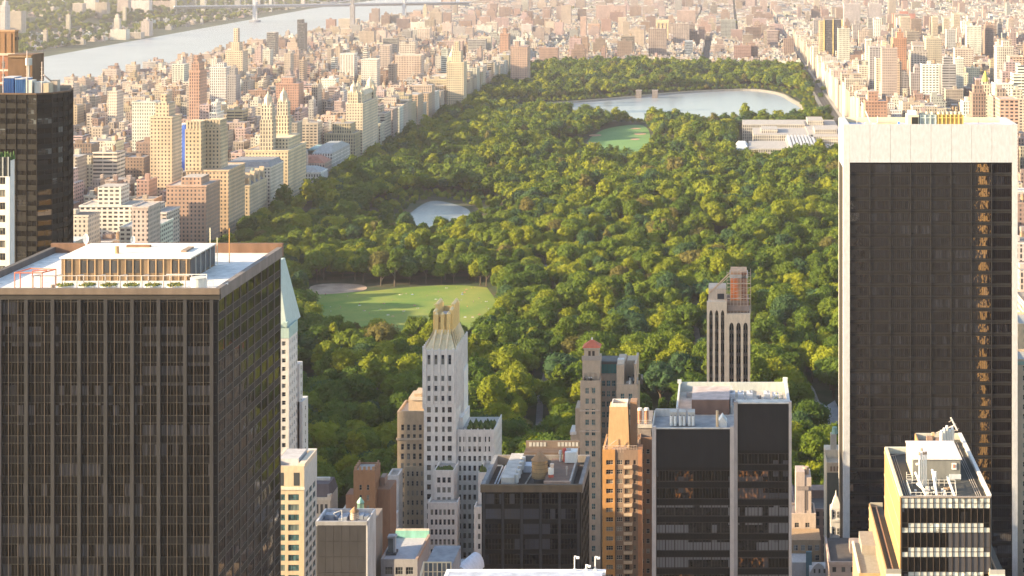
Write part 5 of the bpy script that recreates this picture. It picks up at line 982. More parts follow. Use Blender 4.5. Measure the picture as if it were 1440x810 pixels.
def banded_tower():
    Y = 380.; x0, x1, y1, zt = gx(1268, Y), gx(1392, Y), 417.5, gz(699, Y); y2 = 429.; reserve(gx(1210, Y), gx(1415, Y), Y - 6, y2, zt)
    B = Bld('banded_corner_tower', 'office tower with white and dark glazed bands, side painted sunlit gold and pipe-filled roof', (x0 + x1) / 2, Y)
    w = MB(); w.box(x0, x1, Y, y1, 0, zt - 1.3, c=(.05, .05, .05), ct=(.065, .065, .06)); xq = gx(1288, y2); w.box(xq, x1 - .01, y1, y2, 0, zt - 1.3, c=(.5, .4, .28), ct=(.065, .065, .06))
    W = x1 - x0; nb = 14; bw = W / nb; pitch = 5.43; zs = zt - 2.6 * 1.0
    rows = []; z = zt - .15; first = True; m_ = MB(); m_.col = (.07, .05, .04)
    kindW = ('milk_glass', None, 1, 1); kindD = ('office_glass', None, 1, 1)
    bands = []; zc = zt - .25
    bands.append((zc - 1.0, zc, 'w')); bands.append((zc - 2.15, zc - 1.1, 'w')); zc -= 2.25
    while zc > 6:
        bands.append((zc - 3.15, zc, 'd')); bands.append((zc - 4.15, zc - 3.25, 'n')); bands.append((zc - 5.33, zc - 4.25, 'w')); zc -= pitch
    bd = {round(b[0], 3): b[2] for b in bands}
    def pick(u, z_, k):
        t = bd[round(z_, 3)]
        if t == 'd': return kindD
        if t == 'n' and (u < bw * 1.5 or u > W - bw * 1.5): return kindD
        return kindW
    B.facade(w, (x0, Y), SO, W, 0, zt, [(i * bw + .06, (i + 1) * bw - .06) for i in range(nb)], [(a, b_) for a, b_, t in bands], d=.2, c=(.03, .024, .02), pick=pick, rec=.12, ext=(.2, .2))
    for i in range(nb + 1): xx = x0 + i * bw; m_.box(xx - .035, xx + .035, Y - .3, Y - .201, 0, zt - .1)
    B.part('mullion_grid', m_, 'tint_fine')
    D = y1 - Y; gd_ = (.40, .25, .11); w.box(x0 - .4, x0 - .005, Y, y1, 0, zt, c=gd_); w.box(x1 + .005, x1 + .3, Y, y2, 0, zt, c=(.45, .42, .4)); w.box(xq - .3, xq - .005, y1 + .4, y2, 0, zt + .3, c=gd_)  # gold of the low sun put into the west walls; east wall grey
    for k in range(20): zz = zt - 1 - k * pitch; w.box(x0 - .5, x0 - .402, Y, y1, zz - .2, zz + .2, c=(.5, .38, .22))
    w.box(x0 - .2, xq, y1 - .4, y1 + .4, 0, zt + .2, c=(.6, .6, .52)); w.box(xq, x1 + .3, y2, y2 + .4, 0, zt + .3, c=(.55, .52, .45)); w.box(x0 - .4, x0 + .3, Y + .3, y1 - .4, zt, zt + .35, c=(.8, .66, .46)); w.box(x1 - .4, x1 + .4, Y + .3, y2, zt, zt + .5, c=(.75, .7, .66)); w.box(x0 - .2, x1 + .2, Y - .3, Y + .3, zt - .1, zt + .15, c=(.3, .25, .22))
    B.part('wall', w, 'tint_fine')
    # lower wings either side
    def low(px0, px1, yA, yB, row, wallc, fc, lab):
        X0, X1 = gx(px0, yA), gx(px1, yA); z1_ = gz(row, yA); q = MB(); q.box(X0, X1, yA, yB, 0, z1_ - 1, c=wallc, ct=(.07, .07, .065)); q.box(X0 - .3, X0, yA, yB, 0, z1_, c=wallc); q.box(X0, X1, yB, yB + .3, 0, z1_ + .1, c=(.4, .38, .33)); q.box(X0 - .3, X1, yA - .3, yA, 0, z1_, c=fc); q.box(X0 + 1.2, X0 + 1.5, yA + 1, yB - 1, z1_ - 1, z1_ - .4, c=(.35, .22, .15))
        for k in range(8):
            zz = z1_ - 1 - k * 2.7
            if zz > 0: q.box(X0 - .34, X1, yA - .36, yA - .301, zz - 1.2, zz, c=(.8, .76, .66)); q.box(X0 - .4, X0 - .302, yA, yB, zz - .3, zz + .1, c=(.5, .38, .22))
        B.part('wing', q, 'tint_fine')
    low(1247.5, 1267, Y - 1, 424, 800, (.38, .26, .14), (.3, .28, .25), ''); low(1393.5, 1413, Y - 1, 414, 801, (.4, .38, .36), (.4, .38, .36), '')
    X0 = gx(1208, 392); q = MB(); q.box(X0, gx(1246, 392), 392, 412, 0, gz(806, 392), c=(.4, .29, .17), ct=(.3, .28, .24)); q.box(X0 - .2, X0 + .3, 392, 412, gz(806, 392), gz(803, 392), c=(.8, .72, .6)); q.box(X0 + 1.6, gx(1240, 400), 404, 414, 0, gz(765, 405), c=(.3, .27, .24)); B.part('wing', q, 'tint_fine')
    z = zt - 1.3; p = MB(); a, b_ = gx(1284, 396), gx(1350.5, 396); pz = z + 4.9
    p.box(a, b_, 396, 410, z, pz, c=(.2, .2, .19)); p.box(a - .15, a - .004, 396, 410, z, pz, c=(.6, .5, .36)); p.box(a - .3, b_ + .3, 395.7, 410.3, pz, pz + .25, c=(.68, .62, .62)); p.box(b_ - 2.6, b_ + .1, 395.7, 395.99, z + .4, z + 1.5, c=(.55, .58, .62)); p.box(b_ - 2., b_ - .9, 395.8, 395.99, z + 2.6, z + 4.1, c=(.8, .76, .72)); p.box(b_ - 1.75, b_ - 1.2, 395.7, 395.79, z + 3, z + 3.8, c=(.4, .2, .15)); pn = B.part('penthouse', p, 'tint_fine')
    g = MB(); g.col = (.35, .32, .3)
    for k in range(3): off = .9 + k * .5; g.rod((x0 + off, Y + 3, z + .2), (x0 + off, y1 - 3, z + .2), .08, 4); g.rod((x1 - off - .4, Y + 3, z + .2), (x1 - off - .4, y2 - 3, z + .2), .08, 4)
    g.rod((x0 + .9, y1 - 3, z + .3), (x0 + 4, y1 - 1.4, z + .3), .12, 4); B.part('rail_track', g, 'tint'); B.finish(100)
    # roof piping
    r = empty('flue_cluster', (gx(1297, 388), 392, z), 'cluster of tall white flues and pipes on the banded tower roof', 'flues')
    for k in range(4): v = MB(); X = gx(1293 + 3.2 * k, 391); v.rod((X, 391 + k * .2, z), (X, 391 + k * .2, z + 7.4 + (.9 if k == 1 else 0)), .19, 8, c=(.85, .8, .74)); v.cone(X, 391 + k * .2, z + 7.4 + (.9 if k == 1 else 0), z + 8. + (.9 if k == 1 else 0), .26, .2, 8, c=(.45, .3, .2)); v.build('flue', MATS['tint_fine'], r)
    for (pa, pb, ha, hb) in ((1287, 1302, 4.4, 0.2), (1311, 1317, 5.0, .3), (1332, 1342, 3.4, .1), (1290, 1300, 1.8, 1.5)):
        v = MB(); v.rod((gx(pa, 388), 388, z + ha), (gx(pb, 385), 384, z + hb), .28, 7, c=(.86, .82, .76)); v.build('pipe', MATS['tint_fine'], r)
    v = MB(); v.rod((gx(1315, 387), 387, z + 4.8), (gx(1315, 387), 387, z + 1.4), .36, 8, c=(.84, .8, .75)); v.rod((gx(1288, 390), 390, z + 5.6), (gx(1293, 390), 390, z + 5.6), .3, 8, c=(.84, .8, .75)); v.build('pipe', MATS['tint_fine'], r)
    r = empty('roof_railing', (gx(1310, 384), 384, z), 'white tubular railings round the pipe deck of the banded tower', 'railing'); v = MB(); v.col = (.78, .74, .68)
    pts = [(1281, 383), (1345, 383), (1343, 392), (1275, 392), (1281, 383)]
    for (pa, ya), (pb, yb) in zip(pts, pts[1:]):
        A = Vector((gx(pa, ya), ya, 0)); Bv = Vector((gx(pb, yb), yb, 0)); n = 9
        for hh in (.7, 1.4): v.rod((A.x, A.y, z + hh), (Bv.x, Bv.y, z + hh), .065, 4)
        for k in range(n): P = A.lerp(Bv, k / n); v.rod((P.x, P.y, z), (P.x, P.y, z + 1.4), .06, 4)
    v.build('rail', MATS['tint_fine'], r); rr = random.Random(2)
    for k in range(22): v = MB(); X = gx(1284 + rr.random() * 56, 386); yy = 384 + rr.random() * 6; v.box(X, X + .3 + rr.random() * .8, yy, yy + .6, z, z + .2 + rr.random() * .5, c=rr.choice([(.8, .78, .75), (.55, .55, .6), (.6, .4, .25), (.7, .66, .6)])); v.build('deck_equipment', MATS['tint'], r)
    r = empty('stair_frame', (gx(1277, 392), 394, z), 'white step ladder frame at the left of the roof penthouse', 'ladder'); v = MB(); v.col = (.75, .7, .64); X = gx(1275, 394)
    for k in range(5): v.rod((X, 394, z + .5 * k), (X + 1.4, 394, z + .5 * k), .07, 4)
    for xx in (X, X + 1.4): v.rod((xx, 394, z), (xx, 394, z + 2.6), .08, 4)
    v.build('ladder', MATS['tint'], r)
    r = empty('exhaust_stack_group', (gx(1334, 418), 420, z), 'row of pale upright exhaust stacks behind the roof penthouse', 'flues')
    for k in range(5): v = MB(); X = gx(1324 + 4 * k, 419); v.cone(X, 419 + .3 * k, z, z + 4.6 + (k % 3) * .5, .5, .5, 10, c=(.7, .66, .6)); v.cone(X, 419 + .3 * k, z + 4.6 + (k % 3) * .5, z + 5.2 + (k % 3) * .5, .3, .3, 8, c=(.85, .85, .88)); v.build('stack', MATS['tint'], r)
    r = empty('roof_fan', (gx(1312, 422), 423, z), 'dark horizontal fan drums behind the roof penthouse', 'fan'); v = MB(); v.col = (.25, .16, .12); v.rod((gx(1303, 423), 423, z + 1.7), (gx(1311, 423), 423, z + 1.7), 1., 12); v.build('drum', MATS['tint'], r); v = MB(); v.col = (.22, .15, .12); v.rod((gx(1314, 423), 423, z + 1.5), (gx(1321, 423), 423, z + 1.5), .8, 12); v.build('drum', MATS['tint'], r)
    r = empty('antenna_rig', (gx(1313, 422), 424, z), 'slanting boom with a crossed dipole antenna above the banded tower roof', 'antenna'); v = MB(); v.col = (.6, .52, .46); y = 424.; A = (gx(1312, y), y, gz(611, y)); Bq = (gx(1342, y), y, gz(598, y))
    v.rod((A[0], y, z), A, .2, 5); v.box(A[0] - .35, A[0] + .35, y - .4, y + .4, A[2] - .8, A[2] + .5, c=(.6, .42, .25)); v.build('mast', MATS['tint'], r); v = MB(); v.col = (.58, .5, .46); v.rod(A, Bq, .17, 5); v.rod((Bq[0] - .9, y, Bq[2] + 1.9), (Bq[0] + .8, y, Bq[2] - 1.3), .22, 5, c=(.66, .6, .55))
    for k in (-1, 0, 1): v.rod((Bq[0] + k * .7 - .2 - .5, y, Bq[2] - k * 1.1 - .3), (Bq[0] + k * .7 - .2 + .6, y, Bq[2] - k * 1.1 + .35), .08, 4)
    v.build('boom', MATS['tint'], r)

def right_small():
    HK = ('house_glass', (.4, .38, .36), 2, 2)
    B = simple_tower('stepped_beige_block', 'stepped pale pink apartment block between the stone-piered tower and the slim white tower', 1110, 1146, 722, 620, 12, (.56, .46, .40), 3.4, 1.7, 1.6, 3.4, HK, m0=.8, off=2.4, cap=30)
    x0, x1, Y, y1, zt = B.dim; p = MB(); p.col = (.55, .46, .42); a, b_ = gx(1120, Y), gx(1141, Y); p.box(a, b_, Y + .5, y1 - 1, zt - .9, gz(672, Y)); p.box(a - .2, a + 3, Y + .3, y1 - 4, zt - .5, gz(664, Y), c=(.5, .42, .4)); p.box(gx(1121, Y), b_ - 1, Y + .2, Y + .49, gz(690, Y), gz(684, Y), c=(.3, .26, .26)); p.box(b_ - 2.6, b_ - 1.5, Y + .4, Y + .49, zt + 1, gz(688, Y), c=(.2, .17, .16)); p.cone(b_ - 1.8, Y + 5, gz(672, Y), gz(662, Y), 1.2, 1.1, 10, c=(.45, .35, .28)); B.part('roof_house', p, 'tint_fine')
    q = MB(); q.col = (.44, .31, .20); q.box(gx(1113, 608), gx(1154, 608), 607, 619, 0, gz(758, 608)); 
    for k in range(4):
        for j in range(3): xx = gx(1119 + 10 * k, 607); zz = gz(770 + 14 * j, 607); B.panes.append((1.5, 1.9, HK, (xx, 606.97, zz - 1), 0))
    q.box(gx(1113, 600), gx(1141, 600), 598, 606.9, 0, gz(788, 600), c=(.6, .58, .58)); q.box(gx(1133, 600), gx(1141, 600), 597, 598, 0, gz(772, 600), c=(.12, .22, .26)); B.part('wing', q, 'tint_fine'); close(B)
    B = Bld('domed_stone_building', 'small white stone building with a rounded parapet and dark roof, below the pink block', gx(1152, 590), 590); q = MB(); q.col = (.62, .6, .6); X0, X1 = gx(1139, 590), gx(1163, 590); zz = gz(805, 590); q.box(X0, X1, 590, 600, 0, zz); pts = [(X0 + (X1 - X0) * k / 8, zz + 3.2 * math.sin(math.pi * k / 8)) for k in range(9)]
    for a, b_ in zip(pts, pts[1:]): q.solid([(a[0], 590, zz), (b_[0], 590, zz), (b_[0], 590, b_[1]), (a[0], 590, a[1]), (a[0], 591, zz), (b_[0], 591, zz), (b_[0], 591, b_[1]), (a[0], 591, a[1])], [(0, 1, 2, 3), (3, 2, 6, 7), (5, 4, 7, 6)])
    for k in range(3): xx = X0 + 1.3 + k * 1.7; q.box(xx, xx + .6, 589.95, 589.995, zz - .2, zz + 1.2, c=(.1, .1, .1))
    B.part('wall', q, 'tint_fine'); B.finish(); reserve(X0, X1, 590, 600, zz)
    # slim white ornate tower left of the white framed one
    Y = 645.; B = Bld('slim_ornate_tower', 'slim cream tower with an ornate white gabled bay, squeezed against the white framed tower', gx(1172, Y), Y); w = MB(); x0, x1 = gx(1163, Y), gx(1192, Y); zt = gz(653, Y); w.col = (.62, .52, .42); w.box(x0, x1, Y, Y + 16, 0, zt, ct=(.55, .45, .35)); reserve(x0, x1, Y - 30, Y + 16, zt)
    w.box(x0 - .3, x0, Y - .3, Y + 16, 0, zt + 1.2, c=(.78, .68, .55)); w.box(x0 - .4, x1, Y + 8, Y + 15, zt, gz(633, Y + 8), c=(.7, .6, .48)); w.box(x0, x1, Y - .3, Y, 0, zt - 3, c=(.12, .13, .12)); w.box(x0, x1, Y - .5, Y, zt - 3, zt + .8, c=(.62, .5, .38)); w.box(gx(1174, Y) - 1, gx(1174, Y) + 1.2, Y + 9, Y + 12, gz(633, Y + 8), gz(612, Y + 8), c=(.5, .46, .42)); w.cone(gx(1174, Y + 8) + .1, Y + 10.5, gz(612, Y + 8), gz(603, Y + 8), 1.2, .9, 8, c=(.3, .5, .45))
    for k in range(4): w.box(x0 + 1.2 + k * 1.2, x0 + 1.9 + k * 1.2, Y - .6, Y - .501, zt - 2.4, zt - .6, c=(.3, .2, .14))
    B.part('wall', w, 'tint_fine'); g = MB(); Yb = 618.; a, b_ = gx(1168, Yb), gx(1184, Yb); zb = gz(715, Yb); g.col = (.68, .66, .66); g.box(a, b_, Yb, Yb + 5, 0, zb); g.pyr(a + .3, b_ - .3, Yb, Yb + 3, zb, gz(700, Yb), .35, .4); g.cone((a + b_) / 2, Yb + 1.5, gz(700, Yb), gz(691, Yb), .5, .1, 6)
    for j in range(9):
        zz = zb - 3.4 - 6.1 * j
        if zz > 0:
            for k in (0, 1): xx = a + 1.2 + k * 1.5; B.panes.append((.8, 2.4, ('house_glass', (.75, .73, .72), 1, 2), (xx, Yb - .03, zz), 0))
            g.box(a - .1, b_, Yb - .4, Yb - .005, zz - 1.3, zz - .5, c=(.75, .73, .72)); g.box(a - .15, a + .4, Yb - .35, Yb - .004, zz - .4, zz + 3, c=(.76, .74, .73))
    B.part('ornate_bay', g, 'tint_fine'); B.finish(60)
    # tall neighbours past the frame edge, on the far right
    w = simple_tower('cream_corner_tower', 'cream stone tower just showing right of the white framed tower', 1432.5, 1475, 455, 700, 22, (.62, .49, .34), 3.4, 1.7, 1.3, 3.2, HK, cap=50); close(w)
    w = simple_tower('green_corniced_block', 'beige block with green cornice below the cream tower at the far right', 1431, 1500, 505, 640, 16, (.6, .46, .33), 3.6, 1.9, 1.4, 3.3, HK, cap=30); x0, x1, Y, y1, zt = w.dim; w.wall.box(x0 - .6, x1, Y - .8, Y - .32, zt - 2, zt - .8, c=(.3, .42, .36)); close(w)
    # unseen tower shaped for the glass streak: sun-gold painted sides, other walls dark
    B = simple_tower('streak_mirror_tower', 'unseen slender tower, sides painted gold to mirror as a streak in the black glass', 1024 + 112 * 5.333, 1024 + 150 * 5.333, 398, 448.3, 17.5, (.10, .075, .06), 3.9, .9, .6, 3.4, HK, cap=10, side=(.85, .52, .22)); close(B)

def bottom_edge():
    # white roof edge with three lamp posts
    Y = 400.; x0, x1 = gx(629, Y), gx(851, Y); zt = gz(803, Y)
    B = Bld('white_roof_block', 'flat white roof edge of a near building along the bottom', (x0 + x1) / 2, Y); w = MB(); w.box(x0, x1, Y - 14, Y + .1, 0, zt - 2, c=(.3, .33, .42)); w.box(x0 + .6, x1 - .5, Y - 13.6, Y - .4, zt - 2, zt - .05, c=(.45, .5, .62)); w.box(x0 - .3, x1 + .1, Y - .4, Y + 1.2, zt - .9, zt, c=(.85, .83, .85)); w.box(x0 - .3, x0 + .6, Y - 14, Y - .41, zt - .9, zt - .01, c=(.85, .83, .85)); B.part('roof', w, 'tint'); B.finish(); reserve(x0, x1, Y - 14, Y + 1.2, zt)
    lab = ('tall white floodlight pole, leftmost on the white roof edge', 'short white floodlight pole between the two tall ones', 'tall white floodlight pole, rightmost on the white roof edge')
    for i, (px, row) in enumerate(((808, 782), (824, 794), (837, 782.5))):
        X = gx(px, Y); z = gz(row, Y); r = empty('floodlight_pole', (X, Y, zt), lab[i], 'light pole', 'floodlight poles on the white roof'); p = MB(); p.col = (.75, .76, .8); p.rod((X, Y, zt), (X, Y, z), .13, 6); p.box(X - .4, X + .4, Y - .3, Y + .3, zt, zt + .5, c=(.5, .52, .56)); p.build('pole', MATS['tint'], r)
        p = MB(); p.col = (.85, .85, .88); p.rod((X, Y, z), (X + .7, Y - .3, z - .1), .13, 5); p.box(X + .4, X + 1.15, Y - .6, Y - .1, z - .45, z - .05); p.build('lamp_head', MATS['tint'], r)
    # pale lattice roof frame and the white dome behind
    Y = 430.; r = empty('roof_lattice', (gx(612, Y), Y, 80), 'pale steel lattice frame with glass panels at the bottom centre', 'roof frame'); x0, x1 = gx(596, Y), gx(634, Y); z1 = gz(790, Y); z0 = z1 - 12; f = MB(); f.col = (.72, .6, .44)
    for k in range(7): xx = x0 + (x1 - x0) * k / 6; f.box(xx - .13, xx + .13, Y - .15, Y + .15, z0, z1)
    f.box(x0, x1, Y - .12, Y + .14, z1 - .3, z1); f.box(x0, x1, Y - .1, Y + .1, z1 - 2.6, z1 - 2.4)
    for k in range(7): yy = Y - k * 3; f.rod((x0, Y, z1), (gx(578, Y - 18), Y - 18, z1 - 7), .2, 4) if k == 0 else f.rod((x0 - .35 * k, yy, z0 - 4), (x0 - .35 * k, yy, z1 - 1.15 * k), .14, 4)
    for k in range(4): f.rod((x0, Y, z1 - 1.3 * k - 1.3), (gx(578, Y - 18), Y - 18, z1 - 7 - 1.3 * k), .1, 4)
    f.build('frame', MATS['tint_fine'], r)
    for k in range(6): g = MB(); a = x0 + (x1 - x0) * k / 6 + .16; g.box(a, a + (x1 - x0) / 6 - .32, Y + .02, Y + .05, z0, z1 - .31, c=(.1, .13, .18) if k % 2 else (.2, .22, .26)); g.build('pane', MATS['tint_metal'], r)
    b = MB(); b.box(x0, x1, Y + 1, Y + 16, 0, z1 - 1.5, c=(.3, .3, .33)); b.box(x0 - 2.4, x0 - .3, Y - 18, Y + 8, 0, z1 - 9, c=(.45, .38, .3)); b.build('base', MATS['tint'], r)
    X = gx(650, 450); r = empty('domed_roof_unit', (X, 450, 90), 'rounded silver white barrel hood just above the white roof edge', 'roof unit'); z = gz(806, 450); d = MB(); d.col = (.74, .74, .82); N = 14; P = []
    for yy, s_ in ((444, 1.), (456, .9)):
        for k in range(N + 1): a = math.pi * k / N; P.append((X + 2.6 * s_ * math.cos(a) + (yy - 444) * .22, yy, z - .5 + 4.4 * s_ * math.sin(a)))
    d.solid(P, [(k, k + 1, N + 2 + k, N + 1 + k) for k in range(N)] + [tuple(range(N, -1, -1)), tuple(range(N + 1, 2 * N + 2))]); d.build('hood', MATS['tint_fine'], r, smooth=False); d = MB(); d.box(X - 6, X + 3, 444, 462, 0, z - .5, c=(.4, .4, .44)); d.box(X - 4.8, X - 2.4, 446, 449, z - .5, z + 2.6, c=(.62, .6, .58)); d.build('base', MATS['tint'], r)
glass('milk_glass', base=(.5, .5, .46), blind=(.58, .57, .53), pb=.3, cell=(1.4, 1.4, 5.43), wav=0, ior=1.45, rough=.3)
middle_towers(); tank_building(); pier_tower(); arched_tower(); white_framed_tower(); banded_tower(); right_small(); bottom_edge()
# ------------------------------------------------------------------ landmarks in the middle distance
def facade_block(name, label, x0, x1, y0, y1, zt, col, wall='wall_punched', roof=(.42, .38, .35), steps=(), extra=None, cornice=True, cat='building', group=None):
    """larger far building: walls (windows are in the masonry), cornice, roof house, steps"""
    reserve(x0, x1, y0, y1, zt)
    r = empty(name, ((x0 + x1) / 2, y0, 0), label, cat, group)
    w = MB(); w.col = col; w.box(x0, x1, y0, y1, -.2, zt, m=0, mt=1, ct=roof)
    top = zt
    for (ax0, ax1, ay0, ay1, az) in steps: w.box(x0 + (x1 - x0) * ax0, x0 + (x1 - x0) * ax1, y0 + (y1 - y0) * ay0, y0 + (y1 - y0) * ay1, top - .02, top + az, m=0, mt=1, ct=roof) 
    w.build('wall', [MATS[wall], MATS['tint']], r)
    if cornice:
        c = MB(); c.col = tuple(min(.85, q * 1.12) for q in col); t = .5
        c.box(x0 - t, x1 + t, y0 - t, y0 + .3, zt - .6, zt + .7); c.box(x0 - t, x0 + .3, y0 + .3, y1, zt - .6, zt + .7); c.box(x1 - .3, x1 + t, y0 + .3, y1, zt - .6, zt + .7); c.box(x0 + .3, x1 - .3, y1 - .3, y1, zt - .6, zt + .7); c.build('cornice', MATS['tint'], r)
    if extra: extra(r)
    return r
def turret(r, x, y, z, s, h, col, capc=None):
    t = MB(); t.col = col; t.box(x - s, x + s, y - s, y + s, z, z + h * .5, m=0); t.build('tower_base', MATS['wall_tall'], r)
    t = MB(); t.col = tuple(q * 1.05 for q in col); t.cone(x, y, z + h * .5, z + h * .75, s * .8, s * .7, 8); 
    for k in range(4): a = math.pi / 4 + k * math.pi / 2; t.cone(x + s * 1.05 * math.cos(a), y + s * 1.05 * math.sin(a), z + h * .5, z + h * .66, s * .16, .02, 6)
    t.build('lantern', MATS['tint'], r)
    t = MB(); t.col = capc or col; t.cone(x, y, z + h * .75, z + h * .9, s * .78, s * .3, 8); t.cone(x, y, z + h * .9, z + h * 1.05, s * .22, .03, 6); t.build('cupola', MATS['tint'], r)

CPW = -405.5
def ycpw(px): return F * CPW / (px - VX)
def landmarks():
    cr = (.66, .53, .34); rr = random.Random(12)
    # twin-towered golden one
    y0, y1 = 1385, 1432; x0 = gx(262, y0)
    def ex(r):
        for (fa, ya) in ((.17, 3), (.52, 16)):
            t = MB(); t.col = (.60, .46, .31); xx = x0 + (CPW - x0) * fa; z0 = gz(240, y0); t.box(xx - 6.6, xx + 6.6, y0 + ya - 4, y0 + ya + 16, z0, gz(182, y0)); t.box(xx - 5.8, xx + 5.8, y0 + ya - 3, y0 + ya + 15, gz(182, y0), gz(171, y0)); t.build('tower', MATS['wall_punched'], r)
            c = MB(); c.col = (.58, .46, .32)
            for k in range(5): c.box(xx - 5.8 + k * 2.55, xx - 4.5 + k * 2.55, y0 + ya - 3.3, y0 + ya - 3.02, gz(182, y0), gz(169, y0))
            c.build('crown', MATS['tint'], r)
    facade_block('twin_tower_apartments', 'golden apartment house with two broad square towers, nearest the lower left park corner', x0, CPW, y0, y1, gz(240, y0), (.55, .40, .27), extra=ex)
    # gabled one
    y0, y1 = 1446, 1500; x0 = CPW - 46; z = gz(262, y0)
    def ex(r):
        m = MB(); m.col = (.16, .17, .19); m.pyr(x0 + 1, CPW - 1, y0 + 1, y1 - 1, z + .7, z + 9, .7, .75); m.build('roof', MATS['tint'], r)
        for k in range(4):
            g = MB(); g.col = (.50, .38, .26); yy = y0 + 5 + k * 14.5; g.solid([(CPW - 1, yy - 3, z), (CPW - 1, yy + 3, z), (CPW - 1, yy + 3, z + 6), (CPW - 1, yy, z + 11), (CPW - 1, yy - 3, z + 6), (CPW - 5, yy - 3, z), (CPW - 5, yy + 3, z), (CPW - 5, yy + 3, z + 6), (CPW - 5, yy, z + 11), (CPW - 5, yy - 3, z + 6)], [(0, 1, 2, 3, 4), (9, 8, 7, 6, 5), (2, 7, 8, 3), (4, 3, 8, 9), (0, 4, 9, 5), (1, 6, 7, 2)]); g.build('gable', MATS['tint'], r)
        for k in range(3):
            g = MB(); g.col = (.5, .38, .26); xx = x0 + 7 + k * 15; g.solid([(xx - 3, y0 + .5, z), (xx + 3, y0 + .5, z), (xx + 3, y0 + .5, z + 5), (xx, y0 + .5, z + 11), (xx - 3, y0 + .5, z + 5), (xx - 3, y0 + 4, z), (xx + 3, y0 + 4, z), (xx + 3, y0 + 4, z + 5), (xx, y0 + 4, z + 11), (xx - 3, y0 + 4, z + 5)], [(0, 1, 2, 3, 4), (9, 8, 7, 6, 5), (2, 7, 8, 3), (4, 3, 8, 9)]); g.build('gable', MATS['tint'], r)
        for k in range(8): g = MB(); g.col = (.3, .4, .38) if k % 2 else (.4, .3, .22); xx = x0 + 4 + k * 5.4; g.box(xx, xx + 1.3, y0 + 10 + (k % 3) * 9, y0 + 12 + (k % 3) * 9, z + 5, z + 12.5); g.build('chimney', MATS['tint'], r)
    facade_block('gabled_apartments', 'tan apartment house with steep slate gables and chimneys facing the park', x0, CPW, y0, y1, z, (.52, .42, .30), extra=ex)
    y0, y1 = 1512, 1556; facade_block('mansard_apartments', 'pale apartment house with a bluish mansard roof between the gabled and the twin-spired houses', CPW - 42, CPW, y0, y1, gz(236, y0), (.60, .53, .45), extra=lambda r: (lambda m: (setattr(m, 'col', (.26, .26, .28)), m.pyr(CPW - 41.5, CPW - .5, y0 + .5, y1 - .5, gz(236, y0) + .7, gz(228, y0), .86, .86), m.build('roof', MATS['tint'], r)))(MB()))
    y0, y1 = 1572, 1640; z = gz(212, y0); x0 = gx(345, y0)
    def ex(r):
        for (px, yy) in ((377, y0 + 8), (399, y0 + 48)):
            xx = gx(px, yy); t = MB(); t.col = (.62, .51, .38); t.box(xx - 6, xx + 6, yy - 6, yy + 6, z, z + 28); t.build('tower', MATS['wall_tall'], r); turret(r, xx, yy, z + 28, 5, 26, (.64, .54, .42), (.62, .52, .38))
        t = MB(); t.col = (.7, .56, .38); t.box(x0 + 9, CPW - 3, y0 + 14, y1 - 10, z, z + 10); t.build('penthouse', MATS['wall_punched'], r)
    facade_block('twin_spired_apartments', 'cream apartment house crowned by two slender spired towers, left of the museum', x0, CPW, y0, y1, z, (.66, .53, .36), extra=ex)
    # white library, pink museum
    def ex(r):
        g = MB(); g.col = (.36, .37, .38); g.pyr(CPW - 26, CPW + 7, 1668, 1696, 23.2, 27, .5, .5); g.build('roof', MATS['tint'], r)
        for k in range(7): p = MB(); p.col = (.75, .72, .7); p.cone(CPW + 7.6, 1671 + k * 3.7, 6, 21, .7, .6, 8); p.build('column', MATS['tint'], r)
    facade_block('white_library', 'low white classical stone hall with a hipped grey roof at the park edge', CPW - 26, CPW + 7, 1668, 1696, 22.5, (.72, .69, .67), wall='wall_tall', extra=ex)
    y0 = 1712; x0 = gx(405, y0)
    def ex(r):
        for (a, b_, c, d, z, cl) in ((x0, CPW - 30, 1712, 1740, 30, (.48, .30, .22)), (CPW - 44, CPW, 1714, 1745, 26, (.52, .36, .30)), (CPW - 20, CPW, 1745, 1830, 32, (.66, .62, .6)), (x0 + 4, CPW - 30, 1760, 1800, 27, (.5, .42, .4))):
            m = MB(); m.col = cl; m.box(a, b_, c, d, 0, z, m=0, mt=1, ct=(.42, .42, .46)); m.build('wing', [MATS['wall_tall'], MATS['tint']], r); q = MB(); q.col = (.34, .35, .35) if z != 26 else (.45, .2, .14); q.pyr(a, b_, c, d, z + .1, z + 6, .6, .5); q.build('roof', MATS['tint'], r)
        for (xx, yy) in ((CPW - 42, 1715), (CPW - 20, 1713)): t = MB(); t.cone(xx, yy, 0, 36, 4, 4, 12, c=(.6, .45, .37)); t.cone(xx, yy, 36, 45, 4.3, .1, 12, c=(.6, .48, .42)); t.build('round_turret', MATS['tint'], r)
        q = MB(); q.box(CPW - 28, CPW - 2, 1765, 1800, 33, 35, c=(.3, .44, .44)); q.build('copper_roof', MATS['tint'], r)
    r = empty('museum_block', ((x0 + CPW) / 2, y0, 0), 'pink granite museum wings with round turrets and turquoise roofs beside the park', 'museum'); ex(r); reserve(x0, CPW, y0, 1830, 32)
    # three-turreted
    y0, y1 = 1893, 1975; z = gz(146, y0); x0 = gx(487, y0)
    def ex(r):
        turret(r, x0 + 7, y0 + 6, z, 5.5, 24, (.70, .58, .42)); turret(r, CPW - 7, y0 + 8, z, 5.5, 25, (.70, .58, .42)); turret(r, CPW - 7, y1 - 8, z, 5.5, 25, (.70, .58, .42))
        t = MB(); t.col = (.6, .5, .38); t.box(x0 + 14, CPW - 14, y0 + 6, y1 - 6, z, z + 8); t.pyr(x0 + 16, CPW - 16, y0 + 8, y1 - 10, z + 8, z + 13, .6, .8); t.build('penthouse', MATS['tint'], r)
    facade_block('three_turreted_apartments', 'massive cream apartment block with three domed turrets right of the museum', x0, CPW, y0, y1, z, (.66, .55, .42), extra=ex)
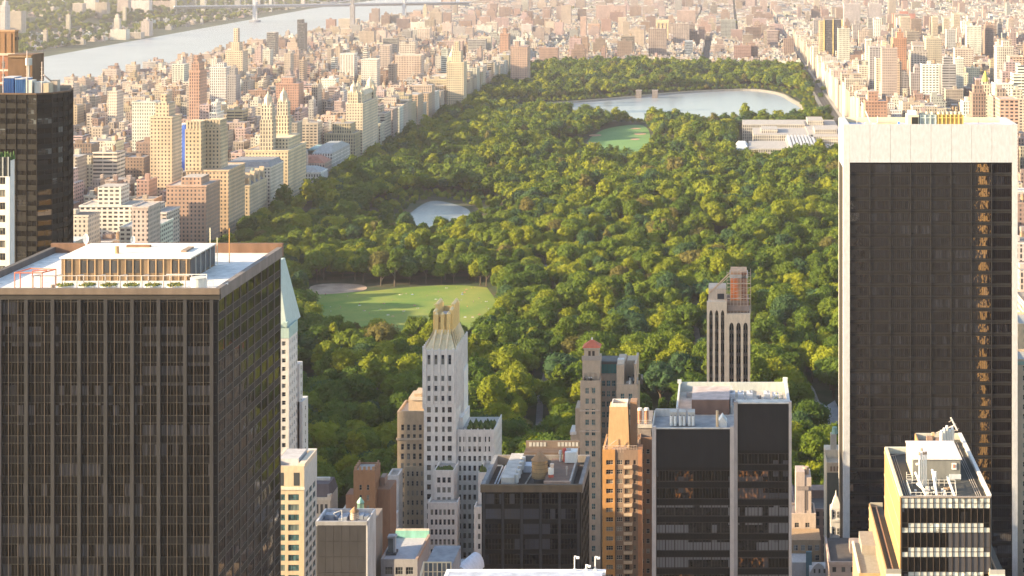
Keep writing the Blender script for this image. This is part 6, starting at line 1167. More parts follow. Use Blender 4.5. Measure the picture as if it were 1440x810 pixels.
    # other twin tower house further on
    y0 = 2560; x0 = CPW - 44; z = gz(108, y0)
    def ex(r):
        for yy in (y0 + 8, y0 + 50): t = MB(); t.col = (.68, .54, .37); t.box(CPW - 16, CPW - 2, yy - 7, yy + 7, z, z + 30); t.cone(CPW - 9, yy, z + 30, z + 40, 6, 2, 8); t.cone(CPW - 9, yy, z + 40, z + 48, 1.6, .1, 6); t.build('tower', MATS['tint'], r)
    facade_block('far_twin_tower_apartments', 'tan twin-towered apartment house far up the left park edge', x0, CPW, y0, y0 + 58, z, (.60, .48, .35), extra=ex)
    # single towers: px0, px1, row top, Y, depth, colour, wall, label, steps
    T = [(112, 185, 290, 1290, 26, (.64, .59, .53), 'wall_wide', 'broad white apartment block with stepped balconies, lowest at the left below the brick blocks', ((.3, .75, .2, .9, 14),)),
         (187, 234, 300, 1260, 30, (.56, .47, .42), 'wall_wide', 'pale pink apartment block with terraces just above the black tower roof', ((.2, .6, .2, .9, 5),)),
         (234, 290, 262, 1330, 36, (.42, .27, .20), 'wall_punched', 'brown brick apartment house beside the lower left park corner', ((.3, .8, .2, .8, 6),)),
         (211, 242, 165, 1480, 26, (.60, .46, .33), 'wall_punched', 'tan stepped tower left of the blue-edged white tower', ((.2, .8, .1, .8, 12), (.4, .65, .2, .6, 20))),
         (240, 256, 176, 1560, 12, (.74, .74, .76), 'wall_ribbon', 'white banded tower with a bright blue corner strip', ()),
         (266, 281, 100, 1950, 26, (.48, .29, .22), 'wall_tall', 'slender red brick tower with stepped crown above the left rooftops', ((.15, .85, .1, .9, 10), (.3, .7, .2, .8, 18))),
         (295, 318, 95, 2350, 24, (.66, .62, .60), 'wall_tall', 'white and brown striped slab tower left of centre of the left-hand city', ((.3, .8, .2, .8, 6),)),
         (317, 341, 72, 2700, 30, (.60, .48, .36), 'wall_punched', 'stepped tan tower with a slender lantern before the river', ((.25, .75, .2, .8, 14), (.38, .62, .3, .7, 36))),
         (375, 387, 46, 3300, 24, (.38, .36, .36), 'wall_glass', 'slim grey glass tower against the river, left of the darker pair', ()),
         (418, 428, 33, 3500, 24, (.20, .20, .22), 'wall_glass', 'slim dark glass tower against the river, left of the tall church', ((0, .6, 0, 1, 8),)),
         (476, 502, 27, 4700, 40, (.60, .52, .43), 'wall_tall', 'wide pale church block by the river', ()),
         (492, 498, 8, 4650, 14, (.42, .40, .42), 'wall_tall', 'tall narrow church spire tower before the river', ((.2, .8, .2, .8, 18),)),
         (556, 592, 78, 2750, 30, (.62, .48, .40), 'wall_tall', 'wide pinkish ribbed slab tower behind the three turrets', ()),
         (478, 498, 76, 2650, 24, (.64, .60, .56), 'wall_wide', 'pale banded slab, left of two behind the three turrets', ()),
         (508, 530, 84, 2600, 24, (.66, .62, .56), 'wall_punched', 'cream slab right of the pale banded slab', ()),
         (534, 548, 64, 2900, 24, (.55, .45, .40), 'wall_tall', 'slim brownish slab between cream slab and ribbed slab', ()),
         (562, 584, 62, 3000, 24, (.58, .50, .44), 'wall_wide', 'pair of pale slabs rising behind the ribbed pink slab', ((0, .42, 0, 1, 5), (.6, 1, 0, 1, 5))),
         (388, 420, 118, 2200, 26, (.44, .26, .20), 'wall_punched', 'red brown apartment tower with setbacks between the river towers and the park', ((.2, .7, .2, .8, 8),)),
         (595, 600, 10, 5600, 16, (.68, .55, .38), 'wall_tall', 'tall golden hospital tower in the brick cluster near the bridge', ((.2, .8, .2, .8, 10),)),
         (576, 618, 20, 5650, 60, (.50, .36, .30), 'wall_punched', 'brick hospital cluster near the river bridge', ((.1, .35, .2, .8, 10), (.65, .9, .1, .9, 6))),
         (923, 940, 28, 4250, 30, (.50, .42, .34), 'wall_tall', 'tall square office tower alone north of the park', ((.2, .7, .2, .8, 3),)),
         (963, 974, 58, 3650, 24, (.45, .52, .62), 'wall_glass', 'pale blue glass tower at the north edge of the park', ()),
         (1159, 1184, 28, 3250, 34, (.17, .15, .16), 'wall_glass', 'dark tower with yellow edge stripes above the right park edge', ()),
         (1256, 1275, 54, 2500, 30, (.44, .24, .16), 'wall_punched', 'tall red brown brick tower right of the yellow-striped dark tower', ((.3, .8, .2, .8, 9), (.45, .65, .3, .6, 14))),
         (1235, 1254, 64, 2600, 26, (.64, .56, .40), 'wall_punched', 'cream tower just left of the red brown brick tower', ((.3, .7, .2, .8, 6),)),
         (1218, 1226, 56, 2900, 22, (.70, .66, .58), 'wall_tall', 'slim white slab left of the cream tower on the right side', ()),
         (1281, 1304, 72, 2450, 30, (.48, .42, .38), 'wall_wide', 'round-cornered banded balcony tower right of the brick tower', ((.15, .85, .1, .9, 7),)),
         (1255, 1268, 88, 2250, 22, (.66, .52, .40), 'wall_punched', 'slim pink and cream tower in front of the tall brick tower', ((.2, .8, .2, .8, 5),)),
         (1402, 1425, 66, 2350, 26, (.66, .60, .52), 'wall_tall', 'tall white gridded slab at the far right', ((.4, .8, .2, .8, 8),)),
         (1420, 1440, 80, 2300, 26, (.56, .40, .30), 'wall_wide', 'brown balcony tower at the right frame edge', ()),
         (1377, 1397, 135, 1700, 24, (.66, .56, .42), 'wall_punched', 'cream stone tower carrying a gold pyramid at the far right', ()),
         (1406, 1432, 140, 1500, 24, (.56, .36, .28), 'wall_wide', 'white gridded brick building just behind the white framed tower', ()),
         (1217, 1248, 143, 1700, 24, (.40, .24, .18), 'wall_punched', 'dark red brick apartment block with white corner windows behind the white framed tower', ((.15, .6, .2, .8, 10),)),
         (1266, 1280, 24, 3900, 24, (.58, .48, .38), 'wall_tall', 'leftmost of three far slim towers on the right', ()),
         (1311, 1319, 24, 3900, 24, (.60, .50, .38), 'wall_tall', 'slim far tower, second of the row on the right', ()),
         (1327, 1335, 26, 3850, 24, (.60, .50, .38), 'wall_tall', 'slim far tower, third of the row on the right', ()),
         (1341, 1350, 20, 3950, 24, (.60, .50, .38), 'wall_tall', 'slim far tower, fourth of the row on the right', ()),
         (1361, 1371, 24, 3900, 24, (.48, .46, .46), 'wall_tall', 'grey slim far tower, last of the row on the right', ()),
         (1256, 1287, 20, 4700, 40, (.52, .22, .16), 'wall_punched', 'red brick stepped block far off above the brick tower', ((.3, .7, .2, .8, 8),)),
         (1187, 1210, 6, 5100, 40, (.52, .46, .46), 'wall_tall', 'pair of grey slab towers far beyond the dark striped tower', ()),
         (1222, 1240, 6, 5100, 40, (.52, .46, .46), 'wall_tall', 'grey slab tower far off, right of the slab pair', ()),
         (838, 880, 8, 5600, 50, (.48, .34, .30), 'wall_punched', 'wide brown housing slab far north of the park', ((.4, .6, 0, 1, 4),)),
         (827, 843, 34, 4700, 30, (.54, .38, .30), 'wall_punched', 'pinkish block far north of the park left of the square office tower', ()),
         (869, 881, 25, 4500, 26, (.60, .48, .38), 'wall_punched', 'tan tower far north, left neighbour of the square office tower', ()),
         (816, 824, 24, 4400, 26, (.54, .38, .32), 'wall_punched', 'slim pink tower far north above the wooded hill', ()),
         (952, 978, 15, 5300, 50, (.46, .34, .30), 'wall_punched', 'brown housing slab far north, right of the square office tower', ()),
         (1028, 1044, 42, 4300, 26, (.40, .28, .26), 'wall_punched', 'dark brown block right of the wide avenue', ()),
         (703, 715, 48, 3300, 30, (.45, .27, .20), 'wall_punched', 'red brown stepped block at the far end of the left park edge', ((.3, .7, .2, .8, 12),)),
         (718, 742, 66, 2900, 40, (.46, .32, .26), 'wall_punched', 'large pink brown apartment block at the top left park corner', ((.2, .45, .2, .8, 9),)),
         (628, 652, 88, 2450, 30, (.60, .50, .36), 'wall_punched', 'golden stepped apartment house midway up the left park edge', ((.25, .8, .2, .8, 16), (.4, .65, .3, .7, 30))),
         (186, 208, 292, 1180, 26, (.5, .4, .36), 'wall_punched', 'pinkish block just behind the roof penthouse', ())]
    for (a, b_, row, Y, D, c, wm, lab, st) in T:
        x0, x1 = gx(a, Y), gx(b_, Y); z = gz(row, Y); ex = None
        if 'yellow edge' in lab:
            def ex(r, x0=x0, x1=x1, Y=Y, z=z):
                for t in (0, .5, 1.): s = MB(); xx = x0 + (x1 - x0) * t; s.box(xx - .9, xx + .9, Y - .8, Y - .01, 0, z + 1, c=(.75, .58, .22)); s.build('edge_stripe', MATS['tint'], r)
                s = MB(); s.box(x0 - 9, x0 - .1, Y + 5, Y + 25, 0, z - 2, c=(.6, .5, .32)); s.build('side_tower', MATS['wall_tall'], r)
        if 'blue corner' in lab:
            def ex(r, x1=x1, Y=Y, z=z): s = MB(); s.box(x1 + .01, x1 + 3.2, Y - .5, Y + 2, 0, z, c=(.06, .16, .62)); s.build('blue_strip', MATS['tint'], r)
        if 'gold pyramid' in lab:
            def ex(r, x0=x0, x1=x1, Y=Y, z=z):
                s = MB(); s.col = (.66, .56, .42); cx = (x0 + x1) / 2; s.box(cx - 4, cx + 4, Y + 4, Y + 12, z, z + 11); s.box(cx - 3.2, cx + 3.2, Y + 4.8, Y + 11.2, z + 11, z + 14); s.build('lantern', MATS['wall_tall'], r); s = MB(); s.cone(cx, Y + 8, z + 14, z + 25, 3.8, .15, 8, c=(.75, .6, .12)); s.build('gold_pyramid', MATS['tint'], r)
        if 'square office tower alone' in lab:
            def ex(r, x0=x0, x1=x1, Y=Y, z=z):
                for t in (0, .33, .66, .9): s = MB(); xx = x0 + (x1 - x0) * t; s.box(xx, xx + 3, Y - 1, Y - .01, 0, z - 8, c=(.72, .55, .32)); s.build('pier', MATS['tint'], r)
                s = MB(); s.box(x0 - 1, x1 + 1, Y - 1.2, Y + 20, z - 8, z, c=(.68, .54, .36)); s.build('crown_band', MATS['tint'], r)
        facade_block(lab_name(lab), lab, x0, x1, Y, Y + D, z, c, wm, steps=st, extra=ex)
    # museum in the park
    r = empty('park_museum', (75, 1915, 0), 'low white stone museum with many roof levels inside the right park edge', 'museum')
    def bx(n, a, b_, c, d, z, cl, z0=0): m = MB(); m.box(a, b_, c, d, z0, z, m=0, mt=1, c=cl, ct=(.42, .39, .37)); m.build(n, [MATS['wall_tall'], MATS['tint']], r)
    A = (.5, .46, .41); bx('wing', 24, 68, 1935, 2015, 15, A); bx('wing', 68, 104, 1925, 2045, 17, (.48, .45, .44)); bx('wing', 104, 136, 1915, 1985, 15, (.56, .5, .44)); bx('wing', 30, 100, 2045, 2125, 19, A); bx('wing', 96, 137, 2015, 2215, 20, (.64, .58, .5)); bx('wing', 104, 130, 2045, 2095, 25, A); bx('wing', 100, 120, 2145, 2195, 26, A); bx('wing', 40, 60, 2065, 2105, 23, A); bx('wing', 18, 96, 2135, 2195, 22, A)
    for k in range(8): m = MB(); m.box(70 + k * 4, 72.6 + k * 4, 1929, 2035, 17.1, 20, c=(.5, .52, .57)); m.build('skylight', MATS['tint'], r)
    m = MB(); m.col = (.55, .62, .7); P = [(70, 1913, 4), (103, 1913, 4), (103, 1925, 14), (70, 1925, 14), (70, 1925, 4), (103, 1925, 4)]; m.solid(P, [(0, 1, 2, 3), (0, 3, 4), (1, 5, 2)]); m.build('glass_court', MATS['tint'], r)
    m = MB(); m.col = (.60, .64, .68); m.pyr(8, 24, 1955, 2005, 12, 17, .5, .7); m.build('glass_pavilion_roof', MATS['tint'], r); bx('pavilion', 8, 24, 1955, 2005, 12, (.62, .6, .56)); reserve(8, 137, 1913, 2215, 27)
    # reservoir gatehouses
    for (px, lab) in ((898, 'left stone gatehouse on the reservoir bank'), (921, 'right stone gatehouse on the reservoir bank')):
        x, y = gp(px, 138); r = empty('gatehouse', (x, y, 3), lab, 'gatehouse'); m = MB(); m.box(x - 4.5, x + 4.5, y, y + 8, 0, 12, c=(.26, .22, .2)); m.build('wall', MATS['wall_row'], r); m = MB(); m.box(x - 5, x + 5, y - .5, y + 8.5, 12, 13, c=(.34, .3, .28)); m.build('parapet', MATS['tint'], r)
    # great bridge
    r = empty('suspension_bridge', (-1370, 5900, 0), 'pale grey suspension bridge crossing the wide river', 'bridge'); tw = []
    for (px, base) in ((358.5, 31), (568.5, 27)):
        X, Y = gp(px, base); tw.append((X, Y)); t = MB(); t.col = (.55, .56, .6)
        for s_ in (-9, 9): t.box(X - 5, X + 5, Y + s_ - 3, Y + s_ + 3, 0, 178)
        for z in (60, 110, 165): t.box(X - 4, X + 4, Y - 6, Y + 6, z, z + 8)
        t.build('pylon', MATS['tint'], r); b_ = MB(); b_.box(X - 14, X + 14, Y - 20, Y + 20, -1, 6, c=(.4, .4, .42)); b_.build('pier', MATS['tint'], r)
    (xa, ya), (xb, yb) = tw; dx, dy = xb - xa, yb - ya; L = math.hypot(dx, dy); U = (dx / L, dy / L)
    d = MB(); d.col = (.52, .53, .57); d.obox((xa, ya), U, -260, L + 240, -10, 10, 54, 58); d.obox((xa, ya), U, -260, L + 240, -10.5, -9.5, 47, 54, c=(.48, .49, .53)); d.build('deck', MATS['tint'], r)
    for s_ in (-9, 9):
        c = MB(); c.col = (.55, .56, .6); N = (U[1], -U[0]); pts = []
        for k in range(-6, 23):
            t = k / 16; u = t * L
            z = 62 + 116 * (2 * t - 1) ** 2 if 0 <= t <= 1 else 178 - 120 * min(1, abs(u if t < 0 else u - L) / 260)
            pts.append((xa + U[0] * u + N[0] * s_, ya + U[1] * u + N[1] * s_, z))
        for a, b_ in zip(pts, pts[1:]): c.rod(a, b_, 1.1, 4)
        c.build('cable', MATS['tint'], r)
        h = MB(); h.col = (.6, .6, .64)
        for a in pts: h.rod((a[0], a[1], 56), a, .35, 3)
        h.build('hangers', MATS['tint'], r)
def lab_name(l):
    for k, n in (('church spire', 'church_tower'), ('church', 'church'), ('hospital', 'hospital'), ('slab', 'slab_tower'), ('tower', 'apartment_tower'), ('block', 'apartment_block'), ('house', 'apartment_house')):
        if k in l: return n
    return 'building'
landmarks()

# ------------------------------------------------------------------ the rest of the city: lots on a street grid
rc = random.Random(21)
LOTS = []   # x0,x1,y0,y1,z,colname,wall,step,tank
PALW = [('tan', 3), ('cream', 3), ('pinkish brick', 4), ('brown brick', 2), ('red brick', 1.2), ('buff brick', 2), ('sand-coloured', 3), ('grey', 1.5), ('white', 1.6), ('pale stone', 2.5)]
def pickcol(): return rc.choices([a for a, b in PALW], [b for a, b in PALW])[0]
def clash(x0, x1, y0, y1):
    for o in OCC:
        if x0 < o[1] + 1 and x1 > o[0] - 1 and y0 < o[3] + 1 and y1 > o[2] - 1: return True
    return False
def lot(x0, x1, y0, y1, z, col=None, wall=None):
    if x1 - x0 < 4 or y1 - y0 < 4 or clash(x0, x1, y0, y1): return
    LOTS.append((x0, x1, y0, y1, z, col or pickcol(), wall or rc.choices(range(6), [5, 2, 1, 2, .4, 2])[0], rc.random() < .35 and z > 30, rc.random() < .45 and z > 18))
def grid(xs, ya, yb, step, height, pitch=66., tall=.06, xin=None, row_w=(6.5, 12)):
    """xs: block edges in x (with avenues between)"""
    y = ya
    while y < yb:
        for (xa, xb) in xs(y):
            for (p, q) in ((y, y + 25), (y + 27, y + 52)):
                x = xa
                while x < xb - 5:
                    edge = x < xa + 30 or x > xb - 34; wd = rc.uniform(15, 26) if edge else rc.uniform(*row_w)
                    wd = min(wd, xb - x)
                    if xb - x - wd < 7: wd = xb - x
                    if xin is None or xin(x, y): z, c, wl = height(x + wd / 2, y, edge, wd); lot(x + .15, x + wd - .15, p + rc.uniform(0, 2), q - rc.uniform(0, 4), z, c, wl) if z else None
                    x += wd
        y += pitch if not callable(step) else step(y)
def hw(x, y, edge, wd):
    far = min(1, max(0, (y - 1800) / 2600)); r = rc.random()
    if x < RIV_E(y) + 210: return rc.uniform(13, 24) if rc.random() < .85 else rc.uniform(28, 38), None, 5
    if r < .022 and y > 1500: return rc.uniform(62, 88) * (1 - .35 * far), rc.choice(['pinkish brick', 'white', 'cream', 'tan', 'grey']), None
    if edge: return (rc.uniform(40, 58) if rc.random() < .75 else rc.uniform(18, 35)) * (1 - .35 * far), None, None
    if rc.random() < .34: return rc.uniform(28, 54) * (1 - .4 * far), None, None
    return rc.uniform(14, 20), rc.choice(['brown brick', 'pinkish brick', 'red brick', 'tan', 'pale stone', 'cream', 'white']), 5
def hn(x, y, edge, wd):
    far = min(1, max(0, (y - 4200) / 2500)); r = rc.random()
    if r < .018: return rc.uniform(38, 52), rc.choice(['pinkish brick', 'brown brick', 'red brick', 'tan']), 0
    if r < .021: return rc.uniform(55, 75), rc.choice(['pinkish brick', 'tan', 'grey']), 0
    if r < .13 + .25 * far: return 0, None, None
    return rc.uniform(10, 21), rc.choice(['pale stone', 'white', 'tan', 'pinkish brick', 'white', 'grey', 'sand-coloured', 'pale stone']), 5
def he(x, y, edge, wd):
    if y > 4300: return hn(x, y, edge, wd)
    far = min(1, max(0, (y - 2400) / 1800)); r = rc.random()
    if x < 196: return rc.uniform(44, 60) * (1 - .25 * far), rc.choice(['cream', 'pale stone', 'sand-coloured', 'cream', 'white', 'tan']), rc.choice([0, 0, 3])
    if r < .07: return rc.uniform(70, 115) * (1 - .3 * far), rc.choice(['white', 'pinkish brick', 'brown brick', 'tan', 'cream', 'grey']), rc.choice([0, 1, 3, 2])
    if edge: return rc.uniform(38, 66) * (1 - .3 * far), None, None
    if rc.random() < .3: return rc.uniform(28, 50) * (1 - .3 * far), None, None
    return rc.uniform(14, 22), None, 5
# park front rows
y = 700.
while y < 3360:
    d = rc.uniform(22, 40)
    if y < 1330: z = rc.uniform(34, 60) if y > 1000 else rc.uniform(50, 100)
    else: z = rc.uniform(40, 56) * (1 - .12 * (y > 2600))
    lot(CPW - rc.uniform(24, 34), CPW, y, y + d, z, rc.choice(['cream', 'cream', 'sand-coloured', 'pale stone', 'pinkish brick', 'white', 'tan', 'buff brick']), rc.choice([0, 0, 3, 1]))
    y += d + (0 if rc.random() < .6 else 11)
y = 760.
while y < 3360:
    d = rc.uniform(20, 34); lot(165.5, 165.5 + rc.uniform(24, 32), y, y + d, rc.uniform(44, 62) * (1 - .15 * (y > 2500)), rc.choice(['cream', 'pale stone', 'sand-coloured', 'white', 'tan']), rc.choice([0, 0, 3])); y += d + (0 if rc.random() < .6 else 10)
WX = lambda y: [(CPW - 190, CPW - 36), (CPW - 380, CPW - 206), (CPW - 545, CPW - 396), (RIV_E(y) + 26, CPW - 561)]
view = lambda x, y: -160 - 260 < VX + F * x / max(y, 1) + 0 * x and -200 < VX + F * x / y < 1700
grid(WX, 780, 3380, 66, hw, xin=lambda x, y: True if y > 1000 else rc.random() < .5)
WN = lambda y: [(CPW - 190, CPW - 10), (CPW - 380, CPW - 206), (CPW - 545, CPW - 396), (RIV_E(y) + 26, CPW - 561)]
grid(WN, 3400, 8250, 66, lambda *a: hw(a[0], a[1] + 900, a[2], a[3]) if a[1] < 4700 else hn(*a), step=None, pitch=66, row_w=(11, 22)) if False else None
def gridn(xs, ya, yb, height, rw):
    y = ya
    while y < yb:
        pitch = 66 if y < 5400 else 80
        for (xa, xb) in xs(y):
            for (p, q) in ((y, y + 25), (y + 27, y + pitch - 14)):
                x = xa
                while x < xb - 5:
                    wd = min(rc.uniform(*rw) * (1 if y < 5400 else 1.5), xb - x); z, c, wl = height(x, y, x < xa + 25, wd)
                    if z > 36: wd = min(rc.uniform(20, 40), xb - x)
                    if z: lot(x + .15, x + wd - .15, p + rc.uniform(0, 2), q - rc.uniform(0, 5), z, c, wl)
                    x += wd
        y += pitch
gridn(WN, 3400, 8250, lambda x, y, e, wd: hw(x, y + 900, e, wd) if (y < 4700 and x < -440) else hn(x, y, e, wd), (9, 18))
gridn(lambda y: [(-405, -250), (-236, -59), (-41, 146)] if y < 4480 else [(-405, -250), (-236, -110), (-100, 20), (30, 146)], 3400, 8250, hn, (8, 17))
EXs = lambda y: [(a, b) for a, b in ((200, 262), (278, 340), (356, 420), (436, 560), (576, 700), (716, 860), (876, 1010), (1026, 1180), (1196, 1400)) if a < .19 * y + 60]
y = 700.
while y < 8250:
    pitch = 66 if y < 5400 else 80
    for (xa, xb) in EXs(y) + ([(165, 190)] if y > 3380 else []):
        for (p, q) in ((y, y + 25), (y + 27, y + pitch - 14)):
            x = xa
            while x < xb - 5:
                edge = x < xa + 22 or x > xb - 26; wd = (rc.uniform(18, 30) if edge else rc.uniform(9, 17)) * (1 if y < 4300 else 1.3); wd = min(wd, xb - x)
                if xb - x - wd < 6: wd = xb - x
                z, c, wl = he(x, y, edge, wd)
                if 1180 < y < 2400 and x > 430: z = z and min(z, 80)
                if z: lot(x + .15, x + wd - .15, p + rc.uniform(0, 2), q - rc.uniform(0, 4), z, c, wl)
                x += wd
    y += pitch
# midtown floor between the hand-built towers and west of the frame
for yy in (560, 620, 668):
    x = -330.
    while x < 330:
        wd = rc.uniform(14, 26); lot(x, x + wd, yy, yy + rc.uniform(20, 38), rc.uniform(14, 40) if yy < 660 else rc.uniform(12, 24), rc.choice(['grey', 'tan', 'brown brick', 'pale stone'])); x += wd + .4
for k in range(26): x = -330 - 26 * (k % 9); y = 640 + 60 * (k // 9); lot(x - 24, x, y - 560 + 500, y - 560 + 545, rc.uniform(40, 120))
# across the river
for k in range(620):
    y = rc.uniform(3700, 9000); d = 20 + rc.choice([rc.uniform(40, 200), rc.uniform(40, 1800)]); x = RIV_W(y) - d; s = rc.uniform(8, 20)
    big = rc.random() < .07; lot(x - s, x, y, y + s, nj(x, y) + (rc.uniform(30, 60) if big else rc.uniform(7, 14)), rc.choice(['white', 'grey', 'pale stone', 'cream', 'pinkish brick']), 0)
for (px0, px1, row, Y) in ((155, 177, 42, 4560), (180, 198, 46, 4620), (198, 210, 27, 4760), (0, 7, 2, 4200), (6, 30, 16, 4350), (102, 116, 5, 5200), (118, 134, 0, 5300), (134, 150, 4, 5250), (165, 180, 0, 5600), (184, 210, 1, 5700), (215, 240, 2, 6000)):
    lot(gx(px0, Y), gx(px1, Y), Y, Y + 30, gz(row, Y), rc.choice(['pinkish brick', 'white', 'cream']), 0)

LOTS.sort(key=lambda l: l[2])
# how much of each shows from the viewpoint (coarse depth test, near to far)
cover = np.zeros((203, 360), bool)
def rect(x0, x1, y0, y1, z0, z1):
    a = [topix(x, y, 0)[0] for x in (x0, x1) for y in (y0, y1)]; t = min(topix(0, y0, z1)[1], topix(0, y1, z1)[1]); b = topix(0, y0, z0)[1]
    return max(0, int(min(a) / 4)), min(360, int(max(a) / 4) + 1), max(0, int(t / 4)), min(203, int(b / 4) + 1)
ev = [(o[2], None, o) for o in OCC] + [(l[2], i, (l[0], l[1], l[2], l[3], l[4])) for i, l in enumerate(LOTS)]
ev.sort(key=lambda e: e[0]); SEEN = {}
for (_, i, o) in ev:
    a, b_, c, d = rect(*o[:4], 0, o[4])
    if a >= b_ or c >= d: continue
    s = cover[c:d, a:b_]
    if i is not None: SEEN[i] = int((~s).sum()) + .001 * (b_ - a) * (d - c)
    s[:] = True
order = sorted(SEEN, key=lambda i: -SEEN[i]); PICK = set(i for i in order[:285] if SEEN[i] > 1)

ANCH = [('the golden twin-towered house', 290, 210), ('the gabled house', 335, 275), ('the twin-spired house', 385, 170), ('the three-turreted block', 515, 150), ('the white striped slab', 306, 110), ('the slender red brick tower', 273, 130),
        ('the white and blue-edged tower', 248, 200), ('the pink granite museum', 440, 210), ('the dark glass tower by the river', 423, 55), ('the ribbed pink slab', 574, 100), ('the top left park corner', 735, 80), ('the lone northern office tower', 931, 50), ('the wide avenue', 998, 60),
        ('the yellow-striped dark tower', 1171, 60), ('the tall brown brick tower', 1265, 80), ('the white gridded slab', 1413, 95), ('the gold pyramid', 1387, 130), ('the park museum', 1110, 190), ('the stepped tan tower by the river', 329, 85), ('the black tower roof', 200, 345), ('the brick hospital cluster', 597, 30), ('the banded balcony tower', 1293, 95), ('the bridge', 470, 15), ('the far slim towers', 1340, 40), ('the bottom stone-piered tower', 1015, 680), ('the white stepped tower', 640, 700)]
def place(px, row):
    n, ax, ay = min(ANCH, key=lambda a: math.hypot(a[1] - px, 1.3 * (a[2] - row))); dx, dy = px - ax, row - ay
    q = 'just ' if math.hypot(dx, dy) < 28 else ('well ' if math.hypot(dx, dy) > 75 else '')
    rel = ('left of ' if dx < 0 else 'right of ') if abs(dx) > abs(dy) else ('behind ' if dy < 0 else 'in front of ')
    return q + rel + n
LAB = {}; wn = {0: 'plain', 1: 'wide-windowed', 2: 'ribbon-windowed', 3: 'tall-windowed', 4: 'glassy', 5: 'narrow'}
stuff_v = []; stuff_f = []; sc = []; sm = []; suv = []
class Bulk(MB): pass
bulk = MB(); roofs = [(.10, .09, .09), (.30, .28, .27), (.45, .42, .40), (.36, .28, .24), (.58, .55, .53), (.22, .2, .19)]
def lot_geo(l, j):
    """walls, roof house, cornice, tank of a lot"""
    x0, x1, y0, y1, z, cn, wl, st, tk = l; r_ = random.Random(j); c = PAL[cn]; k = r_.uniform(.8, 1.15); c = tuple(min(.8, q * k * r_.uniform(.95, 1.05)) for q in c); rf = roofs[r_.randrange(6)]
    return x0, x1, y0, y1, z, c, rf, wl, st, tk, r_
for j, l in enumerate(LOTS):
    x0, x1, y0, y1, z, c, rf, wl, st, tk, r_ = lot_geo(l, j); W, D = x1 - x0, y1 - y0
    zb = 0
    if x1 < -1400: zb = nj(x1, y0) - 12
    parts = []
    hz = z
    if st: hz = z - r_.uniform(6, 12); parts.append((x0 + W * r_.uniform(.1, .3), x1 - W * r_.uniform(.1, .3), y0 + D * r_.uniform(.1, .3), y1 - D * .15, hz, z))
    bh = (x0 + W * r_.uniform(.2, .5), y0 + D * r_.uniform(.3, .5)); bw = min(W * .35, r_.uniform(3, 7)); bz = (z if st else hz) + r_.uniform(2.5, 5)
    if j in PICK:
        px, row = topix((x0 + x1) / 2, y0, z); words = f"{'low' if z < 24 else 'mid-height' if z < 42 else 'tall' if z < 66 else 'soaring'} {l[5]} {wn[wl] + ' ' if wl else ''}{'stepped ' if st else ''}building {place(px, row)}"
        LAB.setdefault(words, []).append(j)
        r = empty('apartment_building' if z > 24 else 'row_house', ((x0 + x1) / 2, y0, 0), words, 'building'); PICKED = r
        w = MB(); w.col = c; w.box(x0, x1, y0, y1, zb, hz, m=0, mt=1, ct=rf)
        for p in parts: w.box(*p[:4], p[4] - .01, p[5], m=0, mt=1, ct=rf)
        w.build('wall', [MATS[WALLS[wl]], MATS['tint']], r)
        b_ = MB(); b_.col = tuple(q * .9 for q in c); b_.box(bh[0], bh[0] + bw, bh[1], bh[1] + bw, hz if not st else z, bz)
        b_.build('roof_house', MATS['tint'], r)
        t = .3; cc = tuple(min(.8, q * 1.15) for q in c); b_ = MB(); b_.col = cc
        b_.box(x0 - t, x1 + t, y0 - t, y0 + .3, hz - .3, hz + .8); b_.box(x0 - t, x0 + .3, y0 + .3, y1, hz - .3, hz + .8); b_.box(x1 - .3, x1 + t, y0 + .3, y1, hz - .3, hz + .8); b_.build('cornice', MATS['tint'], r)
        if tk: b_ = MB(); xx, yy = x1 - W * .25, y0 + D * .4; b_.cone(xx, yy, hz + 1.5, hz + 5, 1.7, 1.6, 8, c=(.3, .2, .13)); b_.cone(xx, yy, hz + 5, hz + 6.4, 1.8, .1, 8, c=(.22, .16, .12)); b_.cone(xx, yy, hz, hz + 1.5, .5, .5, 4, c=(.15, .12, .1)); b_.build('water_tank', MATS['tint'], r)
        r['_j'] = j
    else:
        bulk.box(x0, x1, y0, y1, zb, hz, m=wl, mt=6, c=c, ct=rf)
        for p in parts: bulk.box(*p[:4], p[4] - .01, p[5], m=wl, mt=6, c=c, ct=rf)
        if y0 < 5600:
            bulk.box(bh[0], bh[0] + bw, bh[1], bh[1] + bw, hz if not st else z, bz, m=6, c=tuple(q * .9 for q in c))
            if tk and y0 < 4200: xx, yy = x1 - W * .25, y0 + D * .4; bulk.cone(xx, yy, hz + .5, hz + 5, 1.6, 1.6, 6, m=6, c=(.3, .2, .13)); bulk.cone(xx, yy, hz + 5, hz + 6.4, 1.8, .1, 6, m=6, c=(.22, .16, .12))
            if y0 < 3000: bulk.box(x0 - .3, x1 + .3, y0 - .3, y0 + .3, hz - .3, hz + .8, m=6, c=tuple(min(.8, q * 1.1) for q in c))
tag(bulk.build('distant_city', [MATS[n] for n in WALLS] + [MATS['tint']], None, (0, 0, 0)), 'countless smaller buildings filling the rest of the city to the horizon', None, None, 'stuff')
# labels that two or more share get their order along the street, then a shared group
ORD = ['nearest', 'second nearest', 'third nearest', 'fourth nearest', 'fifth nearest', 'sixth nearest', 'seventh nearest', 'eighth nearest', 'ninth nearest']
byj = {o['_j']: o for o in C.objects if '_j' in o}
for words, js in LAB.items():
    if len(js) > 1:
        js.sort(key=lambda j: LOTS[j][2])
        for k, j in enumerate(js):
            if k < 9: byj[j]['label'] = words.replace(' building ', f' building, {ORD[k]} ')
for o in byj.values(): o['group'] = 'city buildings round the park'
print('LOTS', len(LOTS), 'picked', len(PICK), 'faces', len(bulk.f))
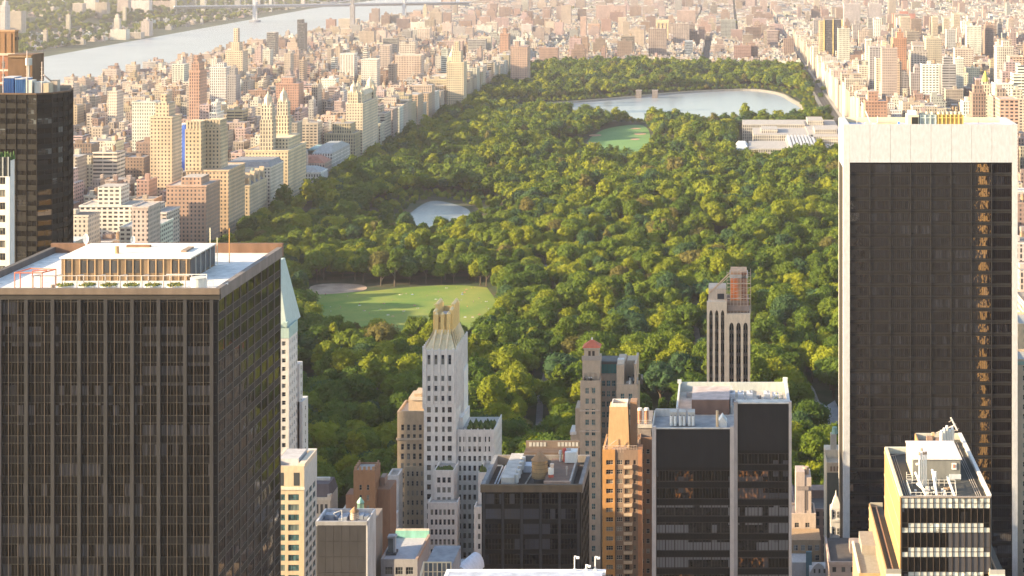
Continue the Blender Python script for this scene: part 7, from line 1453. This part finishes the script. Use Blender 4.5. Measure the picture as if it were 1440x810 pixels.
# ------------------------------------------------------------------ trees
def leaf_mat(name, a, b, tr=.36):
    if name in MATS: return MATS[name]
    m = bpy.data.materials.new(name); m.use_nodes = True; nt = m.node_tree; L = nt.links.new
    p = nt.nodes['Principled BSDF']; p.inputs['Roughness'].default_value = .75; p.inputs['Specular IOR Level'].default_value = .2
    oi = _n(nt, 'ShaderNodeObjectInfo'); g = _n(nt, 'ShaderNodeNewGeometry')
    no = _n(nt, 'ShaderNodeTexNoise'); L(g.outputs['Position'], no.inputs['Vector']); no.inputs['Scale'].default_value = .35; no.inputs['Detail'].default_value = 3
    ad = _n(nt, 'ShaderNodeMath', operation='MULTIPLY_ADD'); L(oi.outputs['Random'], ad.inputs[0]); ad.inputs[1].default_value = .6
    s = _n(nt, 'ShaderNodeMath', operation='MULTIPLY_ADD'); L(no.outputs[0], s.inputs[0]); s.inputs[1].default_value = 1.2; s.inputs[2].default_value = -.4; L(s.outputs[0], ad.inputs[2])
    mx = _n(nt, 'ShaderNodeMixRGB'); L(ad.outputs[0], mx.inputs[0]); mx.inputs[1].default_value = (*a, 1); mx.inputs[2].default_value = (*b, 1); mx.use_clamp = True
    L(mx.outputs[0], p.inputs['Base Color'])
    t = _n(nt, 'ShaderNodeBsdfTranslucent'); L(mx.outputs[0], t.inputs[0]); ms = _n(nt, 'ShaderNodeMixShader'); ms.inputs[0].default_value = tr
    L(p.outputs[0], ms.inputs[1]); L(t.outputs[0], ms.inputs[2]); L(ms.outputs[0], nt.nodes['Material Output'].inputs[0]); MATS[name] = m; return m
KINDS_ = [('deep green', (.05, .10, .01), (.10, .155, .015), 4), ('mid green', (.09, .15, .012), (.16, .205, .016), 6), ('yellow-green', (.17, .22, .012), (.28, .29, .014), 4), ('bluish green', (.04, .09, .035), (.07, .13, .045), 1.6), ('brownish olive', (.13, .13, .03), (.19, .16, .04), .5)]
for n, a, b_, w_ in KINDS_: leaf_mat(n, a, b_)
BARK = mat('bark', (.11, .085, .06), .9, var=.3, scale=2)

def crown_mesh(seed, shape, clumps, leaves, leaf, sub):
    """crown about 6 m in radius standing on its own stem height; lumpy clusters covered in leaf-sized faces"""
    r = np.random.RandomState(seed); V = []; Fc = []; n0 = 0
    rx, rz, zc = {'round': (5.4, 4.6, 9.5), 'wide': (6.4, 3.9, 8.6), 'tall': (4.3, 6.6, 10.6), 'cone': (3.6, 7.2, 9.8)}[shape]
    t = (1 + 5 ** .5) / 2
    import bmesh
    bm = bmesh.new(); bmesh.ops.create_icosphere(bm, subdivisions=sub, radius=1.0); iv = np.array([v.co[:] for v in bm.verts]); fi = [tuple(v.index for v in f.verts) for f in bm.faces]; bm.free()
    cs = []
    for k in range(clumps):
        u = 1 - 1.6 * (k + r.uniform(.2, .8)) / clumps; ph = k * 2.39996 + r.uniform(-.3, .3); s = math.sqrt(max(0, 1 - u * u)); d = np.array([s * math.cos(ph), s * math.sin(ph), u])
        q = r.uniform(.55, .78); taper = 1.0 if shape != 'cone' else (1 - .45 * max(0, u)); cr = r.uniform(.22, .50) * rx * (1 - .1 * (sub > 1)) * (1.15 if shape != 'cone' else .8)
        cs.append((np.array([d[0] * rx * q * taper, d[1] * rx * q * taper, zc + d[2] * rz * q]), cr, d))
    cs.append((np.array([0, 0, zc - .3]), rx * .62, np.array([0, 0, 1.])))
    for c, cr, d in cs:
        P = iv * (1 + .3 * r.uniform(-1, 1, (len(iv), 1))) * cr * np.array([1, 1, .82]) + c; V.append(P); Fc += [tuple(n0 + i for i in f) for f in fi]; n0 += len(P)
        m = int(leaves * (cr / (rx * .4)) ** 2); dirs = r.normal(size=(m, 3)) + d * .6; dirs /= np.linalg.norm(dirs, axis=1)[:, None]
        cen = c + dirs * cr * r.uniform(.85, 1.38, (m, 1)) * np.array([1, 1, .85])
        nn = dirs + r.normal(size=(m, 3)) * .55; nn /= np.linalg.norm(nn, axis=1)[:, None]; a = np.cross(nn, r.normal(size=(m, 3))); a /= np.linalg.norm(a, axis=1)[:, None]; b = np.cross(nn, a)
        sz = leaf * r.uniform(.6, 1.3, (m, 1)); Q = np.stack([cen - a * sz * .6, cen - b * sz * .5, cen + a * sz * .6, cen + b * sz * .5], 1).reshape(-1, 3); V.append(Q)
        Fc += [(n0 + 4 * i, n0 + 4 * i + 1, n0 + 4 * i + 2, n0 + 4 * i + 3) for i in range(m)]; n0 += len(Q)
    return np.concatenate(V), Fc
def trunk_geo(seed, h=7.5):
    r = random.Random(seed); mb = MB(); mb.cone(0, 0, -1, h * .5, .45, .34, 7, cap=False); mb.cone(0, 0, h * .5, h, .34, .2, 7)
    for k in range(4): a = k * 1.6 + r.random(); mb.rod((0, 0, h * (.45 + .1 * k)), (2.6 * math.cos(a), 2.6 * math.sin(a), h * (.45 + .1 * k) + 3.2), .16, 5)
    return mb
def mk(name, V, Fc, m):
    me = bpy.data.meshes.new(name); me.from_pydata(V.tolist(), [], Fc); me.materials.append(m); me.update(); return me
SH = ['round', 'wide', 'tall', 'round', 'cone', 'wide']
near = [crown_mesh(100 + i, s, 23, 120, .55, 2) for i, s in enumerate(SH)]
far = [crown_mesh(200 + i, s, 12, 26, 1.15, 1) for i, s in enumerate(SH[:4])]
TR = []   # tree spots
rt = random.Random(77)
def free(x, y, pad=3.):
    for p, b in zip(CLEAR, CB):
        if b[0] - pad < x < b[1] + pad and b[2] - pad < y < b[3] + pad:
            if inside(x, y, p): return False
            if p is not RESV and pdist(x, y, p) < pad: return False
            if p is RESV and pdist(x, y, p) < 15: return False
    for p in PATHS:
        for a, b in zip(p, p[1:]):
            if seg_d(x, y, a, b) < 4.4: return False
    return True
sp = 11.2; y = PS + 4; row_i = 0
while y < PN:
    x = PW + 5 + (row_i % 2) * sp / 2
    while x < PE - 3:
        xx, yy = x + rt.uniform(-3.6, 3.6), y + rt.uniform(-3.4, 3.4)
        gap = noise.noise(Vector((xx * .012, yy * .012, 7.7)))
        if gap > -.52 and free(xx, yy):
            dens = noise.noise(Vector((xx * .02, yy * .02, 1.3)))
            lk = pdist(xx, yy, LAKE) < 42 or pdist(xx, yy, RESV) < 50 or (yy < 2150 and pdist(xx, yy, LAWN) < 45); s = (rt.uniform(.42, .62) / (1 + .25 * dens)) if lk else (rt.uniform(.8, 1.2) if rt.random() < .6 else rt.uniform(1.15, 1.6)) * (1 + .25 * dens); TR.append((xx, yy, land(xx, yy), s))
        x += sp
    y += sp * .86; row_i += 1
def kindof(x, y):
    n = noise.noise(Vector((x * .011, y * .011, 20.))); w_ = [k[3] for k in KINDS_]; w_[2] *= 1 + 2.2 * max(0, n * 2); w_[0] *= 1 + 1.6 * max(0, -n * 2); w_[4] *= 1 + max(0, n)
    return rt.choices(range(5), w_)[0]
# street and garden trees between the buildings
ST = []
for k in range(2600):
    y = rt.uniform(1000, 8200); x = rt.uniform(-1080, min(1300, .18 * y))
    if PW - 6 < x < PE + 5 and y < PN: continue
    ST.append((x, y, 0, rt.uniform(.5, .85)))
for (px, row, n, sx, sy) in ((672, 72, 60, 22, 130), (755, 45, 90, 30, 120), (785, 48, 50, 18, 100), (1380, 60, 60, 60, 90), (700, 82, 10, 8, 40), (1205, 40, 60, 40, 120), (820, 12, 120, 60, 200), (790, 14, 90, 50, 200), (1345, 4, 120, 90, 200), (1190, 30, 60, 50, 90)):
    cx, cyy = gp(px, row, 8)
    for k in range(n): ST.append((cx + rt.gauss(0, sx), cyy + rt.gauss(0, sy), 0, rt.uniform(.8, 1.3)))
for k in range(3600):   # wooded far bank
    y = rt.uniform(3600, 9000); d = rt.uniform(60, 900); x = RIV_W(y) - d; ST.append((x, y, nj(x, y) - 1, rt.uniform(.9, 1.5)))
lots_xy = {}
for l in LOTS:
    for gxx in range(int(l[0] // 40), int(l[1] // 40) + 1):
        for gyy in range(int(l[2] // 40), int(l[3] // 40) + 1): lots_xy.setdefault((gxx, gyy), []).append(l)
def onlot(x, y, m=1.5): return any(l[0] - m < x < l[1] + m and l[2] - m < y < l[3] + m for l in lots_xy.get((int(x // 40), int(y // 40)), [])) or any(o[0] - m < x < o[1] + m and o[2] - m < y < o[3] + m for o in OCC)
ST = [t for t in ST if not onlot(t[0], t[1])]
# which 300 park trees show largest
cov = np.zeros((405, 720), bool)
ev = [(o[2], -1, o) for o in OCC if o[2] < 760] + [(t[1], i, t) for i, t in enumerate(TR) if t[1] < 1350]; ev.sort(key=lambda e: e[0]); vis = {}
for (_, i, o) in ev:
    if i < 0: a = [topix(x, y_, 0)[0] for x in o[:2] for y_ in o[2:4]]; q = (min(a), max(a), topix(0, o[3], o[4])[1], topix(0, o[2], 0)[1])
    else:
        px, r1 = topix(o[0], o[1], o[2] + 14.5 * o[3]); r0 = topix(0, o[1], o[2] + 3)[1]; hw_ = 5 * o[3] * F / o[1]; q = (px - hw_, px + hw_, r1, r0)
    a, b_, c, d = max(0, int(q[0] / 2)), min(720, int(q[1] / 2) + 1), max(0, int(q[2] / 2)), min(405, int(q[3] / 2) + 1)
    if a >= b_ or c >= d: continue
    s = cov[c:d, a:b_]
    if i >= 0: vis[i] = int((~s).sum())
    s[:] = True
sel = sorted(vis, key=lambda i: -vis[i])[:296]; selset = set(sel)
crown_me = [mk('crown', V, Fc, MATS['mid green']) for V, Fc in near]; trunk_me = [trunk_geo(i).mesh('trunk', [BARK]) for i in range(3)]
AN = [('the slim white tower', 1150, 680), ('the pale plaza', 1155, 590), ('the arched tower', 1024, 480), ('the red-roofed tower', 832, 500), ('the gold crown', 628, 470), ('the meadow', 560, 455), ('the dirt patch', 425, 535), ('the brick tower', 512, 650), ('the copper roof', 410, 500), ('the wooden water tank', 758, 640), ('the white framed tower', 1180, 480), ('the stone-piered tower', 1040, 540), ('the brown path', 770, 560), ('the tan block', 570, 600)]
sizes = lambda s: 'small' if s < .92 else 'large' if s > 1.15 else 'medium'
shp = {'round': 'round', 'wide': 'spreading', 'tall': 'tall', 'cone': 'pointed'}
labs = {}
for n_, i in enumerate(sel):
    x, y, z, s = TR[i]; v = rt.randrange(6); k = kindof(x, y)
    px, row = topix(x, y, z + 12); nm, ax, ay = min(AN, key=lambda a: math.hypot(a[1] - px, a[2] - row)); dx, dy = px - ax, row - ay; dd = math.hypot(dx, dy)
    rel = ('left of ' if dx < 0 else 'right of ') if abs(dx) > abs(dy) else ('beyond ' if dy < 0 else 'in front of '); q = 'close ' if dd < 26 else 'some way ' if dd < 60 else 'far '
    words = f"{sizes(s)} {shp[SH[v]]} {KINDS_[k][0]} tree {q}{rel}{nm}"
    r = empty('park_tree', (x, y, z - .2), words, 'tree', 'park trees'); r.scale = (s, s, s * rt.uniform(.9, 1.1)); r.rotation_euler = (0, 0, rt.uniform(0, 6.28)); labs.setdefault(words, []).append(r)
    c = bpy.data.objects.new('crown', crown_me[v]); C.objects.link(c); c.parent = r; c.material_slots[0].link = 'OBJECT'; c.material_slots[0].material = MATS[KINDS_[k][0]]
    t = bpy.data.objects.new('trunk', trunk_me[n_ % 3]); C.objects.link(t); t.parent = r
for words, rs in labs.items():
    if len(rs) > 1:
        rs.sort(key=lambda r: r.location.x)
        for k, r in enumerate(rs): r['label'] = words + (', leftmost' if k == 0 else ', rightmost' if k == len(rs) - 1 else ', number %d from the left' % (k + 1))

# the remaining woodland: one object that scatters the same kinds of tree
def scatter(name, label, pts, variants):
    src = bpy.data.collections.new(name + '_sources'); n_k = len(KINDS_); idx = 0
    for ki, kd in enumerate(KINDS_):
        for vi, (V, Fc) in enumerate(variants):
            me = mk('tree', V, Fc, MATS[kd[0]]); base = len(V)
            o = bpy.data.objects.new('s%02d_%02d_%s' % (ki, vi, name), me); src.objects.link(o)
    me = bpy.data.meshes.new(name); me.from_pydata([(p[0], p[1], p[2] - .3) for p in pts], [], [])
    n = len(pts); nv = len(variants)
    a = me.attributes.new('pick', 'INT', 'POINT'); a.data.foreach_set('value', [kindof(p[0], p[1]) * nv + rt.randrange(nv) for p in pts])
    a = me.attributes.new('size', 'FLOAT_VECTOR', 'POINT'); a.data.foreach_set('vector', [q for p in pts for q in (p[3], p[3], p[3] * rt.uniform(.88, 1.12))])
    a = me.attributes.new('turn', 'FLOAT_VECTOR', 'POINT'); a.data.foreach_set('vector', [q for p in pts for q in (0, 0, rt.uniform(0, 6.28))])
    o = bpy.data.objects.new(name, me); C.objects.link(o); tag(o, label, None, None, 'stuff')
    ng = bpy.data.node_groups.new(name, 'GeometryNodeTree'); ng.interface.new_socket('Geometry', in_out='INPUT', socket_type='NodeSocketGeometry'); ng.interface.new_socket('Geometry', in_out='OUTPUT', socket_type='NodeSocketGeometry')
    gi = ng.nodes.new('NodeGroupInput'); go = ng.nodes.new('NodeGroupOutput'); ip = ng.nodes.new('GeometryNodeInstanceOnPoints'); ci = ng.nodes.new('GeometryNodeCollectionInfo')
    ci.inputs['Collection'].default_value = src; ci.inputs['Separate Children'].default_value = True; ci.inputs['Reset Children'].default_value = True
    def at(nm, ty): q = ng.nodes.new('GeometryNodeInputNamedAttribute'); q.data_type = ty; q.inputs['Name'].default_value = nm; return q.outputs['Attribute']
    L = ng.links.new; L(gi.outputs[0], ip.inputs['Points']); L(ci.outputs[0], ip.inputs['Instance']); ip.inputs['Pick Instance'].default_value = True
    L(at('pick', 'INT'), ip.inputs['Instance Index']); L(at('size', 'FLOAT_VECTOR'), ip.inputs['Scale']); L(at('turn', 'FLOAT_VECTOR'), ip.inputs['Rotation']); L(ip.outputs[0], go.inputs[0])
    m = o.modifiers.new('scatter', 'NODES'); m.node_group = ng
rest = [t for i, t in enumerate(TR) if i not in selset]
scatter('woodland', 'dense woodland of broadleaf trees filling the park', [t for t in rest if t[1] < 1500], near)
scatter('far_woodland', 'paler far half of the park woodland round the reservoir', [t for t in rest if t[1] >= 1500], far)
scatter('street_trees', 'scattered street trees and small parks between the far buildings', ST, far)
print('TREES', len(TR), len(ST))

# ------------------------------------------------------------------ people on the meadow
def person_mesh(pose, cloth, legs):
    P = {'sit': ([(0, 0, .14), (0, -.05, .42), (0, -.04, .62), (0, .0, .78), (.16, .42, .42), (.18, .72, .08), (-.16, .42, .40), (-.17, .74, .08), (.27, .02, .4), (.2, .26, .3), (-.27, .02, .4), (-.2, .26, .3)], [.17, .16, .14, .11, .09, .06, .09, .06, .06, .045, .06, .045]),
         'lie': ([(0, 0, .12), (0, -.3, .13), (0, -.52, .13), (0, -.7, .15), (.1, .45, .11), (.13, .9, .07), (-.1, .45, .11), (-.13, .9, .07), (.3, -.3, .1), (.36, -.02, .07), (-.3, -.3, .1), (-.36, -.02, .07)], [.15, .15, .14, .11, .09, .06, .09, .06, .06, .045, .06, .045]),
         'stand': ([(0, 0, .92), (0, 0, 1.2), (0, 0, 1.42), (0, .02, 1.62), (.1, .02, .48), (.11, 0, .06), (-.1, .04, .48), (-.12, -.05, .06), (.25, 0, 1.15), (.27, .08, .88), (-.25, 0, 1.15), (-.27, .08, .88)], [.15, .16, .14, .11, .09, .06, .09, .06, .06, .045, .06, .045])}[pose]
    E = [(0, 1), (1, 2), (2, 3), (0, 4), (4, 5), (0, 6), (6, 7), (2, 8), (8, 9), (2, 10), (10, 11)]
    me = bpy.data.meshes.new('p'); me.from_pydata(P[0], E, []); o = bpy.data.objects.new('p', me); C.objects.link(o); m = o.modifiers.new('s', 'SKIN')
    for v, r_ in zip(me.skin_vertices[0].data, P[1]): v.radius = (r_, r_)
    me.skin_vertices[0].data[0].use_root = True; o.modifiers.new('u', 'SUBSURF').levels = 1
    dg = bpy.context.evaluated_depsgraph_get(); out = bpy.data.meshes.new_from_object(o.evaluated_get(dg)); bpy.data.objects.remove(o)
    at = out.attributes.new('Col', 'FLOAT_COLOR', 'FACE'); vs = out.vertices; cols = []
    hd = Vector(P[0][3]); ft = [Vector(P[0][i]) for i in (4, 5, 6, 7)]
    for f in out.polygons:
        c = f.center; k = (.5, .33, .24) if (c - hd).length < .2 or min((c - Vector(P[0][i])).length for i in (9, 11)) < .2 else legs if min((c - q).length for q in ft) < .3 else cloth
        cols += [*k, 1.]
    at.data.foreach_set('color', cols); out.materials.clear(); out.materials.append(MATS['tint']); out.name = 'person'; return out
CL = [('white', (.8, .8, .8)), ('pale blue', (.4, .5, .65)), ('red', (.55, .08, .06)), ('dark', (.05, .05, .06)), ('yellow', (.7, .55, .1)), ('pink', (.7, .4, .42))]
pm = {}
for cn_, cc in CL:
    for po in ('sit', 'lie', 'stand'): pm[(cn_, po)] = person_mesh(po, cc, (.1, .12, .2) if cn_ != 'dark' else (.5, .33, .24))
rp_ = random.Random(3); words = {'sit': 'sitting', 'lie': 'lying', 'stand': 'standing'}; k = 0
while k < 55:
    x, y = gp(rp_.uniform(445, 700), 404 + 50 * rp_.random() ** 1.1)
    if not inside(x, y, MEAD) or pdist(x, y, MEAD) < 3: continue
    cn_, _ = rp_.choice(CL); po = rp_.choice(['sit', 'sit', 'lie', 'stand']); o = bpy.data.objects.new('person', pm[(cn_, po)]); C.objects.link(o); o.location = (x, y, .13 if po != 'lie' else .17); o.rotation_euler = (0, 0, rp_.uniform(0, 6.28)); o.scale = (1, 1, 1)
    side = 'left' if x < -300 else 'right' if x > -215 else 'middle'; tag(o, f'{cn_} clothed person {words[po]} on the {side} of the meadow', 'person', 'people on the meadow')
    if po == 'lie' or rp_.random() < .2:
        b = MB(); c = rp_.choice([(.8, .8, .78), (.75, .7, .6), (.3, .4, .6), (.6, .2, .15)]); b.box(x - .9, x + .9, y - .8, y + .8, .125, .15, c=c); t = b.build('picnic_blanket', MATS['tint'], None, (x, y, .13)); tag(t, f"{'pale' if c[0] > .7 else 'blue' if c[2] > .5 else 'red'} picnic blanket spread on the {side} of the meadow", 'blanket', 'blankets on the meadow')
    k += 1
for o in list(bpy.data.objects):
    for q in ('_o', '_j'):
        if q in o: del o[q]
OW = ['leftmost', 'second from left', 'third from left', 'fourth from left', 'fifth from left', 'sixth from left', 'seventh from left', 'eighth from left', 'ninth from left']
same = {}
for o in C.objects:
    if o.get('category') in ('person', 'blanket'): same.setdefault(o['label'], []).append(o)
for t, os_ in same.items():
    if len(os_) > 1:
        os_.sort(key=lambda o: topix(*o.location)[0])
        for k, o in enumerate(os_): o['label'] = t.replace(' on the', f', {OW[min(k, 8)]} on the')
